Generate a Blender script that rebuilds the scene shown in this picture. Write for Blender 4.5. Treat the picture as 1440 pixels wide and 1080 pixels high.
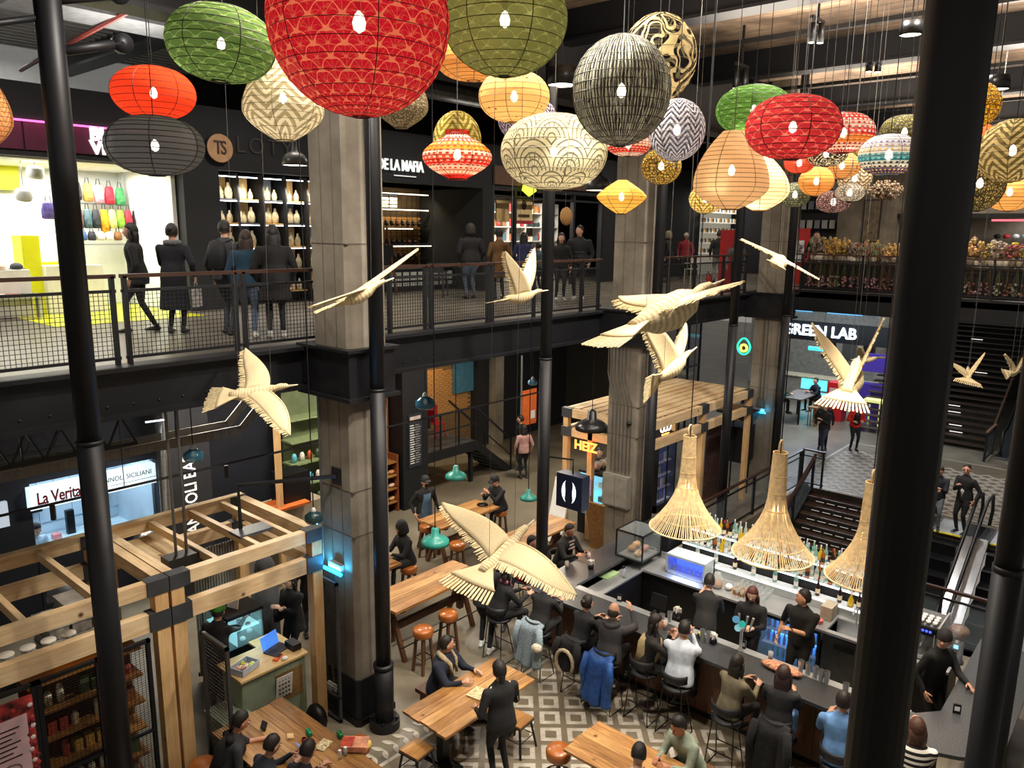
import bpy, bmesh, math, random
import numpy as np
from mathutils import Vector, Matrix, Quaternion
random.seed(7); rng = np.random.RandomState(5)
PI = math.pi; sin, cos = math.sin, math.cos
def rad(a): return a*PI/180
for o in list(bpy.data.objects): bpy.data.objects.remove(o)
SC = bpy.context.scene; C = SC.collection
# ------------------------------------------------------------ camera
CAMZ = 7.1; FPX = 1090.6; PITCH = rad(11.18); ROLL = rad(-.729); YAW = rad(41.13)
F = np.array([cos(YAW)*cos(PITCH), sin(YAW)*cos(PITCH), -sin(PITCH)])
R0 = np.array([sin(YAW), -cos(YAW), 0.]); D0 = np.cross(F, R0)
RR = R0*cos(ROLL)+D0*sin(ROLL); DD = -R0*sin(ROLL)+D0*cos(ROLL)
cam = bpy.data.cameras.new('camera'); co = bpy.data.objects.new('camera', cam); C.objects.link(co)
co.matrix_world = Matrix(((RR[0], -DD[0], -F[0], 0), (RR[1], -DD[1], -F[1], 0), (RR[2], -DD[2], -F[2], CAMZ), (0, 0, 0, 1)))
cam.sensor_width = 36; cam.lens = FPX/1440*36; cam.clip_start = .05; cam.clip_end = 200
SC.camera = co
def ray(x, y): return F*FPX+RR*(x-720)+DD*(y-540)
def at(x, y, X=None, Y=None, Z=None, t=None):   # where the line of sight meets a plane of the building, or a depth
    d = ray(x, y)
    k = X/d[0] if X is not None else Y/d[1] if Y is not None else (Z-CAMZ)/d[2] if Z is not None else t/(d@F)
    return Vector((d[0]*k, d[1]*k, CAMZ+d[2]*k))
# ------------------------------------------------------------ world, exposure
w = bpy.data.worlds.new('world'); SC.world = w; w.use_nodes = True
bg = w.node_tree.nodes['Background']; bg.inputs[0].default_value = (1, .93, .84, 1); bg.inputs[1].default_value = .26
SC.view_settings.view_transform = 'Standard'; SC.view_settings.look = 'None'; SC.view_settings.gamma = 1
SC.view_settings.use_curve_mapping = False; SC.view_settings.exposure = 0.0
SC.cycles.max_bounces = 5; SC.cycles.diffuse_bounces = 3; SC.cycles.glossy_bounces = 3; SC.cycles.transmission_bounces = 4
SC.cycles.transparent_max_bounces = 10; SC.cycles.sample_clamp_indirect = 4; SC.cycles.use_denoising = True
SC.cycles.caustics_reflective = False; SC.cycles.caustics_refractive = False
def light(name, kind, loc, power, col=(1, .84, .65), size=.2, size_y=None, spot=70, tgt=None, blend=.6):
    l = bpy.data.lights.new(name, kind); l.energy = power; l.color = col
    if kind == 'AREA':
        l.size = size
        if size_y: l.shape = 'RECTANGLE'; l.size_y = size_y
    else: l.shadow_soft_size = size
    if kind == 'SPOT': l.spot_size = rad(spot); l.spot_blend = blend
    o = bpy.data.objects.new(name, l); C.objects.link(o); o.location = loc
    if tgt is not None: o.rotation_euler = (Vector(tgt)-Vector(loc)).to_track_quat('-Z', 'Y').to_euler()
    return o
# big soft fixtures of the hall roof (lamps shining down between the beams)
for X in (4.5, 8.5, 12.5, 17):
    light('hall_lamp', 'SPOT', (X, 3.4 if X > 6 else 5.2, 10.6), 1500, (1, .92, .82), .25, spot=150, tgt=(X+.3, 4.5 if X > 6 else 7, 0))
    light('ceiling_fill', 'AREA', (X, 2.5, 9.7), 200, (1, .9, .78), 2.5, 1.5, tgt=(X+.01, 2.5, 12))  # unseen upward fill, added to brighten the ceiling
for (x, y, p) in ((20.5, 6.5, 240), (13.4, 5.5, 230), (19, 2, 240), (26, 5, 260), (9.6, 6, 150)): light('ceiling_fill', 'AREA', (x, y, 9.55), p, (1, .88, .74), 3, 2, tgt=(x+.01, y, 12))  # more added fill aimed up at the ceiling, without fixtures
light('ceiling_fill', 'AREA', (6, 13, 9.6), 90, (1, .95, .88), 3, 1.5, tgt=(6.01, 13, 12))  # added upward fill for the ceiling over the walkway
light('ceiling_fill', 'AREA', (3, 12, 9.3), 110, (1, .92, .84), 3, 1.5, tgt=(3.01, 12, 12))  # second added fill for the walkway ceiling
for X in (4, 8.5, 13, 18, 23): light('walk_lamp', 'AREA', (X, 12.4, 9.9), 100, (1, .9, .78), 1.2, .25)
for X in (6.5, 9.5, 12.5): light('under_deck_lamp', 'AREA', (X, 12.4, 4.75), 150, (1, .9, .76), .8, .5)
light('under_deck_lamp', 'AREA', (16.5, 12.8, 4.7), 190, (1, .88, .7), .8, .8)
light('far_hall_lamp', 'AREA', (29, 9.5, 4.8), 260, (.85, .93, 1), 2, 1.4)
light('far_hall_lamp', 'AREA', (25.5, 3, 4.8), 110, (.95, .95, 1), 1.5, 1.2)
light('far_deck_lamp', 'AREA', (27, 5.5, 9.6), 150, (1, .88, .74), 2.5, 1.5)
# spots aimed on the bar and on the floor in front of it
for (x, y, tx, ty, p, s) in ((9, 1.5, 9.6, 4.5, 1100, 62), (7.5, 7.6, 7.2, 6.4, 800, 66), (12.4, 2.2, 12, 5, 1300, 56), (5.4, 3.5, 5.4, 7.2, 700, 60),
                             (8.5, 3.5, 8, 4.5, 700, 60), (11.5, 8.2, 11, 7.6, 600, 50)):
    light('track_spot_beam', 'SPOT', (x, y, 10.5), p*1.25, (1, .9, .76), .12, spot=s, tgt=(tx, ty, 0))
light('escalator_fill', 'SPOT', (19, 4.5, 5.2), 500, (1, .97, .92), .1, spot=75, tgt=(18.5, 3, -1))  # added fill to brighten the escalator steel, no fixture there
light('stair_lamp', 'SPOT', (24, 5, 10.5), 900, (1, .95, .88), .1, spot=60, tgt=(22.5, 4.5, 0))
for (a, b, c, pw) in ((700, 775, 6.6, 330), (360, 550, 8.9, 130)):
    q = at(a, b, t=c); light('bird_spot', 'SPOT', (q.x+.6, q.y-1.6, 10.4), pw*1.4, (1, .95, .85), .06, spot=34, tgt=tuple(q))
# ------------------------------------------------------------ materials
MC = {}
def lin(c):
    if isinstance(c, str): c = tuple(int(c[i:i+2], 16)/255 for i in (0, 2, 4))
    return tuple((v/12.92 if v <= .04045 else ((v+.055)/1.055)**2.4) for v in c)+(1,)
def newmat(name):
    m = bpy.data.materials.new(name); m.use_nodes = True; nt = m.node_tree
    return m, nt, nt.nodes['Principled BSDF']
def ND(nt, t, **k):
    n = nt.nodes.new(t)
    for a, v in k.items():
        if a.startswith('i_'): n.inputs[a[2:]].default_value = v
        else: setattr(n, a, v)
    return n
def LK(nt, a, b): nt.links.new(a, b)
def mat(col, rough=.6, metal=0, var=.12, scale=6, bump=0, emit=0, name=None, alpha=1, trans=0, coat=0, stretch=None):
    key = (col, rough, metal, var, scale, bump, emit, alpha, trans, coat, stretch)
    if key in MC: return MC[key]
    m, nt, p = newmat(name or 'surface'); c = lin(col)
    p.inputs['Base Color'].default_value = c; p.inputs['Roughness'].default_value = rough; p.inputs['Metallic'].default_value = metal
    if coat: p.inputs['Coat Weight'].default_value = coat
    if emit:
        p.inputs['Emission Color'].default_value = c; p.inputs['Emission Strength'].default_value = emit
    if trans: p.inputs['Transmission Weight'].default_value = trans; p.inputs['IOR'].default_value = 1.3
    if alpha < 1: p.inputs['Alpha'].default_value = alpha
    if var or bump:
        tc = ND(nt, 'ShaderNodeTexCoord'); n = ND(nt, 'ShaderNodeTexNoise', i_Scale=scale, i_Detail=5.0)
        if stretch:
            mp = ND(nt, 'ShaderNodeMapping'); mp.inputs['Scale'].default_value = stretch
            LK(nt, tc.outputs['Object'], mp.inputs[0]); LK(nt, mp.outputs[0], n.inputs['Vector'])
        else: LK(nt, tc.outputs['Object'], n.inputs['Vector'])
        if var:
            r = ND(nt, 'ShaderNodeValToRGB'); r.color_ramp.elements[0].position = .3; r.color_ramp.elements[1].position = .7
            r.color_ramp.elements[0].color = tuple(v*(1-var*1.6) for v in c[:3])+(1,); r.color_ramp.elements[1].color = tuple(min(1, v*(1+var*1.3)) for v in c[:3])+(1,)
            LK(nt, n.outputs['Fac'], r.inputs[0]); LK(nt, r.outputs[0], p.inputs['Base Color'])
        if bump:
            b = ND(nt, 'ShaderNodeBump', i_Strength=bump, i_Distance=.02); LK(nt, n.outputs['Fac'], b.inputs['Height']); LK(nt, b.outputs[0], p.inputs['Normal'])
    MC[key] = m; return m
def emitm(col, s): return mat(col, .5, 0, 0, emit=s, name='glowing')
def glassm(col='c8d8dc', a=.22): return mat(col, .05, 0, 0, alpha=a, name='glass')
def ramp(nt, fac, stops, interp='LINEAR'):
    r = ND(nt, 'ShaderNodeValToRGB'); cr = r.color_ramp; cr.interpolation = interp
    while len(cr.elements) < len(stops): cr.elements.new(.5)
    for e, (p, c) in zip(cr.elements, stops): e.position = p; e.color = lin(c)
    LK(nt, fac, r.inputs[0]); return r.outputs[0]
def wood(col1, col2, axis=0, scale=3., rough=.45, knots=True):
    key = ('wood', col1, col2, axis, scale, rough)
    if key in MC: return MC[key]
    m, nt, p = newmat('wood'); tc = ND(nt, 'ShaderNodeTexCoord'); mp = ND(nt, 'ShaderNodeMapping')
    s = [9*scale/3]*3; s[axis] = .7*scale/3; mp.inputs['Scale'].default_value = s
    LK(nt, tc.outputs['Object'], mp.inputs[0])
    n = ND(nt, 'ShaderNodeTexNoise', i_Scale=2.2, i_Detail=8.0, i_Roughness=.65, i_Distortion=1.1); LK(nt, mp.outputs[0], n.inputs['Vector'])
    cc = ramp(nt, n.outputs['Fac'], [(.3, col1), (.68, col2)])
    n2 = ND(nt, 'ShaderNodeTexNoise', i_Scale=1.3, i_Detail=3.0); LK(nt, tc.outputs['Object'], n2.inputs['Vector'])
    mx = ND(nt, 'ShaderNodeMix', data_type='RGBA', blend_type='MULTIPLY'); mx.inputs[0].default_value = .55
    LK(nt, cc, mx.inputs[6]); LK(nt, ramp(nt, n2.outputs['Fac'], [(.3, 'b89878'), (.65, 'ffffff')]), mx.inputs[7])
    out = mx.outputs[2]
    if knots:
        v = ND(nt, 'ShaderNodeTexVoronoi', i_Scale=2.2); LK(nt, tc.outputs['Object'], v.inputs['Vector'])
        m3 = ND(nt, 'ShaderNodeMix', data_type='RGBA'); LK(nt, ramp(nt, v.outputs['Distance'], [(.03, 'ffffff'), (.09, '000000')]), m3.inputs[0])
        LK(nt, out, m3.inputs[6]); m3.inputs[7].default_value = lin('5a3014'); out = m3.outputs[2]
    LK(nt, out, p.inputs['Base Color']); p.inputs['Roughness'].default_value = rough
    b = ND(nt, 'ShaderNodeBump', i_Strength=.15, i_Distance=.01); LK(nt, n.outputs['Fac'], b.inputs['Height']); LK(nt, b.outputs[0], p.inputs['Normal'])
    MC[key] = m; return m
BLK = mat('17181c', .5, .2, .1, 3, name='dark_steel'); BLK2 = mat('0c0c0e', .45, .1, .05, name='black_metal')
STEEL = mat('a9adb0', .28, .9, .1, 4, name='steel'); WHITE = mat('e8e6e0', .5, 0, .04, name='white')
DARKWALL = mat('17181c', .8, 0, .15, 1.5, name='dark_wall')
# ------------------------------------------------------------ mesh helpers
class MB:
    def __init__(s): s.v = []; s.f = []; s.uv = {}; s.mi = []; s.cm = 0
    def add(s, vs, fs, uvs=None):
        b = len(s.v); s.v.extend([tuple(p) for p in vs])
        for k, f in enumerate(fs):
            if uvs is not None: s.uv[len(s.f)] = uvs[k]
            s.f.append(tuple(b+i for i in f)); s.mi.append(s.cm)
        return s
    def box(s, x0, x1, y0, y1, z0, z1):
        v = [(x, y, z) for z in (z0, z1) for y in (y0, y1) for x in (x0, x1)]
        return s.add(v, [(0, 2, 3, 1), (4, 5, 7, 6), (0, 1, 5, 4), (2, 6, 7, 3), (0, 4, 6, 2), (1, 3, 7, 5)])
    def cbox(s, c, sz, rz=0, rx=0, ry=0):
        M = Matrix.Translation(c) @ Matrix.Rotation(rz, 4, 'Z') @ Matrix.Rotation(ry, 4, 'Y') @ Matrix.Rotation(rx, 4, 'X')
        a, b, d = sz[0]/2, sz[1]/2, sz[2]/2
        v = [tuple(M @ Vector((x, y, z))) for z in (-d, d) for y in (-b, b) for x in (-a, a)]
        return s.add(v, [(0, 2, 3, 1), (4, 5, 7, 6), (0, 1, 5, 4), (2, 6, 7, 3), (0, 4, 6, 2), (1, 3, 7, 5)])
    def bar(s, p, q, w, h, up=(0, 0, 1)):     # rectangular bar from p to q
        p = Vector(p); q = Vector(q); d = (q-p).normalized(); u = Vector(up)
        if abs(d.dot(u)) > .98: u = Vector((1, 0, 0))
        a = d.cross(u).normalized()*w/2; b = a.cross(d).normalized()*h/2
        v = [c+i*a+j*b for c in (p, q) for (i, j) in ((-1, -1), (1, -1), (1, 1), (-1, 1))]
        return s.add(v, [(0, 1, 2, 3), (7, 6, 5, 4), (0, 4, 5, 1), (1, 5, 6, 2), (2, 6, 7, 3), (3, 7, 4, 0)])
    def tube(s, pts, r, n=8, cap=True, ref=(0, 0, 1), flat=None):   # r: number or list; flat: second radius factor
        P = [Vector(p) for p in pts]; k = len(P); rs = r if isinstance(r, (list, tuple)) else [r]*k
        v = []; uvr = []
        prev = None
        for i in range(k):
            d = (P[min(i+1, k-1)]-P[max(i-1, 0)])
            if d.length < 1e-9: d = Vector((0, 0, 1))
            d.normalize()
            if prev is None:
                u = Vector(ref)
                if abs(d.dot(u)) > .95: u = Vector((1, 0, 0)) if abs(d.x) < .9 else Vector((0, 1, 0))
                a = d.cross(u).normalized()
            else: a = (prev-d*prev.dot(d)).normalized()
            prev = a; b = d.cross(a)
            ra, rb = rs[i] if isinstance(rs[i], (list, tuple)) else (rs[i], rs[i]*(flat or 1))
            for j in range(n):
                t = 2*PI*j/n; v.append(P[i]+a*cos(t)*ra+b*sin(t)*rb)
        f = []; uvs = []
        for i in range(k-1):
            for j in range(n):
                f.append((i*n+j, i*n+(j+1) % n, (i+1)*n+(j+1) % n, (i+1)*n+j))
                uvs.append(((j/n, i/(k-1)), ((j+1)/n, i/(k-1)), ((j+1)/n, (i+1)/(k-1)), (j/n, (i+1)/(k-1))))
        if cap:
            f.append(tuple(range(n))[::-1]); f.append(tuple((k-1)*n+j for j in range(n)))
            uvs += [[(0, 0)]*n, [(1, 1)]*n]
        return s.add(v, f, uvs)
    def lathe(s, prof, c=(0, 0, 0), n=24, cap=True, M=None):   # prof: (r,z) list
        v = []; k = len(prof)
        for (r, z) in prof:
            for j in range(n):
                t = 2*PI*j/n; p = Vector((r*cos(t), r*sin(t), z))
                if M is not None: p = M @ p
                v.append((c[0]+p.x, c[1]+p.y, c[2]+p.z))
        f = []; uvs = []
        for i in range(k-1):
            for j in range(n):
                f.append((i*n+j, i*n+(j+1) % n, (i+1)*n+(j+1) % n, (i+1)*n+j))
                uvs.append(((j/n, i/(k-1)), ((j+1)/n, i/(k-1)), ((j+1)/n, (i+1)/(k-1)), (j/n, (i+1)/(k-1))))
        if cap:
            if prof[0][0] > 1e-4: f.append(tuple(range(n))[::-1]); uvs.append([(0, 0)]*n)
            if prof[-1][0] > 1e-4: f.append(tuple((k-1)*n+j for j in range(n))); uvs.append([(1, 1)]*n)
        return s.add(v, f, uvs)
    def grid(s, rows, closed=False):          # rows of points -> sheet
        k, n = len(rows), len(rows[0]); v = [p for r_ in rows for p in r_]; f = []; uvs = []
        for i in range(k-1):
            for j in range(n-1):
                f.append((i*n+j, i*n+j+1, (i+1)*n+j+1, (i+1)*n+j))
                uvs.append(((i/(k-1), j/(n-1)), (i/(k-1), (j+1)/(n-1)), ((i+1)/(k-1), (j+1)/(n-1)), ((i+1)/(k-1), j/(n-1))))
        return s.add(v, f, uvs)
    def ell(s, c, r, n=12, m=8, M=None):
        prof = [(sin(PI*i/m), -cos(PI*i/m)) for i in range(m+1)]
        S = Matrix.Diagonal((r[0], r[1], r[2], 1))
        prof[0] = (1e-3, -1); prof[-1] = (1e-3, 1)
        return s.lathe(prof, c, n, True, (M @ S) if M is not None else S)
    def prism(s, pts, z0, z1):
        n = len(pts); v = [(x, y, z0) for x, y in pts]+[(x, y, z1) for x, y in pts]
        f = [tuple(range(n))[::-1], tuple(range(n, 2*n))]+[(i, (i+1) % n, n+(i+1) % n, n+i) for i in range(n)]
        return s.add(v, f)
    def build(s, name, m, parent=None, smooth=False, loc=None, kind=None, label=None):
        me = bpy.data.meshes.new(name); me.from_pydata(s.v, [], s.f)
        ms = m if isinstance(m, (list, tuple)) else [m]
        for x in ms: me.materials.append(x)
        if len(ms) > 1: me.polygons.foreach_set('material_index', s.mi)
        if s.uv:
            ul = me.uv_layers.new(name='UVMap').data; i = 0
            for k, f in enumerate(s.f):
                u = s.uv.get(k)
                for j in range(len(f)):
                    if u is not None: ul[i].uv = u[j]
                    i += 1
        if smooth: me.shade_smooth() if hasattr(me, 'shade_smooth') else me.polygons.foreach_set('use_smooth', [True]*len(s.f))
        if smooth == 'auto':
            me.set_sharp_from_angle(angle=rad(40))
        me.update()
        o = bpy.data.objects.new(name, me); C.objects.link(o)
        if parent is not None: o.parent = parent
        if loc is not None: o.location = loc
        if kind: o['kind'] = kind
        if label: o['label'] = label
        return o
def tag(o, label, cat, group=None, kind=None):
    o['label'] = label; o['category'] = cat
    if group: o['group'] = group
    if kind: o['kind'] = kind
    return o
def thing(name, label, cat, loc=(0, 0, 0), rz=0, group=None):
    o = bpy.data.objects.new(name, None); C.objects.link(o); o.location = loc; o.rotation_euler = (0, 0, rz); o.empty_display_size = .1
    return tag(o, label, cat, group)
def struct(name, mb, m, parent=None, smooth=False, label=None):
    o = mb.build(name, m, parent, smooth)
    if parent is None: o['kind'] = 'structure'
    if label: o['label'] = label
    return o
KIDS = {}
def copy_tree(o, loc=None, rz=None, label=None, parent=None):
    c = o.copy(); C.objects.link(c)
    if parent is not None: c.parent = parent
    for ch in [x for x in o.children]: copy_tree(ch, parent=c)
    if loc is not None: c.location = loc
    if rz is not None: c.rotation_euler[2] = rz
    if label: c['label'] = label
    return c
def mesh_obj(name, me, m=None, parent=None, loc=(0, 0, 0), rz=0, label=None):
    o = bpy.data.objects.new(name, me); C.objects.link(o); o.location = loc; o.rotation_euler = (0, 0, rz)
    if parent is not None: o.parent = parent
    if label: o['label'] = label
    if m is not None:
        o.material_slots[0].link = 'OBJECT'; o.material_slots[0].material = m
    return o
def boxmesh(sx, sy, sz, m, bev=0):
    b = MB().box(-sx/2, sx/2, -sy/2, sy/2, -sz/2, sz/2)
    me = bpy.data.meshes.new('piece'); me.from_pydata(b.v, [], b.f); me.materials.append(m); return me
FONT = bpy.data.curves.new('letters_probe', 'FONT').font
def text(s, size, m, loc, xdir, updir, depth=.02, parent=None, name='lettering', align='LEFT', bold=0, spacing=1, sx=1):
    cu = bpy.data.curves.new(name, 'FONT'); cu.body = s; cu.size = size; cu.extrude = depth; cu.align_x = align; cu.align_y = 'CENTER'
    cu.offset = bold; cu.space_character = spacing; cu.resolution_u = 3
    ob = bpy.data.objects.new(name, cu); C.objects.link(ob)
    bpy.context.view_layer.update()
    me = bpy.data.meshes.new_from_object(ob.evaluated_get(bpy.context.evaluated_depsgraph_get()))
    bpy.data.objects.remove(ob)
    me.materials.clear(); me.materials.append(m)
    o = bpy.data.objects.new(name, me); C.objects.link(o)
    x = Vector(xdir).normalized(); u = Vector(updir).normalized(); z = x.cross(u)
    o.matrix_basis = Matrix(((x.x*sx, u.x, z.x, loc[0]), (x.y*sx, u.y, z.y, loc[1]), (x.z*sx, u.z, z.z, loc[2]), (0, 0, 0, 1)))
    if parent is not None:
        o.parent = parent
    return o
# ============================================================ STRUCTURE
def concrete(c1, c2, scale=1.2, rough=.7, board=0, axis='X', stain=.4, name='concrete'):
    m, nt, p = newmat(name); tc = ND(nt, 'ShaderNodeTexCoord')
    n = ND(nt, 'ShaderNodeTexNoise', i_Scale=scale, i_Detail=9.0, i_Roughness=.62); LK(nt, tc.outputs['Object'], n.inputs['Vector'])
    col = ramp(nt, n.outputs['Fac'], [(.3, c1), (.7, c2)])
    n2 = ND(nt, 'ShaderNodeTexNoise', i_Scale=scale*.35, i_Detail=4.0); LK(nt, tc.outputs['Object'], n2.inputs['Vector'])
    mx = ND(nt, 'ShaderNodeMix', data_type='RGBA', blend_type='MULTIPLY'); mx.inputs[0].default_value = stain
    LK(nt, col, mx.inputs[6]); LK(nt, ramp(nt, n2.outputs['Fac'], [(.35, '6a5c4c'), (.62, 'ffffff')]), mx.inputs[7]); col = mx.outputs[2]
    h = n.outputs['Fac']
    if board:
        wv = ND(nt, 'ShaderNodeTexWave', bands_direction=axis, i_Scale=board, i_Distortion=.3); wv.wave_profile = 'SAW'
        LK(nt, tc.outputs['Object'], wv.inputs['Vector'])
        m3 = ND(nt, 'ShaderNodeMix', data_type='RGBA', blend_type='MULTIPLY'); m3.inputs[0].default_value = 1
        LK(nt, col, m3.inputs[6]); LK(nt, ramp(nt, wv.outputs['Fac'], [(.03, '776655'), (.08, 'ffffff'), (1, 'e8e0d8')]), m3.inputs[7]); col = m3.outputs[2]
    LK(nt, col, p.inputs['Base Color']); p.inputs['Roughness'].default_value = rough
    b = ND(nt, 'ShaderNodeBump', i_Strength=.25, i_Distance=.03); LK(nt, h, b.inputs['Height']); LK(nt, b.outputs[0], p.inputs['Normal'])
    return m
CONC = concrete('7a7264', '9c9384', 2.2, .8, .0, stain=.45)
FLOORM = concrete('6e6658', '8f8674', .9, .32, stain=.55, name='polished_concrete_floor')
CEILM = concrete('7c6a58', 'b49c84', 1.9, .85, .9, 'X', .75, 'board_marked_ceiling')
DECKF = concrete('5e584e', '7d766a', 1.1, .35, stain=.4, name='deck_floor')
fl = MB().box(-6, 14.4, -5, 7.7, -.3, 0).box(-6, 60, 7.7, 30, -.3, 0).box(21.7, 60, -16, 7.7, -.3, 0)
floor = struct('floor', fl, FLOORM, label='polished grey concrete floor')
struct('trim_1', MB().box(14.4, 14.6, -16, 7.7, -4.5, 0).box(14.4, 21.9, 7.7, 7.9, -4.5, -.3), DARKWALL, label='dark wall of the stairwell')
struct('floor_2', MB().box(8, 21.7, -16, 7.7, -4.6, -4.4), mat('2a2826', .6), label='dark basement floor under the stairwell')
# inlaid pattern of pale square rings, turned 45 degrees to the building
INL = concrete('a39c8e', 'c4bdb0', 9, .45, stain=.25, name='pale_inlay'); INB = concrete('6c6252', '7e735f', 3, .4, stain=.3, name='tan_floor_band')
def ringmesh(s, wd, h=.006):
    b = MB(); o = s/2; i = o-wd
    pts = [(-o, -o), (o, -o), (o, o), (-o, o)]; inn = [(-i, -i), (i, -i), (i, i), (-i, i)]
    v = [(x, y, h) for x, y in pts+inn]+[(x, y, 0) for x, y in pts+inn]
    f = []
    for k in range(4):
        j = (k+1) % 4; f += [(k, j, 4+j, 4+k), (8+k, 8+j, j, k), (4+k, 4+j, 12+j, 12+k)]
    me = bpy.data.meshes.new('inlay'); me.from_pydata([(x, y, z) for x, y, z in v], [], f); me.materials.append(INL); return me
# tan field under the pattern
tf = MB(); tf.prism([(3.2, 7.34), (9.8, 7.34), (9.8, .2), (3.2, .2)], 0, .003)
INLR = ringmesh(.30, .07)
struct('floor_band', tf, INB, floor)
u1 = Vector((cos(rad(131)), sin(rad(131)), 0)); u2 = Vector((cos(rad(41)), sin(rad(41)), 0))
o0 = at(771.5, 988, Z=0); st1 = .388; st2 = .388
o0.z = .003; cnt = 0
for i in range(-14, 14):
    for j in range(-12, 14):
        p = o0+u1*(i*st1)+u2*(j*st2)
        if 5.3 < p.x < 9.62 and .9 < p.y < 7.1 and cnt < 290:
            o = mesh_obj('inlay', INLR, None, floor, (p.x, p.y, p.z), rad(41)); cnt += 1
# band of leaf-shaped inlays bordering the pattern
def leafmesh(L, W):
    n = 7; a = []; 
    for k in range(n+1): t = k/n; a.append((L*(t-.5), W/2*sin(PI*t)**.8))
    pts = a+[(x, -y) for x, y in a[1:-1][::-1]]
    b = MB().prism(pts, 0, .006); me = bpy.data.meshes.new('leaf'); me.from_pydata(b.v, [], b.f); me.materials.append(INL); return me
LF = leafmesh(.21, .08)
for k in range(30):
    for sgn, yy in ((1, 7.5), (-1, 7.67)):
        mesh_obj('leaf_inlay', LF, None, floor, (4.9+k*.19, yy, .0), rad(62*sgn+ (0 if sgn > 0 else 0)))
struct('floor_stripe', MB().box(3.2, 9.8, 7.34, 7.4, 0, .006), INL, floor)
# patterned carpet of diamonds at the head of the stairs
struct('floor_band', MB().box(21.75, 27.6, 1.2, 8.3, 0, .003), INB, floor)
FR = ringmesh(.36, .07)
cnt = 0
for i in range(24):
    for j in range(26):
        x = 22.3+(i+.5*(j % 2))*.42+0; y = 1.6+j*.26
        if x < 27.3 and y < 8.0 and cnt < 250: mesh_obj('diamond_inlay', FR, None, floor, (x, y, .003), rad(45)); cnt += 1
struct('floor_stripe', MB().box(21.8, 27.6, 8.2, 8.27, 0, .006).box(21.8, 21.88, 1.2, 8.2, 0, .006).box(27.5, 27.57, 1.2, 8.2, 0, .006), INL, floor)
for k in range(34): mesh_obj('leaf_inlay', LF, None, floor, (22.02, 1.4+k*.2, .003), rad(62 if k % 2 else 118))
# ---- upper deck, its edge beams, hall ceiling
struct('floor_3', MB().box(-6, 22.9, 9.3, 20, 5.28, 5.45).box(22.9, 40, -14, 20, 5.28, 5.45), DECKF, label='upper level floor of grey concrete')
edge = MB().box(-6, 22.95, 9.26, 9.34, 4.94, 5.47).box(-6, 22.95, 9.12, 9.45, 5.45, 5.5).box(-6, 22.95, 9.12, 9.45, 4.9, 4.95)
for k in range(90):
    edge.lathe([(.016, 0), (.016, .012), (.001, .018)], (-4+.3*k, 9.26, 5.04), 5, M=Matrix.Rotation(rad(90), 4, 'X'))
struct('trim_2', edge, BLK, label='black steel edge beam of the walkway')
struct('trim_3', MB().box(22.9, 22.98, -14, 9.3, 4.94, 5.47).box(22.8, 23.05, -14, 9.3, 5.45, 5.5).box(22.8, 23.05, -14, 9.3, 4.9, 4.95), BLK, label='black steel edge beam of the far upper level')
for k, x0 in enumerate((6.12, 13.36, 20.4)):
    b = MB().box(x0, x0+.78, 8.18, 9.3, 4.88, 5.52).box(x0-.05, x0+.83, 8.12, 9.3, 5.5, 5.54).box(x0-.05, x0+.83, 8.12, 9.3, 4.84, 4.89)
    for i in range(6):
        for z in (5.0, 5.42): b.cbox((x0-.004, 8.3+i*.18, z), (.012, .025, .025))
    struct('beam_collar', b, BLK, label=['black steel collar round the nearest concrete pillar', 'black steel collar round the second concrete pillar', 'black steel collar round the farthest concrete pillar'][k])
ce = MB().box(-6, 60, -14, 26, 11.0, 11.3)
ceiling = struct('ceiling', ce, CEILM, label='board-marked concrete ceiling')
for k, X in enumerate((7.2, 11.9, 16.9, 22.2, 27.5)):
    b = MB().box(X-.06, X+.06, -14, 20, 10.45, 11).box(X-.22, X+.22, -14, 20, 10.42, 10.47)
    struct('ceiling_beam', b, BLK, ceiling)
struct('ceiling_beam', MB().box(-6, 60, 9.25, 9.35, 9.5, 11).box(-6, 60, 9.05, 9.5, 9.44, 9.5), BLK, ceiling)
struct('ceiling_beam', MB().box(-6, 60, 13.9, 14.1, 10.3, 11), BLK, ceiling)
for k, X in enumerate((9.4, 14.6, 19.8, 24.8)): struct('light_track', MB().box(X-.04, X+.04, -10, 9, 10.62, 10.7).box(X-.01, X+.01, -2, -1.98, 10.7, 11).box(X-.01, X+.01, 3, 3.02, 10.7, 11), BLK2, ceiling)
# sprinkler pipe and ducts under the ceiling
DUCT = mat('8d8f90', .4, .7, .15, 8)
cr_ = MB().box(-6, 14, 9.6, 20, 10.9, 10.95)
for k in range(34): cr_.box(-6, 14, 9.7+k*.3, 9.82+k*.3, 10.84, 10.9)
struct('ceiling_2', cr_, mat('8c8a84', .6, .2, .12, 2), label='grey ribbed metal ceiling over the walkway')
struct('ceiling_pipe', MB().tube([(-4, 12.1, 10.3), (22, 12.1, 10.3)], .05, 8).tube([(5.6, 12.1, 10.3), (5.6, 16, 10.1), (5.6, 17.5, 10.0)], .04, 6), mat('6e2a22', .5), ceiling)
struct('ceiling_duct', MB().box(4.2, 9.5, 13.0, 13.9, 10.25, 10.75).tube([(10, 12.8, 10.0), (22, 12.8, 10.0)], .17, 12), DUCT, ceiling)
tr = MB()
for s0 in (0, .5): tr.box(-4, 22, 11.2+s0, 11.22+s0, 10.0, 10.14)
for k in range(130): tr.box(-4+k*.2, -3.96+k*.2, 11.2, 11.72, 10.0, 10.02)
struct('cable_tray', tr, mat('54524e', .5, .5), ceiling)
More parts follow.
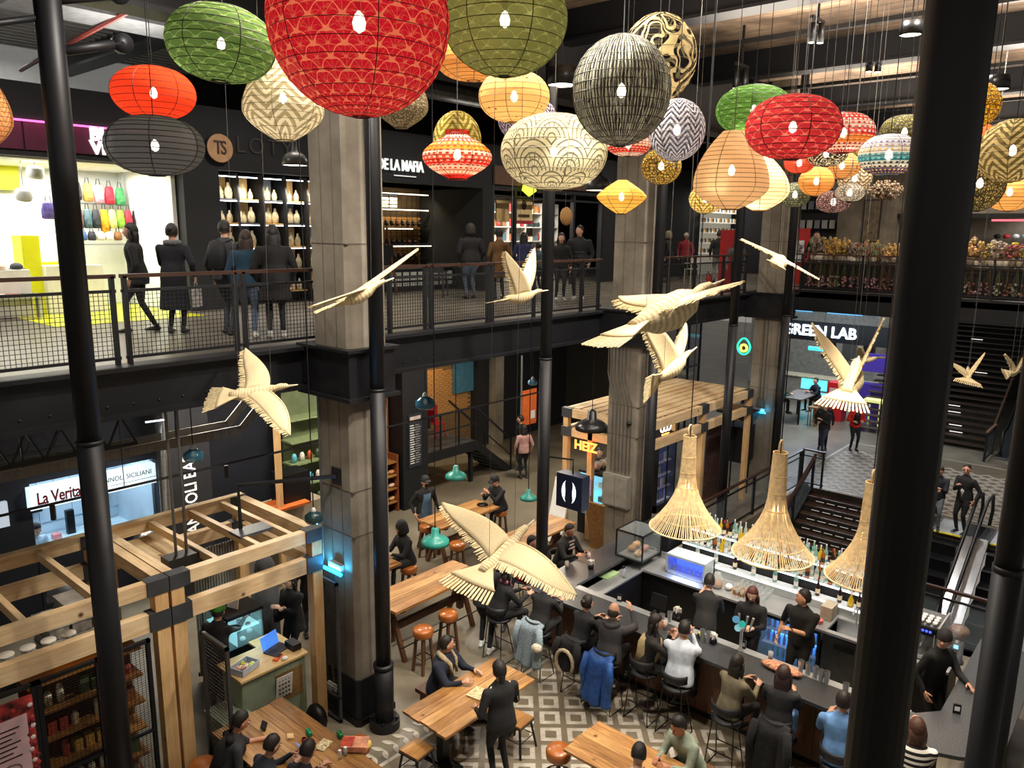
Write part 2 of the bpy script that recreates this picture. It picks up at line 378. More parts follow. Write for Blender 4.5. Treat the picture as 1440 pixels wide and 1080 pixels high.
# ---- pillars of board-marked concrete, black plinths
def pillar(x0, label, z1=11, base=True):
    w_, d_ = .62, .74
    b = MB(); c = .05
    pts = [(x0, 8.26+c), (x0+c, 8.26), (x0+w_, 8.26), (x0+w_, 9.0), (x0, 9.0)]
    b.prism(pts, 0, z1)
    t = struct('pillar', b, CONC, label=label)
    for z in (2.9, 3.55, 6.9, 8.6):
        struct('pour_joint', MB().box(x0-.004, x0+w_, 8.256, 9.0, z, z+.012), mat('5a5146', .9), t)
    for yy in (8.5, 8.75): struct('board_joint', MB().box(x0-.005, x0, yy, yy+.008, .8, 10.9), mat('62584b', .9), t)
    if base:
        struct('plinth', MB().prism([(x0-.02, 8.24+c), (x0-.02+c, 8.24), (x0+w_+.02, 8.24), (x0+w_+.02, 9.02), (x0-.02, 9.02)], 0, .72), BLK, t)
        struct('skirting', MB().prism([(x0-.04, 8.22+c), (x0-.04+c, 8.22), (x0+w_+.03, 8.22), (x0+w_+.03, 9.04), (x0-.04, 9.04)], 0, .1), BLK2, t)
    return t
P1 = pillar(6.18, 'nearest concrete pillar with a black plinth'); P2 = pillar(13.42, 'second concrete pillar, carrying conduits and a grey box', base=False); P3 = pillar(20.45, 'farthest concrete pillar at the corner of the walkway', base=False)
PIPE = mat('6f6b66', .45, .6, .1)
struct('conduit', MB().tube([(6.15, 8.95, .5), (6.15, 8.95, 4.85)], .014, 6).tube([(6.15, 8.80, .5), (6.15, 8.82, .85)], .02, 6), PIPE, P1)
struct('socket_box', MB().box(6.05, 6.15, 8.72, 8.9, .38, .5), WHITE, P1)
cd = MB()
for k in range(6): cd.tube([(13.4, 8.42+.09*k, 2.1), (13.4, 8.42+.09*k, 3.6), (13.4, 8.60+.085*k, 4.2), (13.4, 8.60+.085*k, 4.85)], .014, 6)
struct('conduit', cd, PIPE, P2)
struct('electrical_box', MB().box(13.3, 13.42, 8.36, 9.0, 1.35, 2.05), mat('7d7a70', .5), P2)
struct('box_door', MB().box(13.285, 13.3, 8.38, 8.675, 1.38, 2.02).box(13.285, 13.3, 8.685, 8.98, 1.38, 2.02), mat('858278', .5), P2)
struct('alarm_dome', MB().ell((13.38, 8.45, 3.2), (.05, .06, .05)), BLK2, P2)
struct('conduit', MB().tube([(20.43, 8.6, 2.6), (20.43, 8.6, 4.85)], .016, 6).tube([(20.43, 8.7, 2.6), (20.43, 8.7, 4.85)], .016, 6).box(20.38, 20.44, 8.55, 8.75, 2.3, 2.6), PIPE, P3)
# ---- round steel columns
def column(X, Y, r, label, z1=11, sleeve=True, bracket=False):
    b = MB().tube([(X, Y, 0), (X, Y, 5.0)], r, 20).tube([(X, Y, 5.0), (X, Y, z1)], r*.93, 20).tube([(X, Y, 4.98), (X, Y, 5.02)], r*1.03, 20)
    t = struct('column', b, BLK, None, True, label)
    if sleeve:
        struct('column_sleeve', MB().tube([(X, Y, 0), (X, Y, .95)], r*1.28, 20).tube([(X, Y, .95), (X, Y, 1.0)], r*1.4, 20), BLK, t, True)
        struct('column_foot', MB().tube([(X, Y, 0), (X, Y, .12)], r*2.1, 24), BLK2, t)
        f = MB()
        for k in range(4):
            a = PI/4+k*PI/2; f.cbox((X+cos(a)*r*1.7, Y+sin(a)*r*1.7, .13), (.04, .04, .04))
        struct('foot_bolt', f, BLK2, t)
    if bracket:
        for (dx, zz) in ((.0, 9.05), (0, 8.62)):
            struct('strut', MB().tube([(X, Y, zz), (X+.62, Y-.02, zz+.18)], .045, 10).tube([(X+.62, Y-.06, zz+.18), (X+.62, Y+.04, zz+.18)], .09, 14), BLK, t, True)
            struct('strut', MB().tube([(X, Y, zz+.3), (X-.9, Y-.02, zz)], .03, 8), BLK, t, True)
    return t
column(2.83, 8.0, .122, 'black round steel column at the left with two short struts', bracket=True)
column(6.44, 8.0, .105, 'black round steel column beside the nearest concrete pillar')
column(10.06, 8.04, .104, 'black round steel column standing at the corner of the bar', sleeve=False)
column(13.5, 8.0, .11, 'black round steel column beside the second concrete pillar', sleeve=False)
column(17.0, 8.0, .11, 'black round steel column in front of the timber kiosk', sleeve=False)
column(20.1, 8.0, .11, 'black round steel column beside the farthest concrete pillar', sleeve=False)
pb = at(1290, 540, t=2.62); column(pb.x, pb.y, .107, 'thick black column close by, right of centre', sleeve=False)
pc = at(1417, 800, t=5.0); column(pc.x, pc.y, .086, 'black column close to the right edge', sleeve=False)
pd = at(1429, 900, t=7.2); column(pd.x, pd.y, .055, 'slim black column at the right edge', sleeve=False)
# ---- walkway railings: brown handrail, posts, woven wire panels
RAILW = mat('3b241b', .4, 0, .1, 4); WIRE = mat('1a1a1c', .5, .3, 0)
def railing(name, label, p, q, posts, z0=5.5, z1=6.53, mesh=True, handrail=RAILW, group='railings of the walkway', glass=False, dz=0, cell=.052):
    p = Vector(p); q = Vector(q); L = (q-p).length; d = (q-p)/L
    t = thing(name, label, 'railing', (p.x, p.y, 0), math.atan2(d.y, d.x), None)
    f = lambda s, z: (s, 0, z+dz*s/L)
    MB().bar(f(0, z1), f(L, z1), .07, .045).build('handrail', handrail, t)
    MB().bar(f(0, z1-.17), f(L, z1-.17), .035, .035).bar(f(0, z0+.08), f(L, z0+.08), .035, .035).build('rail_bar', BLK, t)
    for s in posts: MB().box(s-.022, s+.022, -.035, .035, z0+dz*s/L, z1+dz*s/L).build('post', BLK, t)
    ps = sorted(set([0]+list(posts)+[L]))
    for a, b in zip(ps[:-1], ps[1:]):
        if b-a < .3: continue
        if glass:
            MB().box(a+.05, b-.05, -.006, .006, z0+.12, z1-.2).build('glass_pane', glassm('8fa0a8', .18), t).rotation_euler = (0, -math.atan2(dz, L), 0) if dz else (0, 0, 0)
            continue
        m = MB(); n = int((b-a)/cell)
        for i in range(1, n): x = a+(b-a)*i/n; m.box(x-.003, x+.003, -.003, .003, z0+.08, z1-.17)
        k = int((z1-z0-.25)/cell)
        for i in range(1, k): z = z0+.08+(z1-.17-z0-.08)*i/k; m.box(a, b, -.003, .003, z-.003, z+.003)
        m.build('wire_mesh', WIRE, t, kind='stuff')
    return t
railing('railing', 'walkway railing of wire mesh, left of the black column', (.2, 9.35, 0), (3.74, 9.35, 0), [1.2, 3.5])
railing('railing', 'walkway railing in front of the bag and jewellery shops', (3.8, 9.35, 0), (6.6, 9.35, 0), [.04, 1.42, 1.54, 2.76])
railing('railing', 'walkway railing between the first and second concrete pillars', (6.9, 9.35, 0), (13.5, 9.35, 0), [.9, 1.64, 1.76, 3.12, 3.24, 4.4, 5.9, 6.5])
railing('railing', 'walkway railing between the second and the farthest pillar', (14.1, 9.35, 0), (20.5, 9.35, 0), [.1, 2.15, 3.4, 4.95, 6.3])
railing('railing', 'far upper railing hung with dried flowers', (23.0, 9.3, 0), (23.0, -6, 0), [.5, 2.2, 3.8, 5.4, 7, 8.6, 10.2, 12], handrail=mat('4a3020', .5))
# ============================================================ PAPER LANTERNS
def Mt(nt, op, a, b=None, c=None):
    n = nt.nodes.new('ShaderNodeMath'); n.operation = op
    for i, v in enumerate((a, b, c)):
        if v is None: continue
        if isinstance(v, (int, float)): n.inputs[i].default_value = v
        else: LK(nt, v, n.inputs[i])
    return n.outputs[0]
def paper(pat, c1, c2, c3=None, nu=12, nv=8, e=.3, thin=.1, op=.12):
    key = ('paper', pat, c1, c2, c3, nu, nv, e, thin)
    if key in MC: return MC[key]
    m = bpy.data.materials.new('printed_paper'); m.use_nodes = True; nt = m.node_tree; nt.nodes.clear()
    uv = ND(nt, 'ShaderNodeUVMap'); sp = ND(nt, 'ShaderNodeSeparateXYZ'); LK(nt, uv.outputs[0], sp.inputs[0]); u, v = sp.outputs[0], sp.outputs[1]
    U = Mt(nt, 'MULTIPLY', u, nu); V = Mt(nt, 'MULTIPLY', v, nv)
    def tri(x): return Mt(nt, 'PINGPONG', x, 1.0)
    cosx = lambda x: Mt(nt, 'COSINE', Mt(nt, 'MULTIPLY', x, 2*PI))
    noise = ND(nt, 'ShaderNodeTexNoise', i_Scale=1.0, i_Detail=2.0); cb = ND(nt, 'ShaderNodeCombineXYZ'); LK(nt, U, cb.inputs[0]); LK(nt, V, cb.inputs[1]); LK(nt, cb.outputs[0], noise.inputs['Vector'])
    N = noise.outputs['Fac']
    if pat.startswith('lattice'): V = Mt(nt, 'ADD', V, Mt(nt, 'MULTIPLY', Mt(nt, 'COSINE', Mt(nt, 'MULTIPLY', U, 4*PI)), .07))
    if pat == 'plain': fac = Mt(nt, 'MULTIPLY', Mt(nt, 'SUBTRACT', N, .4), .5)
    elif pat == 'lattice':
        a = cosx(U); b = cosx(V); f1 = Mt(nt, 'LESS_THAN', Mt(nt, 'ABSOLUTE', Mt(nt, 'ADD', a, b)), thin*3.2)
        s1 = Mt(nt, 'LESS_THAN', Mt(nt, 'ABSOLUTE', Mt(nt, 'SINE', Mt(nt, 'MULTIPLY', U, 2*PI))), thin*.7)
        s2 = Mt(nt, 'LESS_THAN', Mt(nt, 'ABSOLUTE', Mt(nt, 'SINE', Mt(nt, 'MULTIPLY', V, 2*PI))), thin*.7)
        d1 = Mt(nt, 'LESS_THAN', Mt(nt, 'ABSOLUTE', Mt(nt, 'SUBTRACT', a, b)), thin*1.2)
        fac = Mt(nt, 'MAXIMUM', f1, Mt(nt, 'MULTIPLY', Mt(nt, 'MAXIMUM', d1, Mt(nt, 'MAXIMUM', s1, s2)), .6))
    elif pat == 'lattice2':
        a = cosx(U); b = cosx(V); fac = Mt(nt, 'LESS_THAN', Mt(nt, 'ABSOLUTE', Mt(nt, 'ADD', a, b)), thin*2)
    elif pat == 'chevron':
        x = Mt(nt, 'ADD', V, Mt(nt, 'MULTIPLY', tri(Mt(nt, 'MULTIPLY', U, 2)), 1.6)); x = Mt(nt, 'ADD', x, Mt(nt, 'MULTIPLY', N, .5))
        fac = Mt(nt, 'GREATER_THAN', Mt(nt, 'FRACT', x), .5)
    elif pat == 'swirl':
        x = Mt(nt, 'ADD', cosx(Mt(nt, 'ADD', U, Mt(nt, 'MULTIPLY', N, 2.2))), cosx(Mt(nt, 'ADD', V, Mt(nt, 'MULTIPLY', N, 2.5))))
        fac = Mt(nt, 'GREATER_THAN', Mt(nt, 'ABSOLUTE', Mt(nt, 'SINE', Mt(nt, 'MULTIPLY', x, 2.6))), .62)
    elif pat == 'lines':
        x = Mt(nt, 'ADD', Mt(nt, 'MULTIPLY', u, nu), Mt(nt, 'MULTIPLY', N, 1.6)); fac = Mt(nt, 'GREATER_THAN', Mt(nt, 'FRACT', x), .66)
        n2 = ND(nt, 'ShaderNodeTexNoise', i_Scale=3.0)
    elif pat == 'knit':
        vo = ND(nt, 'ShaderNodeTexVoronoi', i_Scale=1.0, feature='DISTANCE_TO_EDGE'); LK(nt, cb.outputs[0], vo.inputs['Vector'])
        fac = Mt(nt, 'LESS_THAN', vo.outputs['Distance'], thin)
    elif pat == 'deco':
        row = Mt(nt, 'FLOOR', V); uu = Mt(nt, 'SUBTRACT', Mt(nt, 'FRACT', Mt(nt, 'ADD', U, Mt(nt, 'MULTIPLY', row, .5))), .5); vv = Mt(nt, 'FRACT', V)
        d = Mt(nt, 'SQRT', Mt(nt, 'ADD', Mt(nt, 'MULTIPLY', Mt(nt, 'MULTIPLY', uu, 1.7), Mt(nt, 'MULTIPLY', uu, 1.7)), Mt(nt, 'MULTIPLY', vv, vv)))
        r1 = Mt(nt, 'GREATER_THAN', Mt(nt, 'FRACT', Mt(nt, 'MULTIPLY', d, 5)), .72)
        an = Mt(nt, 'ARCTAN2', vv, uu); r2 = Mt(nt, 'MULTIPLY', Mt(nt, 'GREATER_THAN', Mt(nt, 'FRACT', Mt(nt, 'MULTIPLY', an, 3.4)), .8), Mt(nt, 'LESS_THAN', d, .62))
        fac = Mt(nt, 'MAXIMUM', r1, r2)
    elif pat == 'dots':
        vo = ND(nt, 'ShaderNodeTexVoronoi', i_Scale=1.0); LK(nt, cb.outputs[0], vo.inputs['Vector']); fac = Mt(nt, 'LESS_THAN', vo.outputs['Distance'], thin)
    elif pat == 'stripe': fac = Mt(nt, 'MULTIPLY', Mt(nt, 'GREATER_THAN', cosx(Mt(nt, 'MULTIPLY', u, 30)), .1), Mt(nt, 'GREATER_THAN', Mt(nt, 'FRACT', Mt(nt, 'MULTIPLY', v, 14)), .45))
    if pat == 'stripe':
        cols = c1 if isinstance(c1, tuple) else (c1,)
        base = ramp(nt, v, [(i/len(cols), c) for i, c in enumerate(cols)], 'CONSTANT')
        cols2 = c2; b2 = ramp(nt, v, [(i/len(cols2), c) for i, c in enumerate(cols2)], 'CONSTANT')
        mx = ND(nt, 'ShaderNodeMix', data_type='RGBA'); LK(nt, fac, mx.inputs[0]); LK(nt, base, mx.inputs[6]); LK(nt, b2, mx.inputs[7]); col = mx.outputs[2]
    else:
        mx = ND(nt, 'ShaderNodeMix', data_type='RGBA'); LK(nt, fac, mx.inputs[0]); mx.inputs[6].default_value = lin(c1); mx.inputs[7].default_value = lin(c2); col = mx.outputs[2]
    df = ND(nt, 'ShaderNodeBsdfDiffuse'); tl = ND(nt, 'ShaderNodeBsdfTranslucent'); LK(nt, col, df.inputs[0]); LK(nt, col, tl.inputs[0])
    m1 = ND(nt, 'ShaderNodeMixShader', i_Fac=.45) if False else ND(nt, 'ShaderNodeMixShader'); m1.inputs[0].default_value = .45; LK(nt, df.outputs[0], m1.inputs[1]); LK(nt, tl.outputs[0], m1.inputs[2])
    tp = ND(nt, 'ShaderNodeBsdfTransparent'); m2 = ND(nt, 'ShaderNodeMixShader'); m2.inputs[0].default_value = op; LK(nt, m1.outputs[0], m2.inputs[1]); LK(nt, tp.outputs[0], m2.inputs[2])
    em = ND(nt, 'ShaderNodeEmission'); LK(nt, col, em.inputs[0]); em.inputs[1].default_value = e
    ad = ND(nt, 'ShaderNodeAddShader'); LK(nt, m2.outputs[0], ad.inputs[0]); LK(nt, em.outputs[0], ad.inputs[1])
    out = ND(nt, 'ShaderNodeOutputMaterial'); LK(nt, ad.outputs[0], out.inputs[0])
    m.cycles.emission_sampling = 'NONE'
    MC[key] = m; return m
BULB = emitm('fff0d4', 20); CORD = mat('6a6864', .5, .3, 0); CORDB = mat('101010', .6, 0, 0)
LDESC = {}
def prof_of(kind, r, h, n=26):
    pr_ = []
    for i in range(n+1):
        t = i/n; z = (t-.5)*h; a = -PI/2+PI*t
        if kind == 'sphere': rr = cos(a*.94); zz = sin(a*.94)/sin(PI/2*.94)*h/2
        elif kind == 'oval': rr = max(0, cos(a*.93))**.82; zz = sin(a*.93)/sin(PI/2*.93)*h/2
        elif kind == 'saucer': zz = z; rr = .16+.84*(1-abs(2*t-1)**1.35)
        elif kind == 'dome':                        # widest low, narrowing towards the top
            zz = z; rr = (sin(min(1, t/.30)*PI/2*.86+.22) if t < .30 else cos((t-.30)/.70*1.36)**.8)
        elif kind == 'drop': zz = z; rr = (sin(min(1, t/.36)*PI/2*.85+.236) if t < .36 else cos((t-.36)/.64*1.32)**1.0)
        elif kind == 'onion': zz = z; rr = .28+.72*sin(PI*min(1, max(0, (t-.04)/.84)))**.8 if t < .85 else .34
        pr_.append((max(.02, rr)*r, zz))
    return pr_
def lantern(px, py, wpx, hpx, depth, kind, material, label, rib='30241c', nrib=14, tilt=0, bulb=True, nver=6, turn=0):
    c = at(px, py, t=depth); r = wpx/FPX*depth/2; h = hpx/FPX*depth
    t = thing('paper_lantern', label, 'lantern', c, turn); t.rotation_euler = (rad(tilt), 0, turn)
    pr_ = prof_of(kind, r, h)
    MB().lathe(pr_, n=40, cap=False).build('shade', material, t, True)
    rm = mat(rib, .6, 0, 0); big = wpx > 95
    one = MB()
    rr_ = (1.0 if wpx > 120 else .66)/FPX*depth*.55
    for i in range(nrib):
        f = (i+.7)/(nrib+.4)*26; k = int(f); g = f-k; k2 = min(26, k+1)
        R_ = pr_[k][0]*(1-g)+pr_[k2][0]*g+.001; z = pr_[k][1]*(1-g)+pr_[k2][1]*g
        b = MB() if big else one
        b.tube([(R_*cos(2*PI*j/32), R_*sin(2*PI*j/32), z) for j in range(33)], rr_, 4, False)
        if big: b.build('wire_rib', rm, t)
    if not big: one.build('wire_frame', rm, t)
    vb = MB()
    for j in range(nver):
        a = 2*PI*j/nver+.3; vb.tube([(p*cos(a)*1.004, p*sin(a)*1.004, z) for p, z in pr_[::2]], rr_*1.3, 4, False)
    vb.build('frame_wire', rm, t)
    rb = pr_[0][0]; MB().tube([(rb*cos(2*PI*j/24), rb*sin(2*PI*j/24), pr_[0][1]) for j in range(25)], rr_*3, 5, False).build('rim_ring', rm, t)
    if bulb: MB().lathe([(.004, .05), (.02, .035), (.032, 0), (.026, -.03), (.004, -.045)], (0, 0, .0), 12).build('bulb', BULB, t, True)
    MB().tube([(0, 0, .05), (0, 0, (11-c.z)-.0)], .0035, 5).tube([(0, 0, .05), (0, 0, .12)], .018, 8).build('cord', CORDB if px % 2 < 1 else CORD, t)
    return t
RED = 'd01c24'; 
LN = [
 (-14, 155, 54, 92, 7, 'drop', paper('chevron', 'e2b078', 'd98c50', nu=8, nv=9, e=.2), 'cream and orange teardrop lantern cut off by the left edge', {}),
 (216, 131, 112, 70, 6.6, 'oval', paper('plain', 'e84a26', 'f4683c', e=.4), 'plain orange-red oval paper lantern', dict(rib='5a1408', nrib=11)),
 (218, 205, 132, 80, 6.2, 'oval', paper('plain', '7c7b78', '8c8a86', e=.12), 'plain grey oval paper lantern beneath the orange-red one', dict(rib='2c2a28', nrib=15)),
 (311, 62, 148, 100, 6.0, 'oval', paper('lattice2', '6c8848', 'a8bc74', nu=13, nv=9, thin=.09, e=.16), 'leaf-green oval lantern with a pale scallop print', dict(nrib=13, tilt=4)),
 (398, 138, 112, 114, 6.6, 'drop', paper('chevron', 'ece0c0', 'a89870', nu=7, nv=9, e=.3), 'cream teardrop lantern with grey feathered chevrons', dict(rib='8a7a5c', nrib=12)),
 (505, 32, 254, 252, 3.6, 'sphere', paper('lattice', 'cc1c30', 'f49468', nu=17, nv=11, thin=.055, e=.28), 'huge crimson globe lantern with an orange lattice print', dict(rib='5a0a0e', nrib=17)),
 (564, 138, 76, 80, 8.2, 'drop', paper('knit', 'b8a888', '6a5c44', nu=60, nv=26, thin=.16, e=.12), 'beige woven globe lantern half behind the crimson globe', dict(rib='6a5c44')),
 (666, 84, 108, 56, 7.6, 'oval', paper('plain', 'cf9a56', 'dca868', e=.2), 'flat tan oval lantern tucked behind the olive one', dict(rib='7a5428')),
 (710, 28, 176, 150, 4.6, 'sphere', paper('lattice2', '86864a', 'acac66', nu=17, nv=11, thin=.07, e=.2), 'large olive-green globe lantern with a fine scallop print', dict(nrib=15, rib='343610')),
 (723, 136, 100, 68, 6.6, 'oval', paper('dots', 'e0b674', '6a4618', nu=18, nv=9, thin=.12, e=.3), 'honey-coloured oval lantern speckled with small dark marks', dict(rib='7a5424', nrib=12)),
 (643, 198, 68, 80, 8.4, 'sphere', paper('chevron', 'dcc878', '8a7a2c', nu=6, nv=8, e=.25), 'yellow chevron globe lantern behind the red striped one', dict(rib='7a6a30')),
 (643, 218, 98, 66, 6.6, 'onion', paper('stripe', ('d82a20', 'f0a070', 'f4d8b8', 'c81a1c', 'e8502a', 'f8e4cc', 'e88a30', 'e07a28', 'd83a28', 'f0d8c0', 'b81818'), ('7a1010', 'f8e8d8', 'c83020', 'e8b090', 'f8e0c0', 'b02018', 'b84a18', 'f0c890', 'f8d8c0', 'c02020', '701010'), e=.3), 'red and orange striped onion-shaped lantern', dict(rib='6a1810', nrib=10)),
 (742, 168, 84, 60, 8.2, 'oval', paper('chevron', 'd8ccd8', '5a4a62', nu=14, nv=12, e=.12), 'lilac and white lantern hidden behind the honey one', {}),
 (779, 214, 150, 102, 6.4, 'oval', paper('deco', 'e0d4ac', '6a6454', nu=9, nv=3.5, e=.26), 'cream oval lantern with grey fan-shaped art deco lines', dict(rib='8a8064', nrib=11)),
 (874, 128, 138, 148, 5.2, 'sphere', paper('lines', '35322b', 'b4ae98', nu=86, nv=9, e=.05), 'big dark globe lantern covered in wavy pale lines', dict(rib='3a362e', nrib=18)),
 (926, 82, 106, 118, 6.8, 'sphere', paper('swirl', 'e4cf98', '1e1c1c', nu=4, nv=2.4, e=.25), 'cream globe lantern with bold black swirls', dict(rib='8a7a50', nrib=12)),
 (952, 183, 78, 84, 6.6, 'sphere', paper('chevron', 'dcd8dc', '3a3844', nu=10, nv=14, e=.14), 'black and white zigzag globe lantern', dict(rib='9a96a0')),
 (930, 234, 56, 50, 8.2, 'sphere', paper('knit', 'd8b458', '5e4a1c', nu=46, nv=18, thin=.14, e=.3), 'small golden mesh globe lantern under the zigzag one', {}),
 (884, 203, 62, 32, 7.8, 'oval', paper('stripe', ('e8d8c0', 'd02820', 'e8d0b0', 'c82420', 'e8d8c8'), ('c82a20', 'e8c0a0', 'd02a24', 'e8d8c8', 'b82018'), e=.25), 'small red and white striped lantern below the big dark globe', {}),
 (874, 277, 70, 46, 8.6, 'saucer', paper('dots', 'e8b858', '6a4a18', nu=16, nv=7, thin=.12, e=.35), 'yellow pointed oval lantern hung low before the second pillar', dict(rib='8a6420', nrib=9)),
 (1060, 155, 104, 66, 7.4, 'oval', paper('lattice2', '5f8a3c', '98bc78', nu=15, nv=9, thin=.08, e=.2), 'grass-green oval lantern behind the red oval', dict(rib='2c4418')),
 (1115, 179, 130, 86, 6.2, 'oval', paper('lattice2', 'c03238', 'ee8468', nu=15, nv=8, thin=.09, e=.3), 'scarlet oval lantern with an orange net print', dict(rib='681014', nrib=13)),
 (1029, 240, 104, 106, 6.9, 'dome', paper('plain', 'e8c08a', 'f0cc98', e=.35), 'glowing amber bell-shaped paper lantern', dict(rib='8a5418', nrib=17)),
 (1070, 258, 78, 74, 8.0, 'drop', paper('plain', 'f8e0a8', 'fcecc4', e=.7), 'bright pale-yellow lantern half behind the amber bell', dict(rib='c08a40')),
 (1118, 274, 42, 34, 9.6, 'sphere', paper('knit', 'a8ac88', '5c6048', nu=40, nv=14, thin=.2, e=.1), 'small sage-green mesh lantern beside the pale-yellow one', {}),
 (992, 280, 46, 40, 9.0, 'sphere', paper('chevron', 'ecd488', 'a88028', nu=6, nv=6, e=.4), 'yellow chevron lantern peeping out under the amber bell', {}),
 (1186, 187, 84, 54, 7.4, 'oval', paper('stripe', ('a81a1c', 'f0d8c0', 'e08a30', 'c8241c', 'f0e0cc', 'b81c1c', 'c83020'), ('f0d8c8', 'b02018', 'f4c080', 'f4e4d8', 'b82420', 'e8c8b0', '701010'), e=.2), 'red lantern with bands of white and orange stitches', dict(rib='5a1010')),
 (1162, 216, 56, 34, 8.6, 'oval', paper('swirl', 'e8dcb8', '201c1c', nu=6, nv=2.5, e=.2), 'small black and cream swirl lantern among the right-hand cluster', {}),
 (1124, 229, 42, 28, 8.8, 'oval', paper('plain', 'dc5a3c', 'e87050', e=.35), 'small coral oval lantern under the scarlet one', dict(rib='7a2818')),
 (1148, 255, 48, 40, 9.2, 'sphere', paper('plain', 'd89a50', 'e4ac64', e=.25), 'small plain apricot globe lantern', dict(rib='8a5a24', nrib=12)),
 (1184, 233, 50, 36, 9.2, 'sphere', paper('dots', 'd8a060', '4a3010', nu=26, nv=9, thin=.2, e=.2), 'small tan globe lantern with rows of dark dots', {}),
 (1214, 222, 44, 40, 10, 'sphere', paper('chevron', 'd8b060', '6a5020', nu=5, nv=5, e=.2), 'golden chevron lantern behind the tan dotted one', {}),
 (1202, 251, 46, 42, 9.6, 'sphere', paper('chevron', 'e0d0b0', '8a6a44', nu=6, nv=10, e=.2), 'cream lantern with thin brown chevrons, low in the cluster', {}),
 (1195, 271, 40, 24, 8.8, 'oval', paper('knit', 'f0ead8', '8a7a68', nu=50, nv=12, thin=.15, e=.3), 'bright white-topped mesh lantern under the cream chevrons', {}),
 (1172, 284, 46, 30, 9.0, 'oval', paper('knit', 'c8a49c', '6a4a48', nu=40, nv=12, thin=.16, e=.25), 'dusty pink net lantern, lowest of the small cluster', {}),
 (1250, 218, 80, 56, 6.8, 'oval', paper('stripe', ('1c3c5a', '3a2850', 'e8dcc0', '2a8a90', 'e8e0d0', 'f4f0e8', 'e8dce8', 'f4f4f0'), ('d8b070', 'f0c070', '2a1c3a', '7cc4c0', 'e8c060', '8a6ac0', 'f8f8f0', 'd0c0e0'), e=.2), 'white lantern striped in teal, navy and yellow', dict(rib='4a5a60')),
 (1272, 186, 66, 46, 8.2, 'oval', paper('knit', '8a8454', '4a4628', nu=50, nv=16, thin=.15, e=.05), 'olive mesh lantern above the teal striped one', {}),
 (1373, 148, 62, 62, 7.2, 'sphere', paper('knit', 'dca838', '6a4a14', nu=50, nv=22, thin=.13, e=.35), 'golden-yellow speckled globe lantern right of the thick column', {}),
 (1374, 195, 46, 44, 8.2, 'sphere', paper('plain', 'e06028', 'ec7038', e=.4), 'orange lantern under the golden speckled globe', dict(rib='8a3010')),
 (1424, 212, 92, 86, 6.6, 'sphere', paper('chevron', 'dcc488', '6a5c34', nu=7, nv=10, e=.2), 'tan globe lantern with dark feathered chevrons at the right edge', dict(rib='6a5a34')),
 (1378, 258, 66, 76, 7.2, 'sphere', paper('knit', 'c8b070', '4a4024', nu=60, nv=26, thin=.17, e=.15), 'straw-coloured woven globe lantern beside the thick column', {}),
 (1420, 270, 68, 52, 8.2, 'sphere', paper('plain', 'e4ac60', 'ecba70', e=.4), 'plain orange-yellow lantern at the right edge', dict(rib='8a5a20')),
]
for i, (px, py, w_, h_, d_, k_, m_, lb, kw) in enumerate(LN):
    lantern(px, py, w_, h_, d_, k_, m_, lb, turn=.37*i, **kw)
gp = at(874, 40, t=5.2); light('lantern_top_spot', 'SPOT', (gp.x-1.5, gp.y-1.2, 10.5), 3500, (1, .98, .92), .03, spot=14, tgt=tuple(at(850, 70, t=5.1)))
# dried flower ball hanging in the cluster
c = at(1245, 268, t=11); fb = thing('dried_flower_ball', 'ball of brown dried flowers hanging below the lanterns', 'flowers', c)
b = MB()
for k in range(260):
    d = Vector(rng.normal(size=3)).normalized(); d.z *= .6; l = .12+.12*rng.rand()
    b.tube([d*.05, d*l], [.006, .002], 3).ell(tuple(d*l), (.02, .02, .018), 5, 3)
b.build('flower_head', mat('7a6650', .9, 0, .4, 14), fb, kind='stuff'); MB().tube([(0, 0, 0), (0, 0, 11-c.z)], .006, 5).build('cord', CORDB, fb)
# ============================================================ STRAW BIRDS
def strawmat(base, dark):
    m, nt, p = newmat('woven_straw'); uv = ND(nt, 'ShaderNodeUVMap'); mp = ND(nt, 'ShaderNodeMapping'); mp.inputs['Scale'].default_value = (40, 34, 1); LK(nt, uv.outputs[0], mp.inputs[0])
    n = ND(nt, 'ShaderNodeTexNoise', i_Scale=1.0, i_Detail=2.0); LK(nt, mp.outputs[0], n.inputs['Vector'])
    wv = ND(nt, 'ShaderNodeTexWave', i_Scale=.5, i_Distortion=1.0, bands_direction='Y'); LK(nt, mp.outputs[0], wv.inputs['Vector'])
    s3 = ND(nt, 'ShaderNodeSeparateXYZ'); LK(nt, uv.outputs[0], s3.inputs[0])
    l1 = Mt(nt, 'ABSOLUTE', Mt(nt, 'SUBTRACT', Mt(nt, 'FRACT', Mt(nt, 'MULTIPLY', s3.outputs[1], 26)), .5)); l2 = Mt(nt, 'ABSOLUTE', Mt(nt, 'SUBTRACT', Mt(nt, 'FRACT', Mt(nt, 'MULTIPLY', s3.outputs[0], 34)), .5))
    a = Mt(nt, 'ADD', Mt(nt, 'MULTIPLY', n.outputs['Fac'], .45), Mt(nt, 'SUBTRACT', .62, Mt(nt, 'ADD', Mt(nt, 'MULTIPLY', l1, .75), Mt(nt, 'MULTIPLY', l2, .12))))
    LK(nt, ramp(nt, a, [(.22, dark), (.48, base), (.75, 'f2e2b8')]), p.inputs['Base Color']); p.inputs['Roughness'].default_value = .75
    bp = ND(nt, 'ShaderNodeBump', i_Strength=.5, i_Distance=.01); LK(nt, a, bp.inputs['Height']); LK(nt, bp.outputs[0], p.inputs['Normal']); return m
STRAW = strawmat('d8c08e', '9c7c4c'); STRIP = mat('e4d0a2', .7, 0, .15, 30)
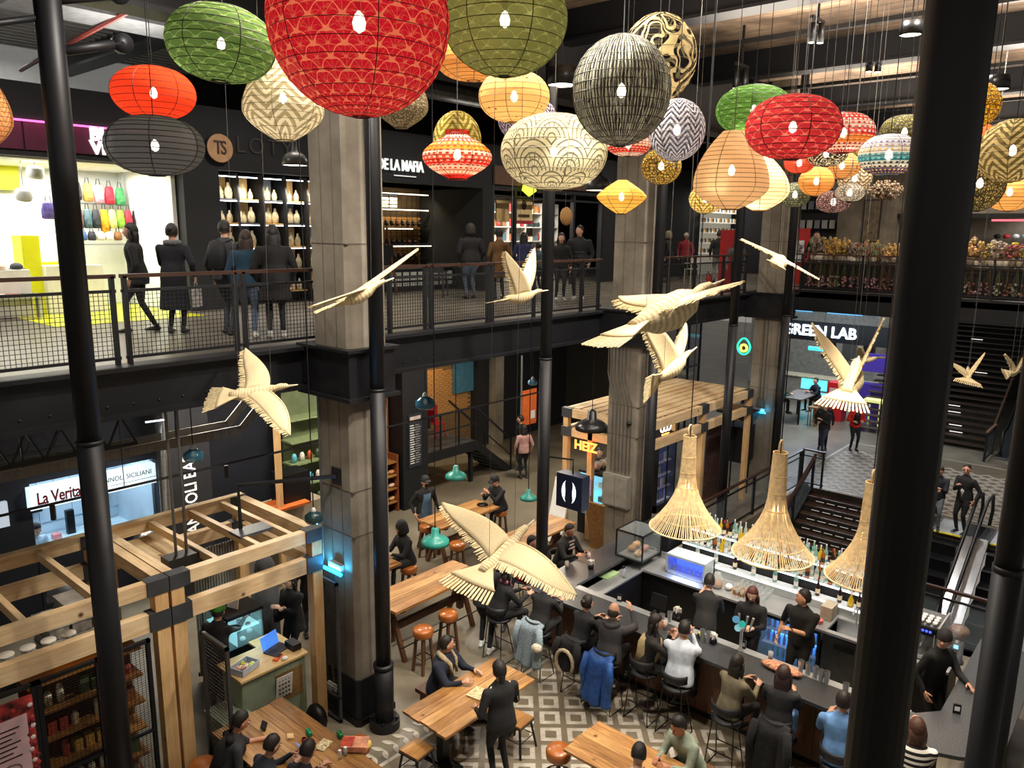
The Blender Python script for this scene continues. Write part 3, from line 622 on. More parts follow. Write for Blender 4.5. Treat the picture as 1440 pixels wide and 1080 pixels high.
def bird(label, B, T, L, Rt, chord=.30, fan=.22, fwd=.12, bodyw=.1, fork=0, wires=True, spread=1.0, arch=0):
    B, T, L, Rt = [at(*q[:2], t=q[2]) for q in (B, T, L, Rt)]
    ax = T-B; ln = ax.length; A = ax/ln
    side = (Rt-L); side -= A*side.dot(A); side.normalize(); up = A.cross(side)
    if up.z < 0: up = -up
    side2 = side
    cen = B+ax*.5
    t = thing('straw_bird', label, 'bird', cen)
    O = cen
    lc = lambda p: tuple(Vector(p)-O)
    # body: beak, head, neck, breast, rump
    st = [(0, .006, 0), (.10, .013, .0), (.125, .03, .012), (.19, .042, .014), (.25, .04, .004), (.34, bodyw*.8, -.012), (.48, bodyw, -.03), (.6, bodyw*.85, -.02), (.69, .06, 0), (.76, .05, 0)]
    MB().tube([lc(B+A*(s*ln)+up*dz) for s, r, dz in st], [(r*ln, r*.85*ln) for s, r, dz in st], 14, True, ref=tuple(up)).build('body', STRAW, t, True)
    MB().tube([lc(B), lc(B+A*.12*ln+up*.004)], [.006, .014*ln], 8).build('beak', mat('f4ead0', .6, 0, .05), t, True)
    for nm, tip, sg in (('wing', L, -1), ('wing', Rt, 1)):
        root = B+A*(.33*ln)+side*sg*.03*ln+up*.02*ln
        rows = []; edge_ = []; W = tip-root
        n = 16
        for i in range(n+1):
            s = i/n
            lead = root+W*s-A*(fwd*ln*sin(PI*s**.85)) + up*(arch*ln*sin(PI*s))
            cv = A*(chord*ln*(1-.12*s-.88*s**3)+.006)-W.normalized()*(.05*ln*(1-s)*s); tr_ = lead+cv; ch = cv.length
            row = []
            for j in range(7):
                q = j/6; row.append(lc(lead+cv*q+up*(.022*ln*sin(PI*q)*(1-s*.6))))
            rows.append(row); edge_.append((tr_, s, ch))
        wg = MB().grid(rows).build('wing', STRAW, t, True); md = wg.modifiers.new('s', 'SOLIDIFY'); md.thickness = .012
        rim = MB().tube([r_[0] for r_ in rows], .009, 6).build('wing_edge', STRIP, wg, True)
        fr = MB()
        for k in range(54):
            s = k/54; i = s*n; a = int(i); g = i-a; p = Vector(edge_[a][0]).lerp(edge_[a+1][0], g)
            d = (A*(.06+.035*rng.rand())*ln+W.normalized()*(.03*rng.rand()+.01)*ln).copy()
            fr.bar(lc(p-A*.01), lc(p+d*(1-.4*s)+up*.006*rng.randn()), .012, .004, up=tuple(up))
        fr.build('feather_fringe', STRIP, wg, kind='stuff')
    # tail: narrow root opening into a fan with separate strips at the end
    p0 = B+A*.66*ln; rows = []; nf = 15
    for i in range(7):
        s = i/6; row = []
        for j in range(nf+1):
            q = j/nf*2-1; wd = (.055+(fan-.055)*s**1.2)*ln; row.append(lc(p0+A*(.24*ln*s*(1-.06*q*q))+side2*(q*wd)+up*(.02*ln*(1-q*q)*(1-s))))
        rows.append(row)
    tl = MB().grid(rows).build('tail', STRAW, t, True); tl.modifiers.new('s', 'SOLIDIFY').thickness = .014
    for j in range(nf):
        q = (j+.5)/nf*2-1; a = Vector(rows[-1][j]).lerp(Vector(rows[-1][j+1]), .5); d = (A+side2*q*.32*spread).normalized()
        MB().bar(a-d*.02, a+d*(.13+.02*rng.rand())*ln, .62*fan*ln*2/nf, .006, up=tuple(up)).build('tail_feather', STRIP, tl)
    if wires:
        wb = MB()
        for p in (B+A*.3*ln, B+A*.66*ln): wb.tube([lc(p), lc(Vector((p.x+.1, p.y+.05, 11)))], .0022, 4)
        wb.build('hanging_wire', CORD, t)
    return t
bird('pale straw bird in level flight before the left walkway beam, beak to the right', (419, 541, 8.9), (294, 562, 8.9), (346, 491, 9.8), (408, 612, 8.2), chord=.27, fwd=.09, fan=.2)
bird('straw bird seen side-on beside the nearest pillar, wings nearly edge-on', (554, 391, 8.4), (446, 438, 8.2), (440, 430, 7.7), (588, 351, 9.0), chord=.16, fan=.1, fwd=.03)
bird('small straw bird with both wings raised in front of the walkway railing', (771, 408, 10.6), (690, 425, 10.2), (711, 354, 10.0), (752, 350, 11.0), chord=.26, fan=.12, fwd=.07)
bird('largest pale straw bird, wings spread wide above the wooden tables', (751, 731, 6.95), (652, 832, 6.3), (623, 708, 7.35), (811, 837, 6.05), chord=.27, fan=.24, fwd=.08, bodyw=.085)
bird('big brownish straw bird seen from below in front of the second pillar', (1019, 393, 6.4), (846, 484, 5.9), (872, 419, 6.6), (1047, 396, 5.6), chord=.2, fan=.17, fwd=.03, bodyw=.13)
bird('straw bird climbing right with raised wings, just under the big brownish bird', (980, 488, 9.6), (908, 549, 9.2), (902, 440, 9.0), (965, 455, 10.0), chord=.32, fan=.2, fwd=.08)
bird('straw bird flying away with wings in a steep V, fanned tail towards the viewer', (1208, 501, 9.8), (1184, 573, 8.7), (1141, 455, 9.2), (1243, 448, 9.2), chord=.30, fan=.17, fwd=.05)
bird('thin straw bird seen edge-on before the farthest pillar', (1100, 362, 12.6), (1092, 372, 11.4), (1042, 337, 12.0), (1152, 393, 12.0), chord=.12, fan=.08, fwd=.02)
bird('small dim straw bird with raised wings in front of the dark upper stairs', (1361, 515, 15.6), (1361, 540, 15.0), (1338, 510, 15.2), (1385, 496, 15.6), chord=.3, fan=.3, fwd=.05)
bird('small dim straw bird at the right edge before the escalator', (1436, 522, 14.6), (1412, 526, 14.2), (1413, 498, 14.2), (1441, 500, 14.6), chord=.22, fan=.12)
bird('distant pale straw bird behind the V-winged one', (1196, 506, 17), (1244, 503, 17), (1208, 488, 16.5), (1214, 500, 17.6), chord=.2, fan=.1)
# ============================================================ PEOPLE
PEND = []    # (object, materials) waiting for their remesh
def frame_dir(yaw, pitch): return Vector((cos(yaw)*cos(pitch), sin(yaw)*cos(pitch), sin(pitch)))
def ik(a, b, l1, l2, pole):
    a = Vector(a); b = Vector(b); d = b-a; L = min(d.length, (l1+l2)*.995); dn = d.normalized(); b = a+dn*L
    x = (l1*l1-l2*l2+L*L)/(2*L); hgt = math.sqrt(max(0, l1*l1-x*x)); p = Vector(pole); p = (p-dn*p.dot(dn))
    p = p.normalized() if p.length > 1e-6 else Vector((0, 0, -1))
    return a+dn*x+p*hgt, b
def head_mb(M, mb, sk, dark, lips, white):
    n, m = 22, 16; v = []
    for i in range(m+1):
        ph = PI*i/m
        for j in range(n):
            th = 2*PI*j/n; x, y, z = sin(ph)*cos(th), sin(ph)*sin(th), cos(ph)
            X, Y, Z_ = x*.092, y*.074, z*.115
            if z < 0:
                k = -z; Y *= 1-.30*k; X = X*(1-.12*k)+(.012*k if x > 0 else .02*k)
            if x > .2:
                Y *= 1-.08*(x-.2); X *= .97
                if abs(y) < .22 and -.25 < z < .12: X += .020*(1-abs(y)/.22)*(1-abs(z+.14)/.3 if abs(z+.14) < .3 else 0)
                if .10 < abs(y) < .55 and -.02 < z < .25: X -= .006
            v.append(M @ Vector((X, Y, Z_)))
    f = []
    for i in range(m):
        for j in range(n): f.append((i*n+j, (i+1)*n+j, (i+1)*n+(j+1) % n, i*n+(j+1) % n))
    mb.cm = sk; mb.add(v, f)
    for s in (-1, 1):
        mb.cm = sk; mb.ell(tuple(M @ Vector((.0, s*.076, -.008))), (.017, .008, .028), 8, 5, M.to_3x3().to_4x4())
        mb.cm = white; mb.ell(tuple(M @ Vector((.079, s*.029, .012))), (.008, .013, .007), 6, 4, M.to_3x3().to_4x4())
        mb.cm = dark; mb.ell(tuple(M @ Vector((.085, s*.029, .012))), (.004, .006, .006), 6, 4, M.to_3x3().to_4x4())
        mb.ell(tuple(M @ Vector((.083, s*.030, .032))), (.006, .017, .004), 6, 4, M.to_3x3().to_4x4())
    mb.cm = sk; mb.ell(tuple(M @ Vector((.098, 0, -.014))), (.014, .012, .013), 8, 5, M.to_3x3().to_4x4())
    mb.cm = lips; mb.ell(tuple(M @ Vector((.088, 0, -.052))), (.007, .023, .007), 8, 4, M.to_3x3().to_4x4())
def hand_mb(mb, W, d, nrm, side, sk, curl=.5):
    d = Vector(d).normalized(); nrm = Vector(nrm); nrm = (nrm-d*nrm.dot(d)).normalized(); y = nrm.cross(d)*side  # y towards the thumb
    P = lambda a, b, c: W+d*a+y*b+nrm*c
    mb.cm = sk
    mb.tube([P(-.02, 0, 0), P(.02, .004, 0), P(.055, .004, 0), P(.088, 0, 0)], [(.024, .019), (.034, .016), (.041, .014), (.038, .011)], 10, ref=tuple(nrm))
    for k, (b, L) in enumerate(((.03, .066), (.010, .075), (-.010, .070), (-.029, .055))):
        a0 = .084; pts = [P(a0-.02, b, 0)]; ang = 0; q = Vector((a0, 0)); x, z = a0, 0
        for sgm in range(3):
            ang += curl*(.55+.12*k); x += cos(ang)*L*.36; z += sin(ang)*L*.36; pts.append(P(x, b*1.08, z))
        mb.tube(pts, [.0095, .0088, .008, .0062], 6)
    mb.tube([P(.012, .03, .002), P(.036, .056, .008), P(.058, .066, .018+.02*curl), P(.075, .062, .026+.03*curl)], [.013, .0115, .009, .0068], 6)
HAIRM = {}
def person(label, x, y, z=0, face=0, pose='stand', top='1a1a1c', bot='16161a', hair='1c140f', hs='short', skin='c49478', h=1.72, seat=.46, lean=4, nod=0, look=0,
           hands=None, stride=0, coat=0, shoe='18181a', slim=1, curl=.45, sleeve=1, group=None, prop=None, footz=None, fat=1, twist=0, knee=.12, bandm=None, name='person'):
    s = h/1.72; t = thing(name, label, 'person', (x, y, z), rad(face), group); fz = (footz or 0)
    hip = Vector((0, 0, .93*s)) if pose == 'stand' else Vector((0, 0, seat+.10*s))
    L = rad(lean); sd = Vector((sin(L), 0, cos(L))); fat = fat*1.12; slim = slim*.99
    S = lambda k, dx=0: hip+sd*(k*s)+Vector((dx*s, 0, 0))
    chest = S(.46); neck = S(.515)
    tw = rad(twist); lat = Vector((-sin(tw), cos(tw), 0))
    w_ = slim*fat
    T_ = MB(); xr = (cos(tw), sin(tw), 0)
    def ringtube(mb, pts, rs): mb.tube(pts, rs, 14, ref=(0, 1, 0))
    # torso rings: (height, half width, half depth)
    tr_ = [(-.11, .168, .128), (-.04, .172, .128), (.06, .165, .12), (.18, .145, .105), (.30, .165, .115), (.385, .175, .115), (.44, .145, .10), (.485, .09, .075), (.535, .055, .055)]
    pts = [S(k, -.01+.02*sin(max(0, k)*5)) for k, a, b in tr_]; rs = [(a*s*w_, b*s*fat) for k, a, b in tr_]
    if coat and pose == 'stand':
        pts = [S(-.06-coat)]+[S(-.06-coat*.5)]+pts; rs = [(.20*s*w_, .16*s), (.185*s*w_, .145*s)]+rs
    # frame so that width runs along lat
    def etube(mb, pts, rs, n=16):
        v = []; k = len(pts)
        for i in range(k):
            d = (pts[min(i+1, k-1)]-pts[max(i-1, 0)]).normalized(); a = (lat-d*lat.dot(d)).normalized(); b = d.cross(a)
            for j in range(n): th = 2*PI*j/n; v.append(pts[i]+a*cos(th)*rs[i][0]+b*sin(th)*rs[i][1])
        f = [(i*n+j, i*n+(j+1) % n, (i+1)*n+(j+1) % n, (i+1)*n+j) for i in range(k-1) for j in range(n)]
        f += [tuple(range(n))[::-1], tuple((k-1)*n+j for j in range(n))]; mb.add(v, f)
    etube(T_, pts, rs)
    D = MB()  # details kept sharp: head, hands, shoes
    if hands is None: hands = ((.06, .26, -.55), (.04, .26, -.55))    # left then right, offsets from the chest (forward, outward, up)
    wr = []
    for sg, hd in ((1, hands[0]), (-1, hands[1])):
        sh = S(.405)+lat*(sg*.168*s*w_); tgt = chest+Vector((hd[0], 0, hd[2]))*s+lat*(sg*hd[1]*s)
        el, wst = ik(sh, tgt, .285*s, .255*s, Vector((-.35, sg*.45, -1)))
        T_.tube([sh+(chest-sh)*.25+Vector((0, 0, -.015)), sh, sh.lerp(el, .5), el], [.05*s, .057*s*fat, .052*s*fat, .046*s*fat], 10)
        T_.ell(tuple(sh), (.056*s*fat,)*3, 10, 6); T_.ell(tuple(el), (.047*s*fat,)*3, 8, 6)
        e2 = wst if sleeve > .9 else el.lerp(wst, .12)
        if sleeve > .9: T_.tube([el, el.lerp(wst, .5), wst], [.047*s*fat, .041*s, .033*s], 10)
        else: D.cm = 0; D.tube([el.lerp(sh, .25), el, el.lerp(wst, .5), wst], [.037*s, .039*s, .034*s, .025*s], 10)
        if sleeve < .9: T_.ell(tuple(el.lerp(sh, .3)), (.045*s,)*3, 8, 6)
        D.cm = 0; D.tube([S(.36), sh, el, wst], [.03*s, .034*s, .028*s, .024*s], 8)
        wr.append(wst); nrm = Vector((0, -sg*.6, -1)) if hd[2] > -.45 else Vector((0, -sg, 0))
        hand_mb(D, wst, (wst-el)+Vector((0, 0, .0)), nrm, sg if nrm.z < -.5 else sg, 0, curl)
    B_ = MB()
    etube(B_, [S(-.10), S(-.03), S(.06), S(.12)], [(.12*s, .10*s), (.155*s*w_, .112*s), (.135*s*w_, .09*s), (.10*s*w_, .07*s)])
    for sg in (1, -1):
        hp = hip+lat*(sg*.085*s)-Vector((0, 0, .04*s))
        if pose == 'stand':
            st_ = stride*sg; ft = Vector((st_*s+hip.x, sg*.10*s, .085*s)); kn, an = ik(hp, ft, .43*s, .42*s, Vector((1, 0, 0)))
        else:
            ft = Vector((.40*s+.03, sg*(knee)*s, max(fz+.085, seat-.37*s))); kn = Vector((.42*s, sg*(knee+.02)*s, seat+.07*s)); an = ft
        B_.tube([hp, hp.lerp(kn, .5), kn, kn.lerp(an, .35), an], [.086*s*fat, .074*s*fat, .055*s, .052*s, .042*s], 12)
        B_.ell(tuple(kn), (.056*s,)*3, 8, 6)
        D.cm = 0; D.tube([S(-.02), hp, kn, an], [.05*s, .055*s, .04*s, .03*s], 8)
        D.cm = 1; ang = 0
        D.tube([an+Vector((-.07, 0, -.055))*s, an+Vector((-.03, 0, -.045))*s, an+Vector((.05, sg*.008, -.05))*s, an+Vector((.13, sg*.012, -.06))*s, an+Vector((.175, sg*.012, -.066))*s],
               [(.03*s, .024*s), (.036*s, .042*s), (.041*s, .034*s), (.044*s, .022*s), (.026*s, .014*s)], 10, ref=(0, 0, 1))
        D.tube([an+Vector((-.02, 0, -.06))*s, an+Vector((-.01, 0, .03))*s], .034*s, 8)
    # head
    hy = rad(look); hn = rad(nod)+L*.35
    hc = neck+Vector((sin(L)*.06+.015+.06*sin(hn), 0, .135))*s
    M = Matrix.Translation(hc) @ Matrix.Rotation(hy+tw, 4, 'Z') @ Matrix.Rotation(hn, 4, 'Y') @ Matrix.Scale(s*1.1, 4)
    D.cm = 0; D.tube([S(-.05), S(.15), S(.36), S(.48)], [.1*s, .1*s, .09*s, .055*s], 10); D.tube([S(.48), neck, hc-Vector((.015, 0, .05))*s], [.06*s, .052*s, .05*s], 12)
    head_mb(M, D, 0, 2, 3, 4)
    sk = mat(skin, .5, 0, .05, 20, name='skin')
    ms = [sk, mat(shoe, .5, 0, .1), mat('1c1512', .4, 0, 0), mat('9c5a50', .5, 0, 0), mat('e8e4de', .4, 0, 0)]
    db = D.build('body', ms, t, True)
    for nm, mb, c in (('top_garment', T_, top), ('trousers', B_, bot)):
        mm = c if not isinstance(c, str) else mat(c, .85, 0, .16, 9, .35, name='cloth')
        o = mb.build(nm, mm, t, True); r = o.modifiers.new('r', 'REMESH'); r.mode = 'VOXEL'; r.voxel_size = .021 if nm == 'top_garment' else .024; r.use_smooth_shade = True
        sm = o.modifiers.new('s', 'SMOOTH'); sm.factor = .6; sm.iterations = 3
        PEND.append(o)
    # hair
    hm = mat(hair, .55, 0, .25, 30, .4, name='hair', stretch=(3, 3, 1)); R3 = M.to_3x3().to_4x4(); H_ = MB()
    def shell(rx, ry, rz, cx, cz, cut, n=20, m=14, jag=.03):
        v = []; 
        for i in range(m+1):
            ph = (PI*cut)*i/m
            for j in range(n):
                th = 2*PI*j/n; q = 1+jag*sin(th*7+i*1.7)*.7; x, y, zz = sin(ph)*cos(th)*q, sin(ph)*sin(th)*q, cos(ph)
                fr = max(0, x)*max(0, -zz+.45)
                v.append(M @ Vector((cx+x*rx-fr*.16, y*ry, cz+zz*rz)))
        f = [(i*n+j, (i+1)*n+j, (i+1)*n+(j+1) % n, i*n+(j+1) % n) for i in range(m) for j in range(n)]+[tuple(m*n+j for j in range(n))]
        H_.add(v, f)
    if hs == 'bald': shell(.088, .079, .085, -.022, -.02, .62)
    elif hs in ('short', 'curly'): shell(.094, .082, .118, -.016, .016, .66, jag=.03 if hs == 'short' else .09)
    elif hs in ('long', 'bun', 'bob', 'pony'):
        shell(.098, .086, .120, -.012, .014, .68)
        if hs in ('long', 'bob', 'pony'):
            ln_ = dict(long=.44, bob=.19, pony=.40)[hs]; w0 = .07 if hs == 'pony' else .088
            ps = [M @ Vector((-.03, 0, .03)), M @ Vector((-.062, 0, -.06)), hc+Vector((-.075-.3*0, 0, -.17))*s, hc+Vector((-.10, 0, -.30))*s-sd*0, hc+Vector((-.10, 0, -.12-ln_))*s]
            ps = ps[:4] if hs == 'bob' else ps; ps = ps if hs != 'bob' else ps[:3]+[hc+Vector((-.055, 0, -.15-.04))*s]
            rr = [(w0*s, .07*s), (w0*1.02*s, .055*s), (w0*1.08*s, .04*s), (w0*.95*s, .03*s), (.035*s, .014*s)][:len(ps)]
            if hs == 'pony': rr = [(.05*s, .05*s), (.045*s, .045*s), (.038*s, .035*s), (.032*s, .028*s), (.012*s, .012*s)]
            etube(H_, ps, rr, 12)
            if hs != 'pony':
                for sg in (-1, 1): H_.tube([M @ Vector((.01, sg*.07, .03)), M @ Vector((.0, sg*.083, -.05)), M @ Vector((-.01, sg*.082, -.13)), hc+lat*(sg*.085*s)+Vector((.0, 0, -.16-ln_*.45))*s], [.022*s, .027*s, .026*s, .010*s], 7)
        if hs == 'bun': H_.ell(tuple(M @ Vector((-.10, 0, .04))), (.042, .045, .042), 10, 7)
    elif hs in ('beanie', 'cap', 'hood'):
        shell(.09, .08, .11, -.018, .0, .66)
    H_.build('hair', hm, t, True)
    if hs in ('beanie', 'cap', 'hood'):
        b = MB(); v = []; n = 20
        prf = [(.001, .132), (.04, .128), (.075, .105), (.093, .07), (.099, .035), (.101, .015)] if hs != 'hood' else [(.001, .15), (.06, .14), (.10, .09), (.115, .03), (.115, -.05), (.11, -.1)]
        cx = -.008 if hs != 'hood' else -.03
        b.lathe([(r, zz) for r, zz in prf[::-1]], (0, 0, 0), n, True, Matrix.Diagonal((1, .88, 1, 1)))
        b.v = [tuple(M @ Vector((px+cx, py, pz))) for px, py, pz in b.v]
        if hs == 'cap':
            k0 = len(b.v); b.tube([M @ Vector((.07, 0, .045)), M @ Vector((.13, 0, .04)), M @ Vector((.165, 0, .03))], [(.07*s, .012*s), (.065*s, .010*s), (.03*s, .008*s)], 10, ref=(0, 0, 1))
        b.build('beanie' if hs == 'beanie' else 'cap' if hs == 'cap' else 'hood', bandm or mat('17171a', .8, 0, .1), t, True)
    t['_h'] = 0
    del t['_h']
    return t, dict(hip=hip, chest=chest, neck=neck, head=M, wr=wr, sd=sd, s=s)
def finish_people():
    dg = bpy.context.evaluated_depsgraph_get(); dg.update()
    new = [(o, bpy.data.meshes.new_from_object(o.evaluated_get(dg))) for o in PEND]
    for o, me in new: o.modifiers.clear(); o.data = me; me.polygons.foreach_set('use_smooth', [True]*len(me.polygons))
    PEND.clear()
def part(t, mb, name, m, smooth=True, label=None): return mb.build(name, m, t, smooth, label=label)
def bag(t, J, kind='back', col='15161a'):
    b = MB(); m = mat(col, .7, 0, .1)
    if kind == 'back':
        c = J['hip']+J['sd']*.27+Vector((-.21, 0, 0)); b.tube([c-J['sd']*.22, c-J['sd']*.18, c+J['sd']*.05, c+J['sd']*.2, c+J['sd']*.24], [(.05, .03), (.15, .09), (.15, .085), (.13, .07), (.05, .03)], 12, ref=(1, 0, 0))
        for sg in (-1, 1): b.tube([c+J['sd']*.2+Vector((.03, sg*.09, 0)), J['chest']+Vector((.02, sg*.11, .05)), J['chest']+Vector((.13, sg*.10, -.08)), J['chest']+Vector((.02, sg*.17, -.3))], .014, 6)
        return part(t, b, 'backpack', m)
    c = J['hip']+Vector((.02, -.26, -.02)); b.cbox(c, (.26, .07, .20)); b.tube([c+Vector((.0, 0, .1)), J['chest']+Vector((-.12, -.06, .05)), J['chest']+Vector((-.02, .07, .08)), J['chest']+Vector((.13, -.02, -.08)), c+Vector((.1, 0, .1))], .01, 6)
    return part(t, b, 'shoulder_bag', m)
# ============================================================ GROUND FLOOR: BAR
GRAN = mat('3f4144', .3, 0, .5, 70, name='speckled_granite'); DWOOD = wood('4a2e1e', '6e482e', 2, 3, .5)
TW = [wood('74481e', 'c8985a', 0, 3), wood('603c1a', 'b28246', 0, 3), wood('865a2c', 'd2a668', 0, 3)]
TWY = [wood('74481e', 'c8985a', 1, 3), wood('603c1a', 'b28246', 1, 3), wood('865a2c', 'd2a668', 1, 3)]
LEATH = mat('a05a22', .32, 0, .15, 12, coat=.3); STW = wood('4a2e1a', '6e4828', 2, 3, .5); STS = mat('c2c6c8', .42, .7, .1, 3, name='brushed_steel')
bar = thing('bar_counter', 'long U-shaped bar counter with granite top and dark plank front', 'bar', (9.5, 4, 0))
def P(mb, name, m, t, smooth=False, label=None, kind=None):     # part given in world coordinates
    o = mb.build(name, m, t, smooth, kind=kind, label=label); o.matrix_parent_inverse = Matrix.Translation(t.location).inverted() if t.rotation_euler[2] == 0 else (Matrix.Translation(t.location) @ Matrix.Rotation(t.rotation_euler[2], 4, 'Z')).inverted(); return o
arc = [(9.5+.75-.75*cos(a), 1.7-.75*sin(a)) for a in [k*PI/12 for k in range(0, 7)]]
P(MB().prism([(9.5, 7.98)]+arc+[(12.9, .95), (12.9, 1.72), (10.45, 1.72), (10.18, 1.95), (10.18, 7.35), (13.3, 7.35), (13.3, 7.98)], 1.05, 1.1), 'countertop', GRAN, bar)
for k in range(14): P(MB().box(9.76, 9.8, 1.75+k*.434, 2.175+k*.434, .1, 1.05), 'plank', DWOOD, bar)
for k in range(9): P(MB().box(9.8+k*.39, 10.18+k*.39, 7.72, 7.76, .1, 1.05), 'plank', DWOOD, bar)
for k in range(8): P(MB().box(9.9+k*.36, 10.25+k*.36, 1.18, 1.22, .1, 1.05), 'plank', DWOOD, bar)
P(MB().box(9.8, 9.9, 1.6, 7.7, 0, 1.05).box(9.8, 13.2, 7.6, 7.72, 0, 1.05).box(9.9, 12.8, 1.22, 1.3, 0, 1.05).box(9.78, 9.84, 1.6, 7.7, 0, .1), 'bar_body', BLK2, bar)
P(MB().box(10.06, 10.2, 2.0, 7.3, 1.1, 1.104).box(10.18, 10.5, 2.0, 7.0, .86, .9).box(10.2, 13, 7.0, 7.34, .9, .93).box(10.18, 10.22, 2, 7, .9, .97), 'service_shelf', STS, bar)
P(MB().box(10.22, 10.5, 2.1, 6.9, .1, .85).box(10.5, 13, 7.02, 7.3, 0, .9), 'under_cabinet', BLK, bar)
# back counter with sink and fridges
bc = thing('back_counter', 'stainless steel back counter with sink and glowing blue fridge', 'counter', (12.1, 4.5, 0))
P(MB().box(11.75, 12.45, 1.9, 3.05, .93, .97).box(11.75, 12.45, 3.65, 7.02, .93, .97).box(11.75, 11.85, 3.05, 3.65, .93, .97).box(12.35, 12.45, 3.05, 3.65, .93, .97).box(12.43, 12.46, 1.9, 7, .97, 1.1), 'worktop', STS, bc)
P(MB().box(11.85, 12.35, 3.05, 3.65, .7, .72).box(11.84, 11.86, 3.05, 3.65, .7, .96).box(12.34, 12.36, 3.05, 3.65, .7, .96).tube([(12.3, 3.35, .97), (12.3, 3.35, 1.25), (12.15, 3.35, 1.3), (12.08, 3.35, 1.22)], .012, 8), 'sink_basin', STS, bc)
P(MB().box(11.8, 12.4, 4.75, 7.0, 0, .92), 'cabinet', BLK2, bc); P(MB().box(11.8, 12.4, 1.9, 3.0, 0, .92), 'cabinet', BLK2, bc)
P(MB().box(11.78, 11.8, 3.03, 3.68, .08, .9).box(11.79, 12.3, 3.03, 3.05, .08, .9), 'dishwasher_front', mat('5a5c5e', .35, .9, .1), bc); P(MB().box(11.76, 11.78, 3.2, 3.5, .72, .8), 'handle', BLK2, bc)
P(MB().box(11.8, 12.4, 3.72, 3.76, .05, .92).box(11.8, 12.4, 4.7, 4.75, .05, .92).box(12.35, 12.4, 3.7, 4.75, .05, .92).box(11.78, 12.4, 3.72, 4.75, .86, .92).box(11.78, 12.4, 3.72, 4.75, .05, .1), 'fridge_case', BLK2, bc)
BLUE = emitm('4aa8ff', 3.2)
P(MB().box(12.3, 12.34, 3.78, 4.7, .12, .86), 'fridge_light_panel', BLUE, bc)
P(MB().box(11.9, 12.3, 3.78, 4.7, .34, .36).box(11.9, 12.3, 3.78, 4.7, .6, .62), 'fridge_shelf', mat('bcd6ee', .3), bc)
for i in range(10):
    for z, c in ((.12, '3a9a7a'), (.36, '6a3a9a'), (.62, '2a6ac0')):
        P(MB().lathe([(.024, 0), (.026, .1), (.012, .15), (.012, .19)], (12.0, 3.82+i*.09, z), 8), 'drink_bottle', mat(c, .2, 0, 0), bc)
P(MB().box(11.775, 11.785, 3.76, 4.7, .1, .86), 'fridge_glass', glassm('a8d0ff', .15), bc)
light('fridge_glow', 'AREA', (11.7, 4.2, .5), 10, (.35, .65, 1), .8, .6, tgt=(10.5, 4.2, .5))
# bottle display
sh = thing('bottle_display', 'black tiered bottle shelf behind the bar with lit white edges', 'shelf', (12.9, 4.9, 0))
P(MB().box(12.5, 13.5, 2.9, 6.75, 0, 1.08).box(12.78, 13.5, 2.9, 6.75, 1.08, 1.24).box(13.1, 13.5, 2.9, 6.75, 1.24, 1.42), 'shelf_body', BLK2, sh)
LED = emitm('f4f6ff', 2.2)
for x, z in ((12.5, 1.08), (12.78, 1.24), (13.1, 1.42)): P(MB().box(x+.03, x+.26, 2.9, 6.75, z, z+.013), 'shelf_glass', mat('c4ccd4', .2), sh); P(MB().box(x, x+.03, 2.9, 6.75, z, z+.02), 'shelf_light', LED, sh)
BT = [('clear glass spirit bottle on the lit bar shelf', 'clear spirit bottles behind the bar', mat('c8dcd8', .1, 0, 0, alpha=.55), 'd8d8d8'),
      ('pale green glass bottle on the lit bar shelf', 'pale green bottles behind the bar', mat('8fc4b4', .1, 0, 0, alpha=.6), 'e8e8e8'),
      ('amber whisky bottle on the lit bar shelf', 'amber bottles behind the bar', mat('9a5a1c', .12, 0, 0), '181818'),
      ('dark wine-brown bottle on the lit bar shelf', 'dark bottles behind the bar', mat('2a1614', .12, 0, 0), 'a02020'),
      ('yellow liqueur bottle on the lit bar shelf', 'yellow bottles behind the bar', mat('c8a828', .12, 0, 0), 'f0f0f0')]
protos = []
for i, (lb, gr, m_, cc) in enumerate(BT):
    t = thing('bottle', lb, 'bottle', (12.6, 3.0+i*.17, 1.1), 0, gr)
    prf = [(.034, 0), (.037, .02), (.037, .17), (.03, .2), (.013, .235), (.012, .29)] if i != 4 else [(.04, 0), (.05, .05), (.045, .12), (.014, .19), (.013, .25)]
    MB().lathe(prf, n=12).build('glass_body', m_, t, True); tp = prf[-1][1]
    MB().lathe([(.0135, 0), (.0135, .03)], (0, 0, tp), 8).build('cap', mat(cc, .4, 0, 0), t)
    MB().lathe([(.038, .05), (.038, .13)], n=12, cap=False).build('paper_label', mat(('e8e0d0', 'f0f0ea', '2a1c10', 'e8d8b0', 'f4e8a0')[i], .6, 0, .1), t, True)
    protos.append(t)
rows_ = [(12.66, 1.095), (12.86, 1.255), (12.98, 1.255), (13.2, 1.435), (13.36, 1.435)]
n_ = 0
for ri, (bx_, bz) in enumerate(rows_):
    for k in range(30):
        if ri == 0 and k % 3: continue
        if ri == 0 and k < 5: continue
        pt = protos[int(rng.choice(5, p=[.36, .28, .14, .14, .08]))]
        copy_tree(pt, (bx_+rng.uniform(-.02, .02), 2.98+k*.126+rng.uniform(-.02, .02), bz), rng.uniform(0, 6))
for i, p_ in enumerate(protos): p_.location = (12.62, 3.05+i*.126, 1.095)
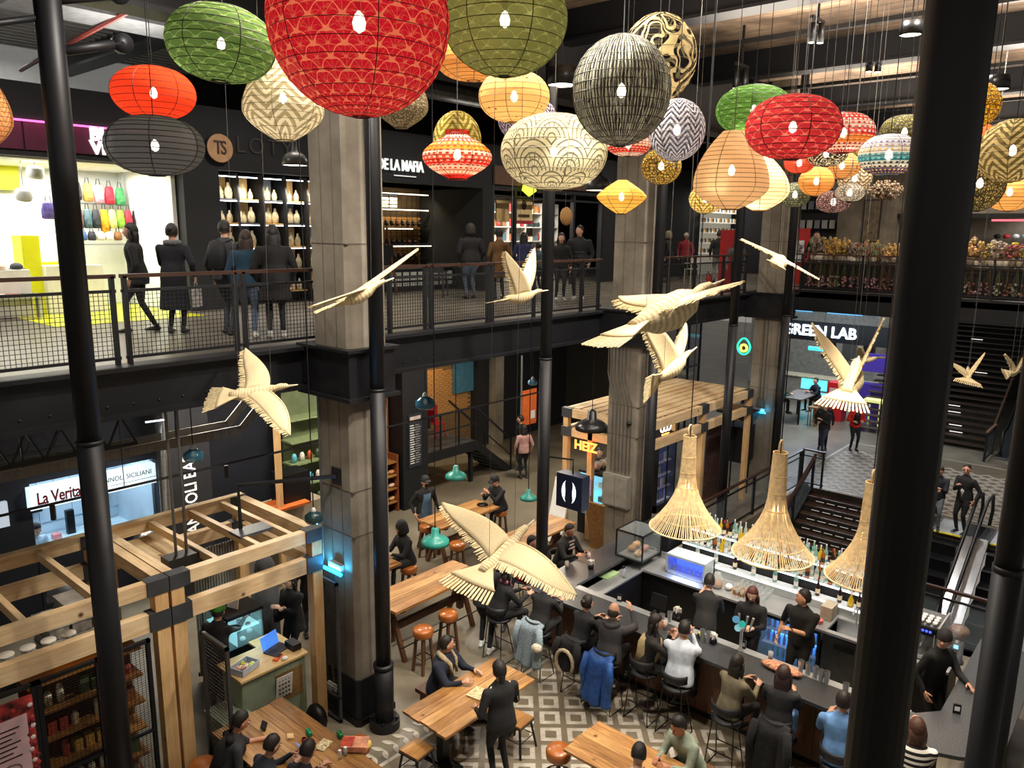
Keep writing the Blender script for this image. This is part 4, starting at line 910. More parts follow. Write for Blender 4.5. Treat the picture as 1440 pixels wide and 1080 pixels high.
# clean glasses drying on the steel counter
gl = None; GM = mat('dfe8ea', .05, 0, 0, alpha=.4)
for i in range(6):
    for j in range(7):
        if rng.rand() < .15: continue
        o = (MB().lathe([(.026, 0), (.004, .01), (.004, .06), (.03, .09), (.034, .13), (.027, .17)], n=10, cap=False).build('wine_glass', GM, None, True)) if gl is None else gl.copy()
        if gl is None: gl = o; tag(o, 'upturned wine glass drying on the steel back counter', 'glass', 'wine glasses on the back counter')
        else: C.objects.link(o)
        o.location = (11.9+i*.08+rng.uniform(-.01, .01), 4.75+j*.09, .975)
# glass case with loaves, black oven box, glass-front cooler
cc_ = thing('pastry_case', 'black-framed glass case with loaves on the bar corner', 'display case', (12.1, 7.35, 0))
x0, x1, y0, y1, z0, z1 = 11.7, 12.35, 6.98, 7.55, 1.11, 1.62
fm = MB()
for (xx, yy) in ((x0, y0), (x1, y0), (x0, y1), (x1, y1)): fm.box(xx-.012, xx+.012, yy-.012, yy+.012, z0, z1)
for zz in (z0, z1):
    for yy in (y0, y1): fm.box(x0, x1, yy-.012, yy+.012, zz-.012, zz+.012)
    for xx in (x0, x1): fm.box(xx-.012, xx+.012, y0, y1, zz-.012, zz+.012)
P(fm, 'case_frame', BLK2, cc_); P(MB().box(x0, x0+.004, y0, y1, z0, z1).box(x0, x1, y0, y0+.004, z0, z1).box(x0, x1, y0, y1, z1-.004, z1), 'glass_pane', glassm('c0ccd0', .16), cc_)
P(MB().box(x0+.03, x1-.03, y0+.03, y1-.03, z0+.01, z0+.03), 'tray', STS, cc_)
for i, (a_, b_, c) in enumerate(((11.85, 7.15, 'd8b88a'), (11.98, 7.38, 'c89a68'), (12.15, 7.2, 'c88a70'), (12.2, 7.42, 'd8b080'))):
    tag(MB().ell((a_, b_, z0+.10), (.11, .07, .06), 12, 8).build('bread_loaf', mat(c, .8, 0, .2, 15, .3), None, True), ['long pale loaf at the front left of the glass case', 'brown loaf at the back left of the glass case', 'reddish loaf at the front right of the glass case', 'pale loaf at the back right of the glass case'][i], 'bread')
tag(MB().box(12.5, 13.15, 6.9, 7.55, 1.1, 1.5).build('oven_box', BLK, None), 'black box-shaped oven beside the glass pastry case', 'oven')
uc = thing('glass_cooler', 'white countertop cabinet glowing blue with glasses inside', 'cabinet', (12.1, 6.2, .97))
P(MB().box(11.95, 12.35, 5.85, 6.62, 1.3, 1.34).box(11.95, 12.35, 5.85, 5.88, .98, 1.3).box(11.95, 12.35, 6.59, 6.62, .98, 1.3).box(12.3, 12.35, 5.85, 6.62, .98, 1.3).box(11.95, 12.35, 5.85, 6.62, .975, 1.0), 'cabinet_shell', mat('c4d4e0', .35), uc)
P(MB().box(12.27, 12.29, 5.9, 6.57, 1.02, 1.28), 'light_panel', emitm('3a5cff', 2.2), uc)
for k in range(7): P(MB().lathe([(.03, 0), (.034, .12)], (12.1, 5.94+k*.095, 1.01), 10), 'glass', GM, uc)
P(MB().box(11.955, 11.96, 5.88, 6.59, 1.0, 1.3), 'glass_door', glassm('9ab0ff', .15), uc)
light('cooler_glow', 'AREA', (11.9, 6.2, 1.12), 5, (.3, .45, 1), .5, .2, tgt=(11.5, 6.2, .9))
# espresso machine and grinder
em_ = thing('espresso_machine', 'chrome espresso machine with blue lit buttons and cups on top', 'coffee machine', (12.25, 2.55, .97))
MB().box(-.28, .3, -.42, .42, .34, .5).box(-.05, .3, -.42, .42, .04, .34).build('machine_body', mat('6a6c6e', .3, .8, .1), em_)
MB().box(-.3, -.28, -.4, .4, .36, .48).build('front_panel', BLK2, em_)
MB().box(-.4, .0, -.4, .4, .02, .06).build('drip_tray', STS, em_)
MB().box(-.33, .32, -.44, -.42, .0, .54).build('side_panel', STS, em_); MB().box(-.33, .32, .42, .44, .0, .54).build('side_panel', STS, em_)
for s in (-.22, .22):
    for k in range(5): MB().cbox((-.305, s-.1+k*.05, .43), (.01, .03, .03)).build('button', emitm('3a4cff', 3), em_)
    MB().lathe([(.035, .22), (.04, .34)], (-.16, s, 0), 14).tube([(-.18, s, .23), (-.36, s, .21)], .014, 8).build('group_head', STS, em_)
MB().tube([(-.3, .38, .4), (-.34, .39, .2), (-.32, .38, .1)], .008, 6).tube([(-.3, -.38, .4), (-.34, -.39, .2), (-.32, -.38, .1)], .008, 6).build('steam_wand', STS, em_)
for i in range(3):
    for j in range(3):
        tag(MB().lathe([(.025, 0), (.036, .02), (.04, .07), (.034, .07)], (12.06+i*.1, 2.72+j*.09, 1.471), 12).build('coffee_cup', mat('c8a070', .4), None, True), 'tan cup stacked on top of the espresso machine', 'cup', 'tan cups on the espresso machine')
        tag(MB().lathe([(.02, 0), (.032, .02), (.035, .05), (.03, .05)], (12.06+i*.1, 2.2+j*.09, 1.471), 12).build('coffee_cup', WHITE, None, True), 'white cup on the right of the espresso machine top', 'cup', 'white cups on the espresso machine')
gr_ = thing('coffee_grinder', 'silver coffee grinder with round clear bean hopper', 'coffee grinder', (12.15, 1.85+.05, .97))
MB().lathe([(.11, 0), (.11, .03), (.085, .06), (.085, .3), (.07, .36)], n=18).build('grinder_body', STS, gr_, True)
MB().lathe([(.05, .36), (.13, .47), (.135, .52), (.1, .56)], n=18).build('hopper', mat('8a7468', .1, 0, 0, alpha=.6), gr_, True)
MB().box(-.1, -.085, -.03, .03, .25, .3).build('screen', emitm('8ac8f0', 1.5), gr_); MB().box(-.13, -.08, -.015, .015, .12, .2).build('spout', BLK2, gr_)
# things on the counter
def onbar(px, py, z=1.1): p = at(px, py, Z=z); return p
tp_ = thing('beer_tap', 'chrome beer tap tower with three round badges', 'beer tap', onbar(1041, 915))
MB().lathe([(.05, 0), (.045, .02), (.022, .05), (.02, .3), (.05, .34), (.02, .37)], n=14).build('tap_column', STS, tp_, True)
for k, (dy, dz, c) in enumerate(((.07, .50, '5aa0d0'), (-.03, .46, '2ab8b0'), (.03, .38, '9adcf0'))):
    MB().lathe([(.05, 0), (.05, .015)], (-.07, dy, dz), 18, M=Matrix.Rotation(rad(-75), 4, 'Y')).build('tap_badge', mat(c, .3, 0, 0, emit=.25), tp_); MB().tube([(0, dy*.5, .34), (-.05, dy, dz)], .01, 6).build('tap_arm', STS, tp_); MB().tube([(0, -dy*1.6, .36), (.02, -dy*2.2, .56)], [.012, .018], 8).build('tap_handle', STS, tp_)
tin = None
for i, (px, py) in enumerate(((932, 870), (944, 866), (985, 895), (995, 897), (1128, 935), (1137, 940), (1147, 945), (1155, 950), (1163, 952), (1187, 972))):
    p = at(px, py+7, Z=1.1); p.x = max(p.x, 10.0); p.x = min(p.x, 10.15)
    o = tag(MB().lathe([(.03, 0), (.042, .17), (.042, .175)], (0, 0, 0), 14, False).lathe([(.001, .002), (.03, .002)], n=14).build('shaker_tin', STS, None, True, loc=(p.x-.03, p.y, 1.1)), 'steel cocktail shaker tin on the inner edge of the bar', 'shaker', 'shaker tins along the bar')
for i, (px, py, lb) in enumerate(((771, 803, 'nearest the bar corner'), (871, 846, 'in front of the bald man'), (967, 882, 'beside the man in the white sweater'), (1044, 912, 'beside the beer taps'), (1345, 1003, 'at the right end of the bar'))):
    p = onbar(px, py); t = thing('menu_stand', 'small black table sign with white print, '+lb, 'sign', p, rad(20))
    MB().box(-.012, .012, -.045, .045, 0, .13).build('stand_block', BLK2, t); MB().box(-.0135, -.012, -.03, .03, .04, .1).build('printed_mark', WHITE, t)
def nap(px, py, lb):
    p = onbar(px, py); t = thing('napkin_holder', lb, 'napkins', p)
    MB().lathe([(.05, 0), (.055, .05), (.05, .1)], n=14).build('holder', BLK, t, True); b = MB()
    for k in range(14): b.cbox((rng.uniform(-.04, .04), rng.uniform(-.04, .04), .13), (.07, .004, .08), rng.uniform(0, 3), rng.uniform(-.4, .4))
    b.build('napkin', WHITE, t, kind='stuff')
nap(831, 800, 'round holder stuffed with white napkins near the bar corner'); nap(952, 868, 'round holder stuffed with white napkins in front of the blonde-vested woman'); nap(1003, 905, 'low pile of white napkins beside the beer taps')
def beer(px, py, lb, z=1.1, c='c88a2a', tall=.15):
    p = onbar(px, py, z); t = thing('beer_glass', lb, 'glass', p); MB().lathe([(.03, 0), (.037, tall)], n=14).build('glass_body', GM, t, True); MB().lathe([(.027, .006), (.033, tall*.85)], n=14).build('drink', mat(c, .2, 0, 0), t, True)
beer(797, 800, 'glass of pale beer in front of the man in the printed sweatshirt'); beer(828, 788, 'small orange drink in the hand-reach of the man in the printed sweatshirt', c='c86a3a'); beer(1083, 930, 'stemmed glass of red wine before the woman in olive', c='5a1018'); beer(935, 885, 'cloudy drink before the woman in the beige vest', c='d8a080')
beer(948, 803, 'yellow-green drink on the steel counter beside the cooler', .97, 'b8c82a', .1)
for i, (px, py, c) in enumerate(((740, 806, 'green'), (1068, 893, 'pink'))): pass
tag(MB().cbox(tuple(at(1089, 935, Z=1.106)), (.09, .17, .01), rad(30)).build('phone', mat('e878b8', .4), None), 'pink phone case lying on the bar before the woman in olive', 'phone')
ys = at(986, 897, Z=1.1); t = thing('sauce_bowl', 'yellow lemon slices in a black dish on the bar', 'bowl', ys)
MB().lathe([(.03, 0), (.07, .04), (.065, .045), (.03, .015)], n=16).build('dish', BLK2, t, True); MB().cbox((0, 0, .045), (.07, .05, .02), .4).build('lemon_slice', mat('e8e020', .5), t); MB().cbox((.03, .03, .05), (.05, .05, .02), 1.4).build('lemon_slice', mat('e8e020', .5), t)
cbd = tag(MB().box(-.2, .2, -.13, .13, 0, .018).build('cutting_board', mat('a8c890', .5), None, loc=tuple(at(855, 808, Z=.932))), 'green cutting board on the steel shelf by the bar corner', 'cutting board')
sp = thing('spray_bottle', 'clear spray bottle standing on the inner steel shelf', 'bottle', at(877, 812, Z=.93)); MB().lathe([(.035, 0), (.037, .13), (.015, .18)], n=12).build('bottle_body', GM, sp, True); MB().cbox((-.02, 0, .21), (.08, .03, .04)).build('spray_head', BLK2, sp)
tr_ = tag(MB().ell((0, 0, .05), (.12, .3, .05), 14, 6).build('snack_tray', mat('c88a6a', .8, 0, .5, 22, .5), None, True, loc=(9.95, 3.62, 1.1)), 'tray of small brown snacks by the beer taps', 'tray')
jr = thing('drink_jar', 'large glass jar of amber punch on the back counter', 'jar', (12.0, 5.62, .97)); MB().lathe([(.08, 0), (.1, .04), (.1, .2), (.06, .25), (.06, .28)], n=16).build('jar_glass', GM, jr, True); MB().lathe([(.075, .01), (.093, .04), (.093, .12)], n=16).build('punch', mat('b87a1c', .3), jr, True)
tag(MB().box(11.95, 12.15, 5.1, 5.3, .97, 1.06).build('wooden_box', TW[0], None), 'small wooden box beside the punch jar', 'box'); tag(MB().ell((12.05, 5.42, 1.03), (.07, .07, .06)).build('white_bowl', WHITE, None, True), 'white bowl between the punch jar and the wooden box', 'bowl')
tag(MB().prism([(11.95+.1*cos(a)*1.0, 3.95+.2*sin(a)) for a in [k*PI/8 for k in range(16)]], .975, 1.03).build('basin', mat('e07a70', .5), None), 'pink oval plastic basin on the back counter', 'basin')
tag(MB().box(12.1, 12.4, 3.68, 3.86, .975, 1.2).build('storage_box', mat('b8ae98', .6), None), 'beige box standing behind the bartender with the watch', 'box')
tag(MB().box(12.12, 12.3, 2.98, 3.02, .975, 1.35).build('white_board', WHITE, None), 'white board leaning behind the sink', 'board')
hub = thing('card_terminal', 'black till terminal standing at the inside of the bar', 'till', at(925, 865, Z=1.1)); MB().box(-.08, .08, -.1, .1, 0, .03).box(-.02, .02, -.02, .02, .03, .12).build('stand', BLK2, hub); MB().cbox((0, 0, .24), (.03, .26, .22), 0, 0, rad(15)).build('monitor', BLK, hub)
# stools
def stool(px=None, pos=None, face=0, label='', h=.76):
    t = thing('bar_stool', label, 'stool', pos, rad(face))
    MB().lathe([(.17, h-.03), (.21, h-.02), (.215, h), (.19, h+.012)], n=20).build('seat', BLK, t, True)
    b = []
    n = 14
    for i in range(n+1):
        a = rad(110+140*i/n); b.append((.23*cos(a)-.0, .22*sin(a)))
    rows = [[(x*1.0, y, z) for x, y in b] for z in (h+.12, h+.24)]
    o = MB().grid(rows).build('backrest', BLK, t, True); o.modifiers.new('s', 'SOLIDIFY').thickness = .02
    for sy in (1, -1):
        MB().tube([(.0, sy*.15, h-.02), (.17, sy*.20, .01), (-.19, sy*.20, .01), (-.12, sy*.15, h-.02), (-.2, sy*.12, h+.13)], .009, 6).build('leg_frame', BLK2, t)
    MB().tube([(.12, .19, .28), (.12, -.19, .28)], .009, 6).tube([(-.14, .19, .28), (-.14, -.19, .28)], .009, 6).build('footrest', BLK2, t)
    return t
SY = [(8.92, 8.0, 'with the scarfed woman, at the far left of the bar'), (9.0, 7.22, 'draped with the fluffy grey-blue coat'), (9.02, 6.42, 'hung with the fur-trimmed black hood'), (9.0, 5.88, 'under the bald man, hung with a blue puffer jacket'), (9.16, 5.34, 'under the woman in the beige vest'), (9.16, 4.8, 'under the man in the white sweater'),
      (8.95, 3.92, 'under the woman in olive'), (9.12, 3.3, 'hung with a long black coat, under the long-haired woman'), (9.0, 2.5, 'under the person in the denim shirt'), (9.02, 1.68, 'under the woman in stripes')]
for x, y, lb in SY: stool(pos=(x, y, 0), face=0, label='black wire-legged bar stool '+lb)
stool(pos=(11.28, 8.55, 0), face=-90, label='black wire-legged bar stool behind the bar under the man in the printed sweatshirt')
stool(pos=(10.3, 8.65, 0), face=-90, label='black wire-legged bar stool under the person in magenta')
# garments on the stools
def coat_on(pos, w_, L_, col, label, fold=.03, thick=.03, quilt=0, furry=0, face=180, top=1.0):
    t = thing('jacket', label, 'jacket', pos, rad(face)); rows = []
    n = 20
    for i in range(n+1):
        s = i/n; r = []
        for j in range(17):
            q = j/16*2-1; z = top-L_*s*(1-.10*abs(q)**2); dpt = .02+.05*s+fold*sin(q*9+s*2)*s+.02*sin(q*5+3)
            if s < .12: dpt -= .12*(1-s/.12); z -= .04*(1-s/.12)
            if quilt: dpt += .012*abs(sin(s*PI*9))
            r.append((dpt, q*w_/2*(.85+.25*s), z))
        rows.append(r)
    o = MB().grid(rows).build('draped_cloth', mat(col, .6 if quilt else .95, 0, .25, 14 if not furry else 60, .5 if not furry else 1.0), t, True); o.modifiers.new('s', 'SOLIDIFY').thickness = thick
    for sg in (-1, 1): MB().tube([(.05, sg*w_*.42, top-.03), (.09, sg*w_*.5, top-L_*.35), (.08, sg*w_*.46, top-L_*.8)], [.05, .055, .04], 10).build('sleeve', mat(col, .6 if quilt else .95, 0, .25, 14 if not furry else 60, .5), t, True)
    return t
coat_on((8.78, 7.2, 0), .5, .72, '8a9aa4', 'fluffy grey-blue coat draped over a bar stool', furry=1, thick=.05)
ct = coat_on((8.8, 6.44, 0), .42, .5, '161618', 'black jacket with a cream fur hood edge hung on a stool'); MB().tube([(.13, .16*sin(a), .66+.2*cos(a)) for a in [k*PI/7-PI*.9 for k in range(12)]], .028, 8).build('fur_trim', mat('b8a88c', .95, 0, .3, 60, .8), ct, True)
coat_on((8.77, 5.86, 0), .48, .78, '1f4f96', 'bright blue quilted puffer jacket hung on a stool', quilt=1, thick=.05, top=.98)
coat_on((8.88, 3.28, 0), .5, .95, '121214', 'long black coat hung on the stool of the long-haired woman', thick=.04)
tag(MB().ell((8.62, 6.95, .72), (.08, .09, .07)).build('woolly_hat', mat('c8bca8', .95, 0, .3, 40, .6), None, True), 'cream and red woolly hat on the fluffy coat', 'hat')
# ---- tables
def boards(t, x0, x1, y0, y1, z, th, n, along='x', mats=None):
    for k in range(n):
        if along == 'x': P(MB().box(x0+.01*((k*7) % 3-1), x1+.01*((k*5) % 3-1), y0+(y1-y0)*k/n+.002, y0+(y1-y0)*(k+1)/n-.002, z-th, z), 'plank', (mats or TW)[k % 3], t)
        else: P(MB().box(x0+(x1-x0)*k/n+.002, x0+(x1-x0)*(k+1)/n-.002, y0+.01*((k*7) % 3-1), y1+.01*((k*5) % 3-1), z-th, z), 'plank', (mats or TWY)[k % 3], t)
def trestle(label, x0, x1, y0, y1, z=1.0, n=4, low=False):
    t = thing('wooden_table', label, 'table', ((x0+x1)/2, (y0+y1)/2, 0)); boards(t, x0, x1, y0, y1, z, .045, n)
    ym = (y0+y1)/2
    for xx in (x0+.22, x1-.22):
        for s in (-1, 1): P(MB().bar((xx, ym+s*.06, z-.3), (xx, ym+s*(y1-y0)*.42, .0), .07, .07, up=(1, 0, 0)), 'leg', STW, t)
        P(MB().box(xx-.05, xx+.05, ym-.05, ym+.05, .25, z-.04).box(xx-.05, xx+.05, y0+.08, y1-.08, z-.12, z-.045), 'upright', STW, t)
    P(MB().box(x0+.22, x1-.22, ym-.03, ym+.03, z*.42, z*.42+.12), 'stretcher', STW, t); P(MB().tube([(x0+.1, y0+.02, .3), (x1-.1, y0+.02, .3)], .012, 6).tube([(x0+.1, y1-.02, .3), (x1-.1, y1-.02, .3)], .012, 6), 'footrail', BLK2, t)
    return t
trestle('tall wooden trestle table beside the nearest column', 7.55, 9.62, 9.02, 9.82)
trestle('tall wooden table farther back where the man in the cap eats', 10.55, 12.35, 11.1, 11.85)
trestle('tall wooden table behind the black column and the logo sign', 11.0, 12.75, 9.25, 9.95)
def lowtable(label, x0, x1, y0, y1, along, n=4, z=.76):
    t = thing('wooden_table', label, 'table', ((x0+x1)/2, (y0+y1)/2, 0)); boards(t, x0, x1, y0, y1, z, .035, n, along)
    xm, ym = (x0+x1)/2, (y0+y1)/2
    P(MB().box(xm-.7 if along == 'x' else xm-.07, xm+.7 if along == 'x' else xm+.07, ym-.07 if along == 'x' else ym-.7, ym+.07 if along == 'x' else ym+.7, z-.2, z-.04), 'apron', TW[1], t)
    for s in (-.55, .55):
        c = (xm+(s if along == 'x' else 0), ym+(0 if along == 'x' else s)); P(MB().box(c[0]-.06, c[0]+.06, c[1]-.06, c[1]+.06, .05, z-.2).box(c[0]-.09 if along == 'x' else c[0]-.3, c[0]+.09 if along == 'x' else c[0]+.3, c[1]-.3 if along == 'x' else c[1]-.09, c[1]+.3 if along == 'x' else c[1]+.09, 0, .05), 'pedestal', BLK2, t)
    return t
lowtable('low wooden table between the man in the hoodie and the woman in black', 6.12, 7.9, 6.38, 7.22, 'x', 5)
lowtable('wooden table at the bottom left with boys, cans and a paper bag', 4.18, 5.22, 6.3, 8.68, 'y', 5)
lt = lowtable('wooden table at the bottom edge with the grey-vested man', 6.95, 7.72, 3.5, 5.15, 'y', 4)
# benches / stools with brown leather
def lstool(px, py, zt, label, metal=False):
    p = at(px, py, Z=zt) if px else py; t = thing('leather_stool', label, 'stool', (p[0], p[1], 0))
    MB().lathe([(.15, zt-.14), (.165, zt-.12), (.168, zt-.03), (.15, zt-.003), (.02, zt)], n=22).build('seat', LEATH, t, True)
    if metal:
        MB().tube([(0, 0, zt-.14), (0, 0, .22)], .03, 10).build('screw_post', BLK2, t); MB().tube([(.2*cos(a), .2*sin(a), .22) for a in [k*PI/8 for k in range(17)]], .01, 6, False).build('foot_ring', BLK2, t)
        for k in range(4): MB().tube([(0, 0, .3), (.15*cos(k*PI/2), .15*sin(k*PI/2), .25), (.23*cos(k*PI/2), .23*sin(k*PI/2), 0)], .013, 6).build('leg', BLK2, t)
    else:
        for k in range(4):
            a = PI/4+k*PI/2; MB().bar((.11*cos(a), .11*sin(a), zt-.14), (.17*cos(a), .17*sin(a), 0), .04, .04).build('leg', STW, t)
        MB().tube([(.15*cos(a), .15*sin(a), .25) for a in [PI/4+k*PI/2 for k in range(5)]], .01, 5, False).build('stretcher', BLK2, t)
lstool(595, 883, .76, 'brown leather stool, nearer one beside the tall trestle table'); lstool(630, 860, .76, 'brown leather stool, farther one beside the tall trestle table')
lstool(600, 738, .76, 'brown leather stool behind the larger teal lamp'); lstool(643, 763, .76, 'brown leather stool under the near end of the far table'); lstool(575, 795, .76, 'brown leather stool under the person in black at the left table')
lstool(803, 760, .76, 'brown leather stool behind the man in the printed sweatshirt')
lstool(786, 1052, .62, 'brown leather screw stool on a metal base at the bottom edge', True); lstool(503, 1042, .6, 'brown leather stool tucked at the right of the boys table', True); lstool(285, 1072, .55, 'brown leather stool under the curly-haired boy', True)
def mstool(px, py, z, label):
    p = at(px, py, Z=z); t = thing('metal_stool', label, 'stool', (p.x, p.y, 0), rad(5)); MB().box(-.16, .16, -.16, .16, z-.03, z).build('seat', TW[0], t); MB().box(-.165, .165, -.165, .165, z-.05, z-.03).build('seat_frame', BLK, t)
    for a in (-1, 1):
        for b in (-1, 1): MB().bar((a*.13, b*.13, z-.05), (a*.19, b*.19, 0), .03, .03).build('leg', BLK, t)
    MB().tube([(.16, .16, .2), (-.16, .16, .2), (-.16, -.16, .2), (.16, -.16, .2), (.16, .16, .2)], .008, 5).build('brace', BLK, t)
mstool(586, 1052, .46, 'low black metal stool with a wooden seat by the table corner'); mstool(728, 1010, .46, 'low black metal stool behind the standing woman in black')
trestle('small dark table at the left behind the nearest column', 8.3, 8.95, 10.5, 11.1, .95, 2)
# on the tables
def can(px, py, z, col, lb, lie=0):
    p = at(px, py, Z=z); t = thing('drink_can', lb, 'can', (p.x, p.y, z+(.033 if lie else 0)), rad(70*lie)); 
    M = Matrix.Rotation(rad(90), 4, 'Y') if lie else Matrix()
    MB().lathe([(.024, 0), (.032, .006), (.032, .112), (.025, .12)], n=16, M=M).build('can_body', mat(col, .3, .5, 0), t, True); MB().lathe([(.024, .1205), (.001, .1205)], n=16, M=M).build('lid', STS, t)
can(436, 1037, .76, '1f9a6a', 'green drink can lying on the boys table', 1); can(480, 1040, .76, '1a7a3a', 'dark green drink can beside the paper bag', 1); can(428, 1050, .76, 'b82028', 'red drink can by the boy holding a phone')
p = at(500, 1050, Z=.78); t = thing('paper_bag', 'open brown paper bag with red print and fries inside', 'bag', p, rad(-50)); MB().box(-.16, .16, -.11, .11, 0, .07).build('bag_paper', mat('c88a6a', .8, 0, .3, 9), t); MB().box(-.17, -.02, -.09, .09, .07, .075).build('red_print', mat('b8402c', .8, 0, .3, 12), t); MB().ell((.15, 0, .035), (.05, .09, .03), 10, 6).build('fries', mat('e0b860', .7, 0, .3, 30, .4), t)
p = at(482, 1065, Z=.76); t = thing('glass_shaker', 'pair of white-topped shakers on the boys table', 'shaker', p)
for s in (-.04, .04): MB().lathe([(.022, 0), (.024, .08), (.018, .1)], (s, 0, 0), 12).build('shaker_body', GM, t, True); MB().lathe([(.02, .1), (.02, .12)], (s, 0, 0), 12).build('shaker_cap', WHITE, t)
tag(MB().cbox(tuple(at(455, 1048, Z=.77)), (.2, .14, .02), rad(20), rad(4)).build('food_wrapper', mat('c8b890', .8, 0, .5, 40), None), 'checked paper food wrapper on the boys table', 'wrapper')
tag(MB().cbox(tuple(at(408, 1036, Z=.775)), (.1, .08, .03), rad(60), .2).build('paper_scrap', mat('d8b888', .8), None), 'folded kraft paper scrap on the boys table', 'paper')
tag(MB().cbox(tuple(at(672, 975, Z=.775)), (.26, .22, .02), rad(10)).build('serving_board', mat('c8b48a', .7, 0, .4, 30), None), 'pale serving board in front of the standing woman', 'board')
tag(MB().ell(tuple(at(445, 1010, Z=.2)), (.13, .2, .22), 14, 8).build('backpack', BLK2, None, True), 'black backpack on the floor beside the boys table', 'bag')
# ---- pendants over the tables
def pendant(px, py, w_, t_, label, kind='enamel', col='2f8f82', light_=0, name='pendant_lamp'):
    c = at(px, py, t=t_); r = w_/FPX*t_/2; t = thing(name, label, 'lamp', c)
    if kind == 'enamel': pf = [(r, -.0), (r*.98, r*.28), (r*.72, r*.5), (r*.30, r*.68), (r*.26, r*1.15), (r*.1, r*1.25)]
    elif kind == 'glass': pf = [(r*.8, -r*.6), (r, -r*.3), (r*.95, r*.2), (r*.45, r*.55), (r*.3, r*.7)]
    elif kind == 'dome': pf = [(r, 0), (r*.97, r*.45), (r*.7, r*.85), (r*.25, r*1.1), (r*.16, r*1.8), (r*.06, r*2.1)]
    else: pf = [(r, -r*.5), (r, r*.7), (.01, r*.75)]
    m_ = mat(col, .35, 0, .06) if kind != 'glass' else mat(col, .1, 0, 0, alpha=.75)
    o = MB().lathe(pf, n=26, cap=False).build('lamp_shade', m_, t, True); o.modifiers.new('s', 'SOLIDIFY').thickness = .004
    if kind == 'glass': MB().lathe([(r*.4, r*.5), (r*.2, r*.95), (.01, r*1.1)], n=16).build('neck', mat('c8ccd0', .4), t, True)
    if kind in ('dome', 'can'): MB().lathe([(.001, pf[0][1]+.01), (r*.93, pf[0][1]+.01)], n=24, cap=False).build('lamp_diffuser', emitm('fff0d8', 5 if kind == 'dome' else 7), t)
    else: MB().ell((0, 0, r*.1), (r*.22, r*.22, r*.3)).build('bulb', emitm('fff0d0', 1.0), t, True)
    topz = 5.28 if c.z < 4.8 and c.y > 9.4 else 11.0
    MB().tube([(0, 0, pf[-1][1]*.9), (0, 0, topz-c.z)], .008, 5).build('cord', BLK2 if kind != 'can' else BLK, t)
    return t
pendant(641, 672, 30, 15.0, 'small teal enamel lamp in front of the platform stairs'); pendant(612, 765, 40, 11.5, 'larger teal enamel lamp above the wooden tables'); pendant(743, 702, 24, 14.6, 'teal enamel lamp half behind the black column')
pendant(272, 640, 28, 10.6, 'blue glass lamp hanging before the vertical BAR sign', 'glass', '4a8aa8'); pendant(598, 566, 28, 14.5, 'blue glass lamp before the staircase platform', 'glass', '3a7a9a'); pendant(749, 537, 14, 17, 'small blue glass lamp beside the orange poster', 'glass', '6aa0c0'); pendant(441, 727, 26, 10.2, 'dark teal glass lamp partly behind the nearest pillar', 'glass', '1f3c40')
pendant(832, 604, 46, 16.8, 'dark cone-topped lamp over the orange neon sign', 'enamel', '1c1c1e')
pendant(415, 233, 36, 13.5, 'dark dome lamp with bright rim by the jewellery shop', 'dome', '4a4a48'); pendant(841, 268, 38, 17, 'dark dome lamp behind the fan-print lantern', 'dome', '3a3c3c')
pendant(790, 110, 40, 12.0, 'flat dark lamp glowing white behind the olive lantern', 'can', '1c1c1e'); pendant(1281, 42, 30, 8.0, 'black drum lamp glowing white left of the thick column', 'can', '161618'); pendant(1403, 118, 31, 9.5, 'black drum lamp glowing white right of the thick column', 'can', '161618')
pendant(1195, 275-12, 10, 14, 'tiny lamp among the right-hand lanterns', 'dome', '3a3a3a')
def track_spot(px, py, t_, label):
    c = at(px, py, t=t_); t = thing('track_spotlight', label, 'lamp', c); k = t_/FPX
    for s in (-6.5, 6.5):
        b = MB().tube([(s*k*.75, -s*k*.66, 0), (s*k*.75, -s*k*.66, 26*k)], 4.6*k, 14); b.build('spot_can', BLK2, t, True)
        MB().lathe([(.001, -.004), (4*k, -.004)], (s*k*.75, -s*k*.66, 0), 14, False).build('spot_lens', emitm('fff4e0', 14), t)
    MB().box(-.02, .02, -.02, .02, 26*k-.02, 11-c.z).box(-.25, .25, -.03, .03, 28*k, 32*k).build('mount', BLK2, t)
track_spot(1147, 60, 12.0, 'pair of black track spotlights, upper right of centre'); track_spot(1228, 101, 15.5, 'pair of black track spotlights just left of the thick column'); track_spot(1041, 124, 15, 'pair of black track spotlights above the grass-green lantern')
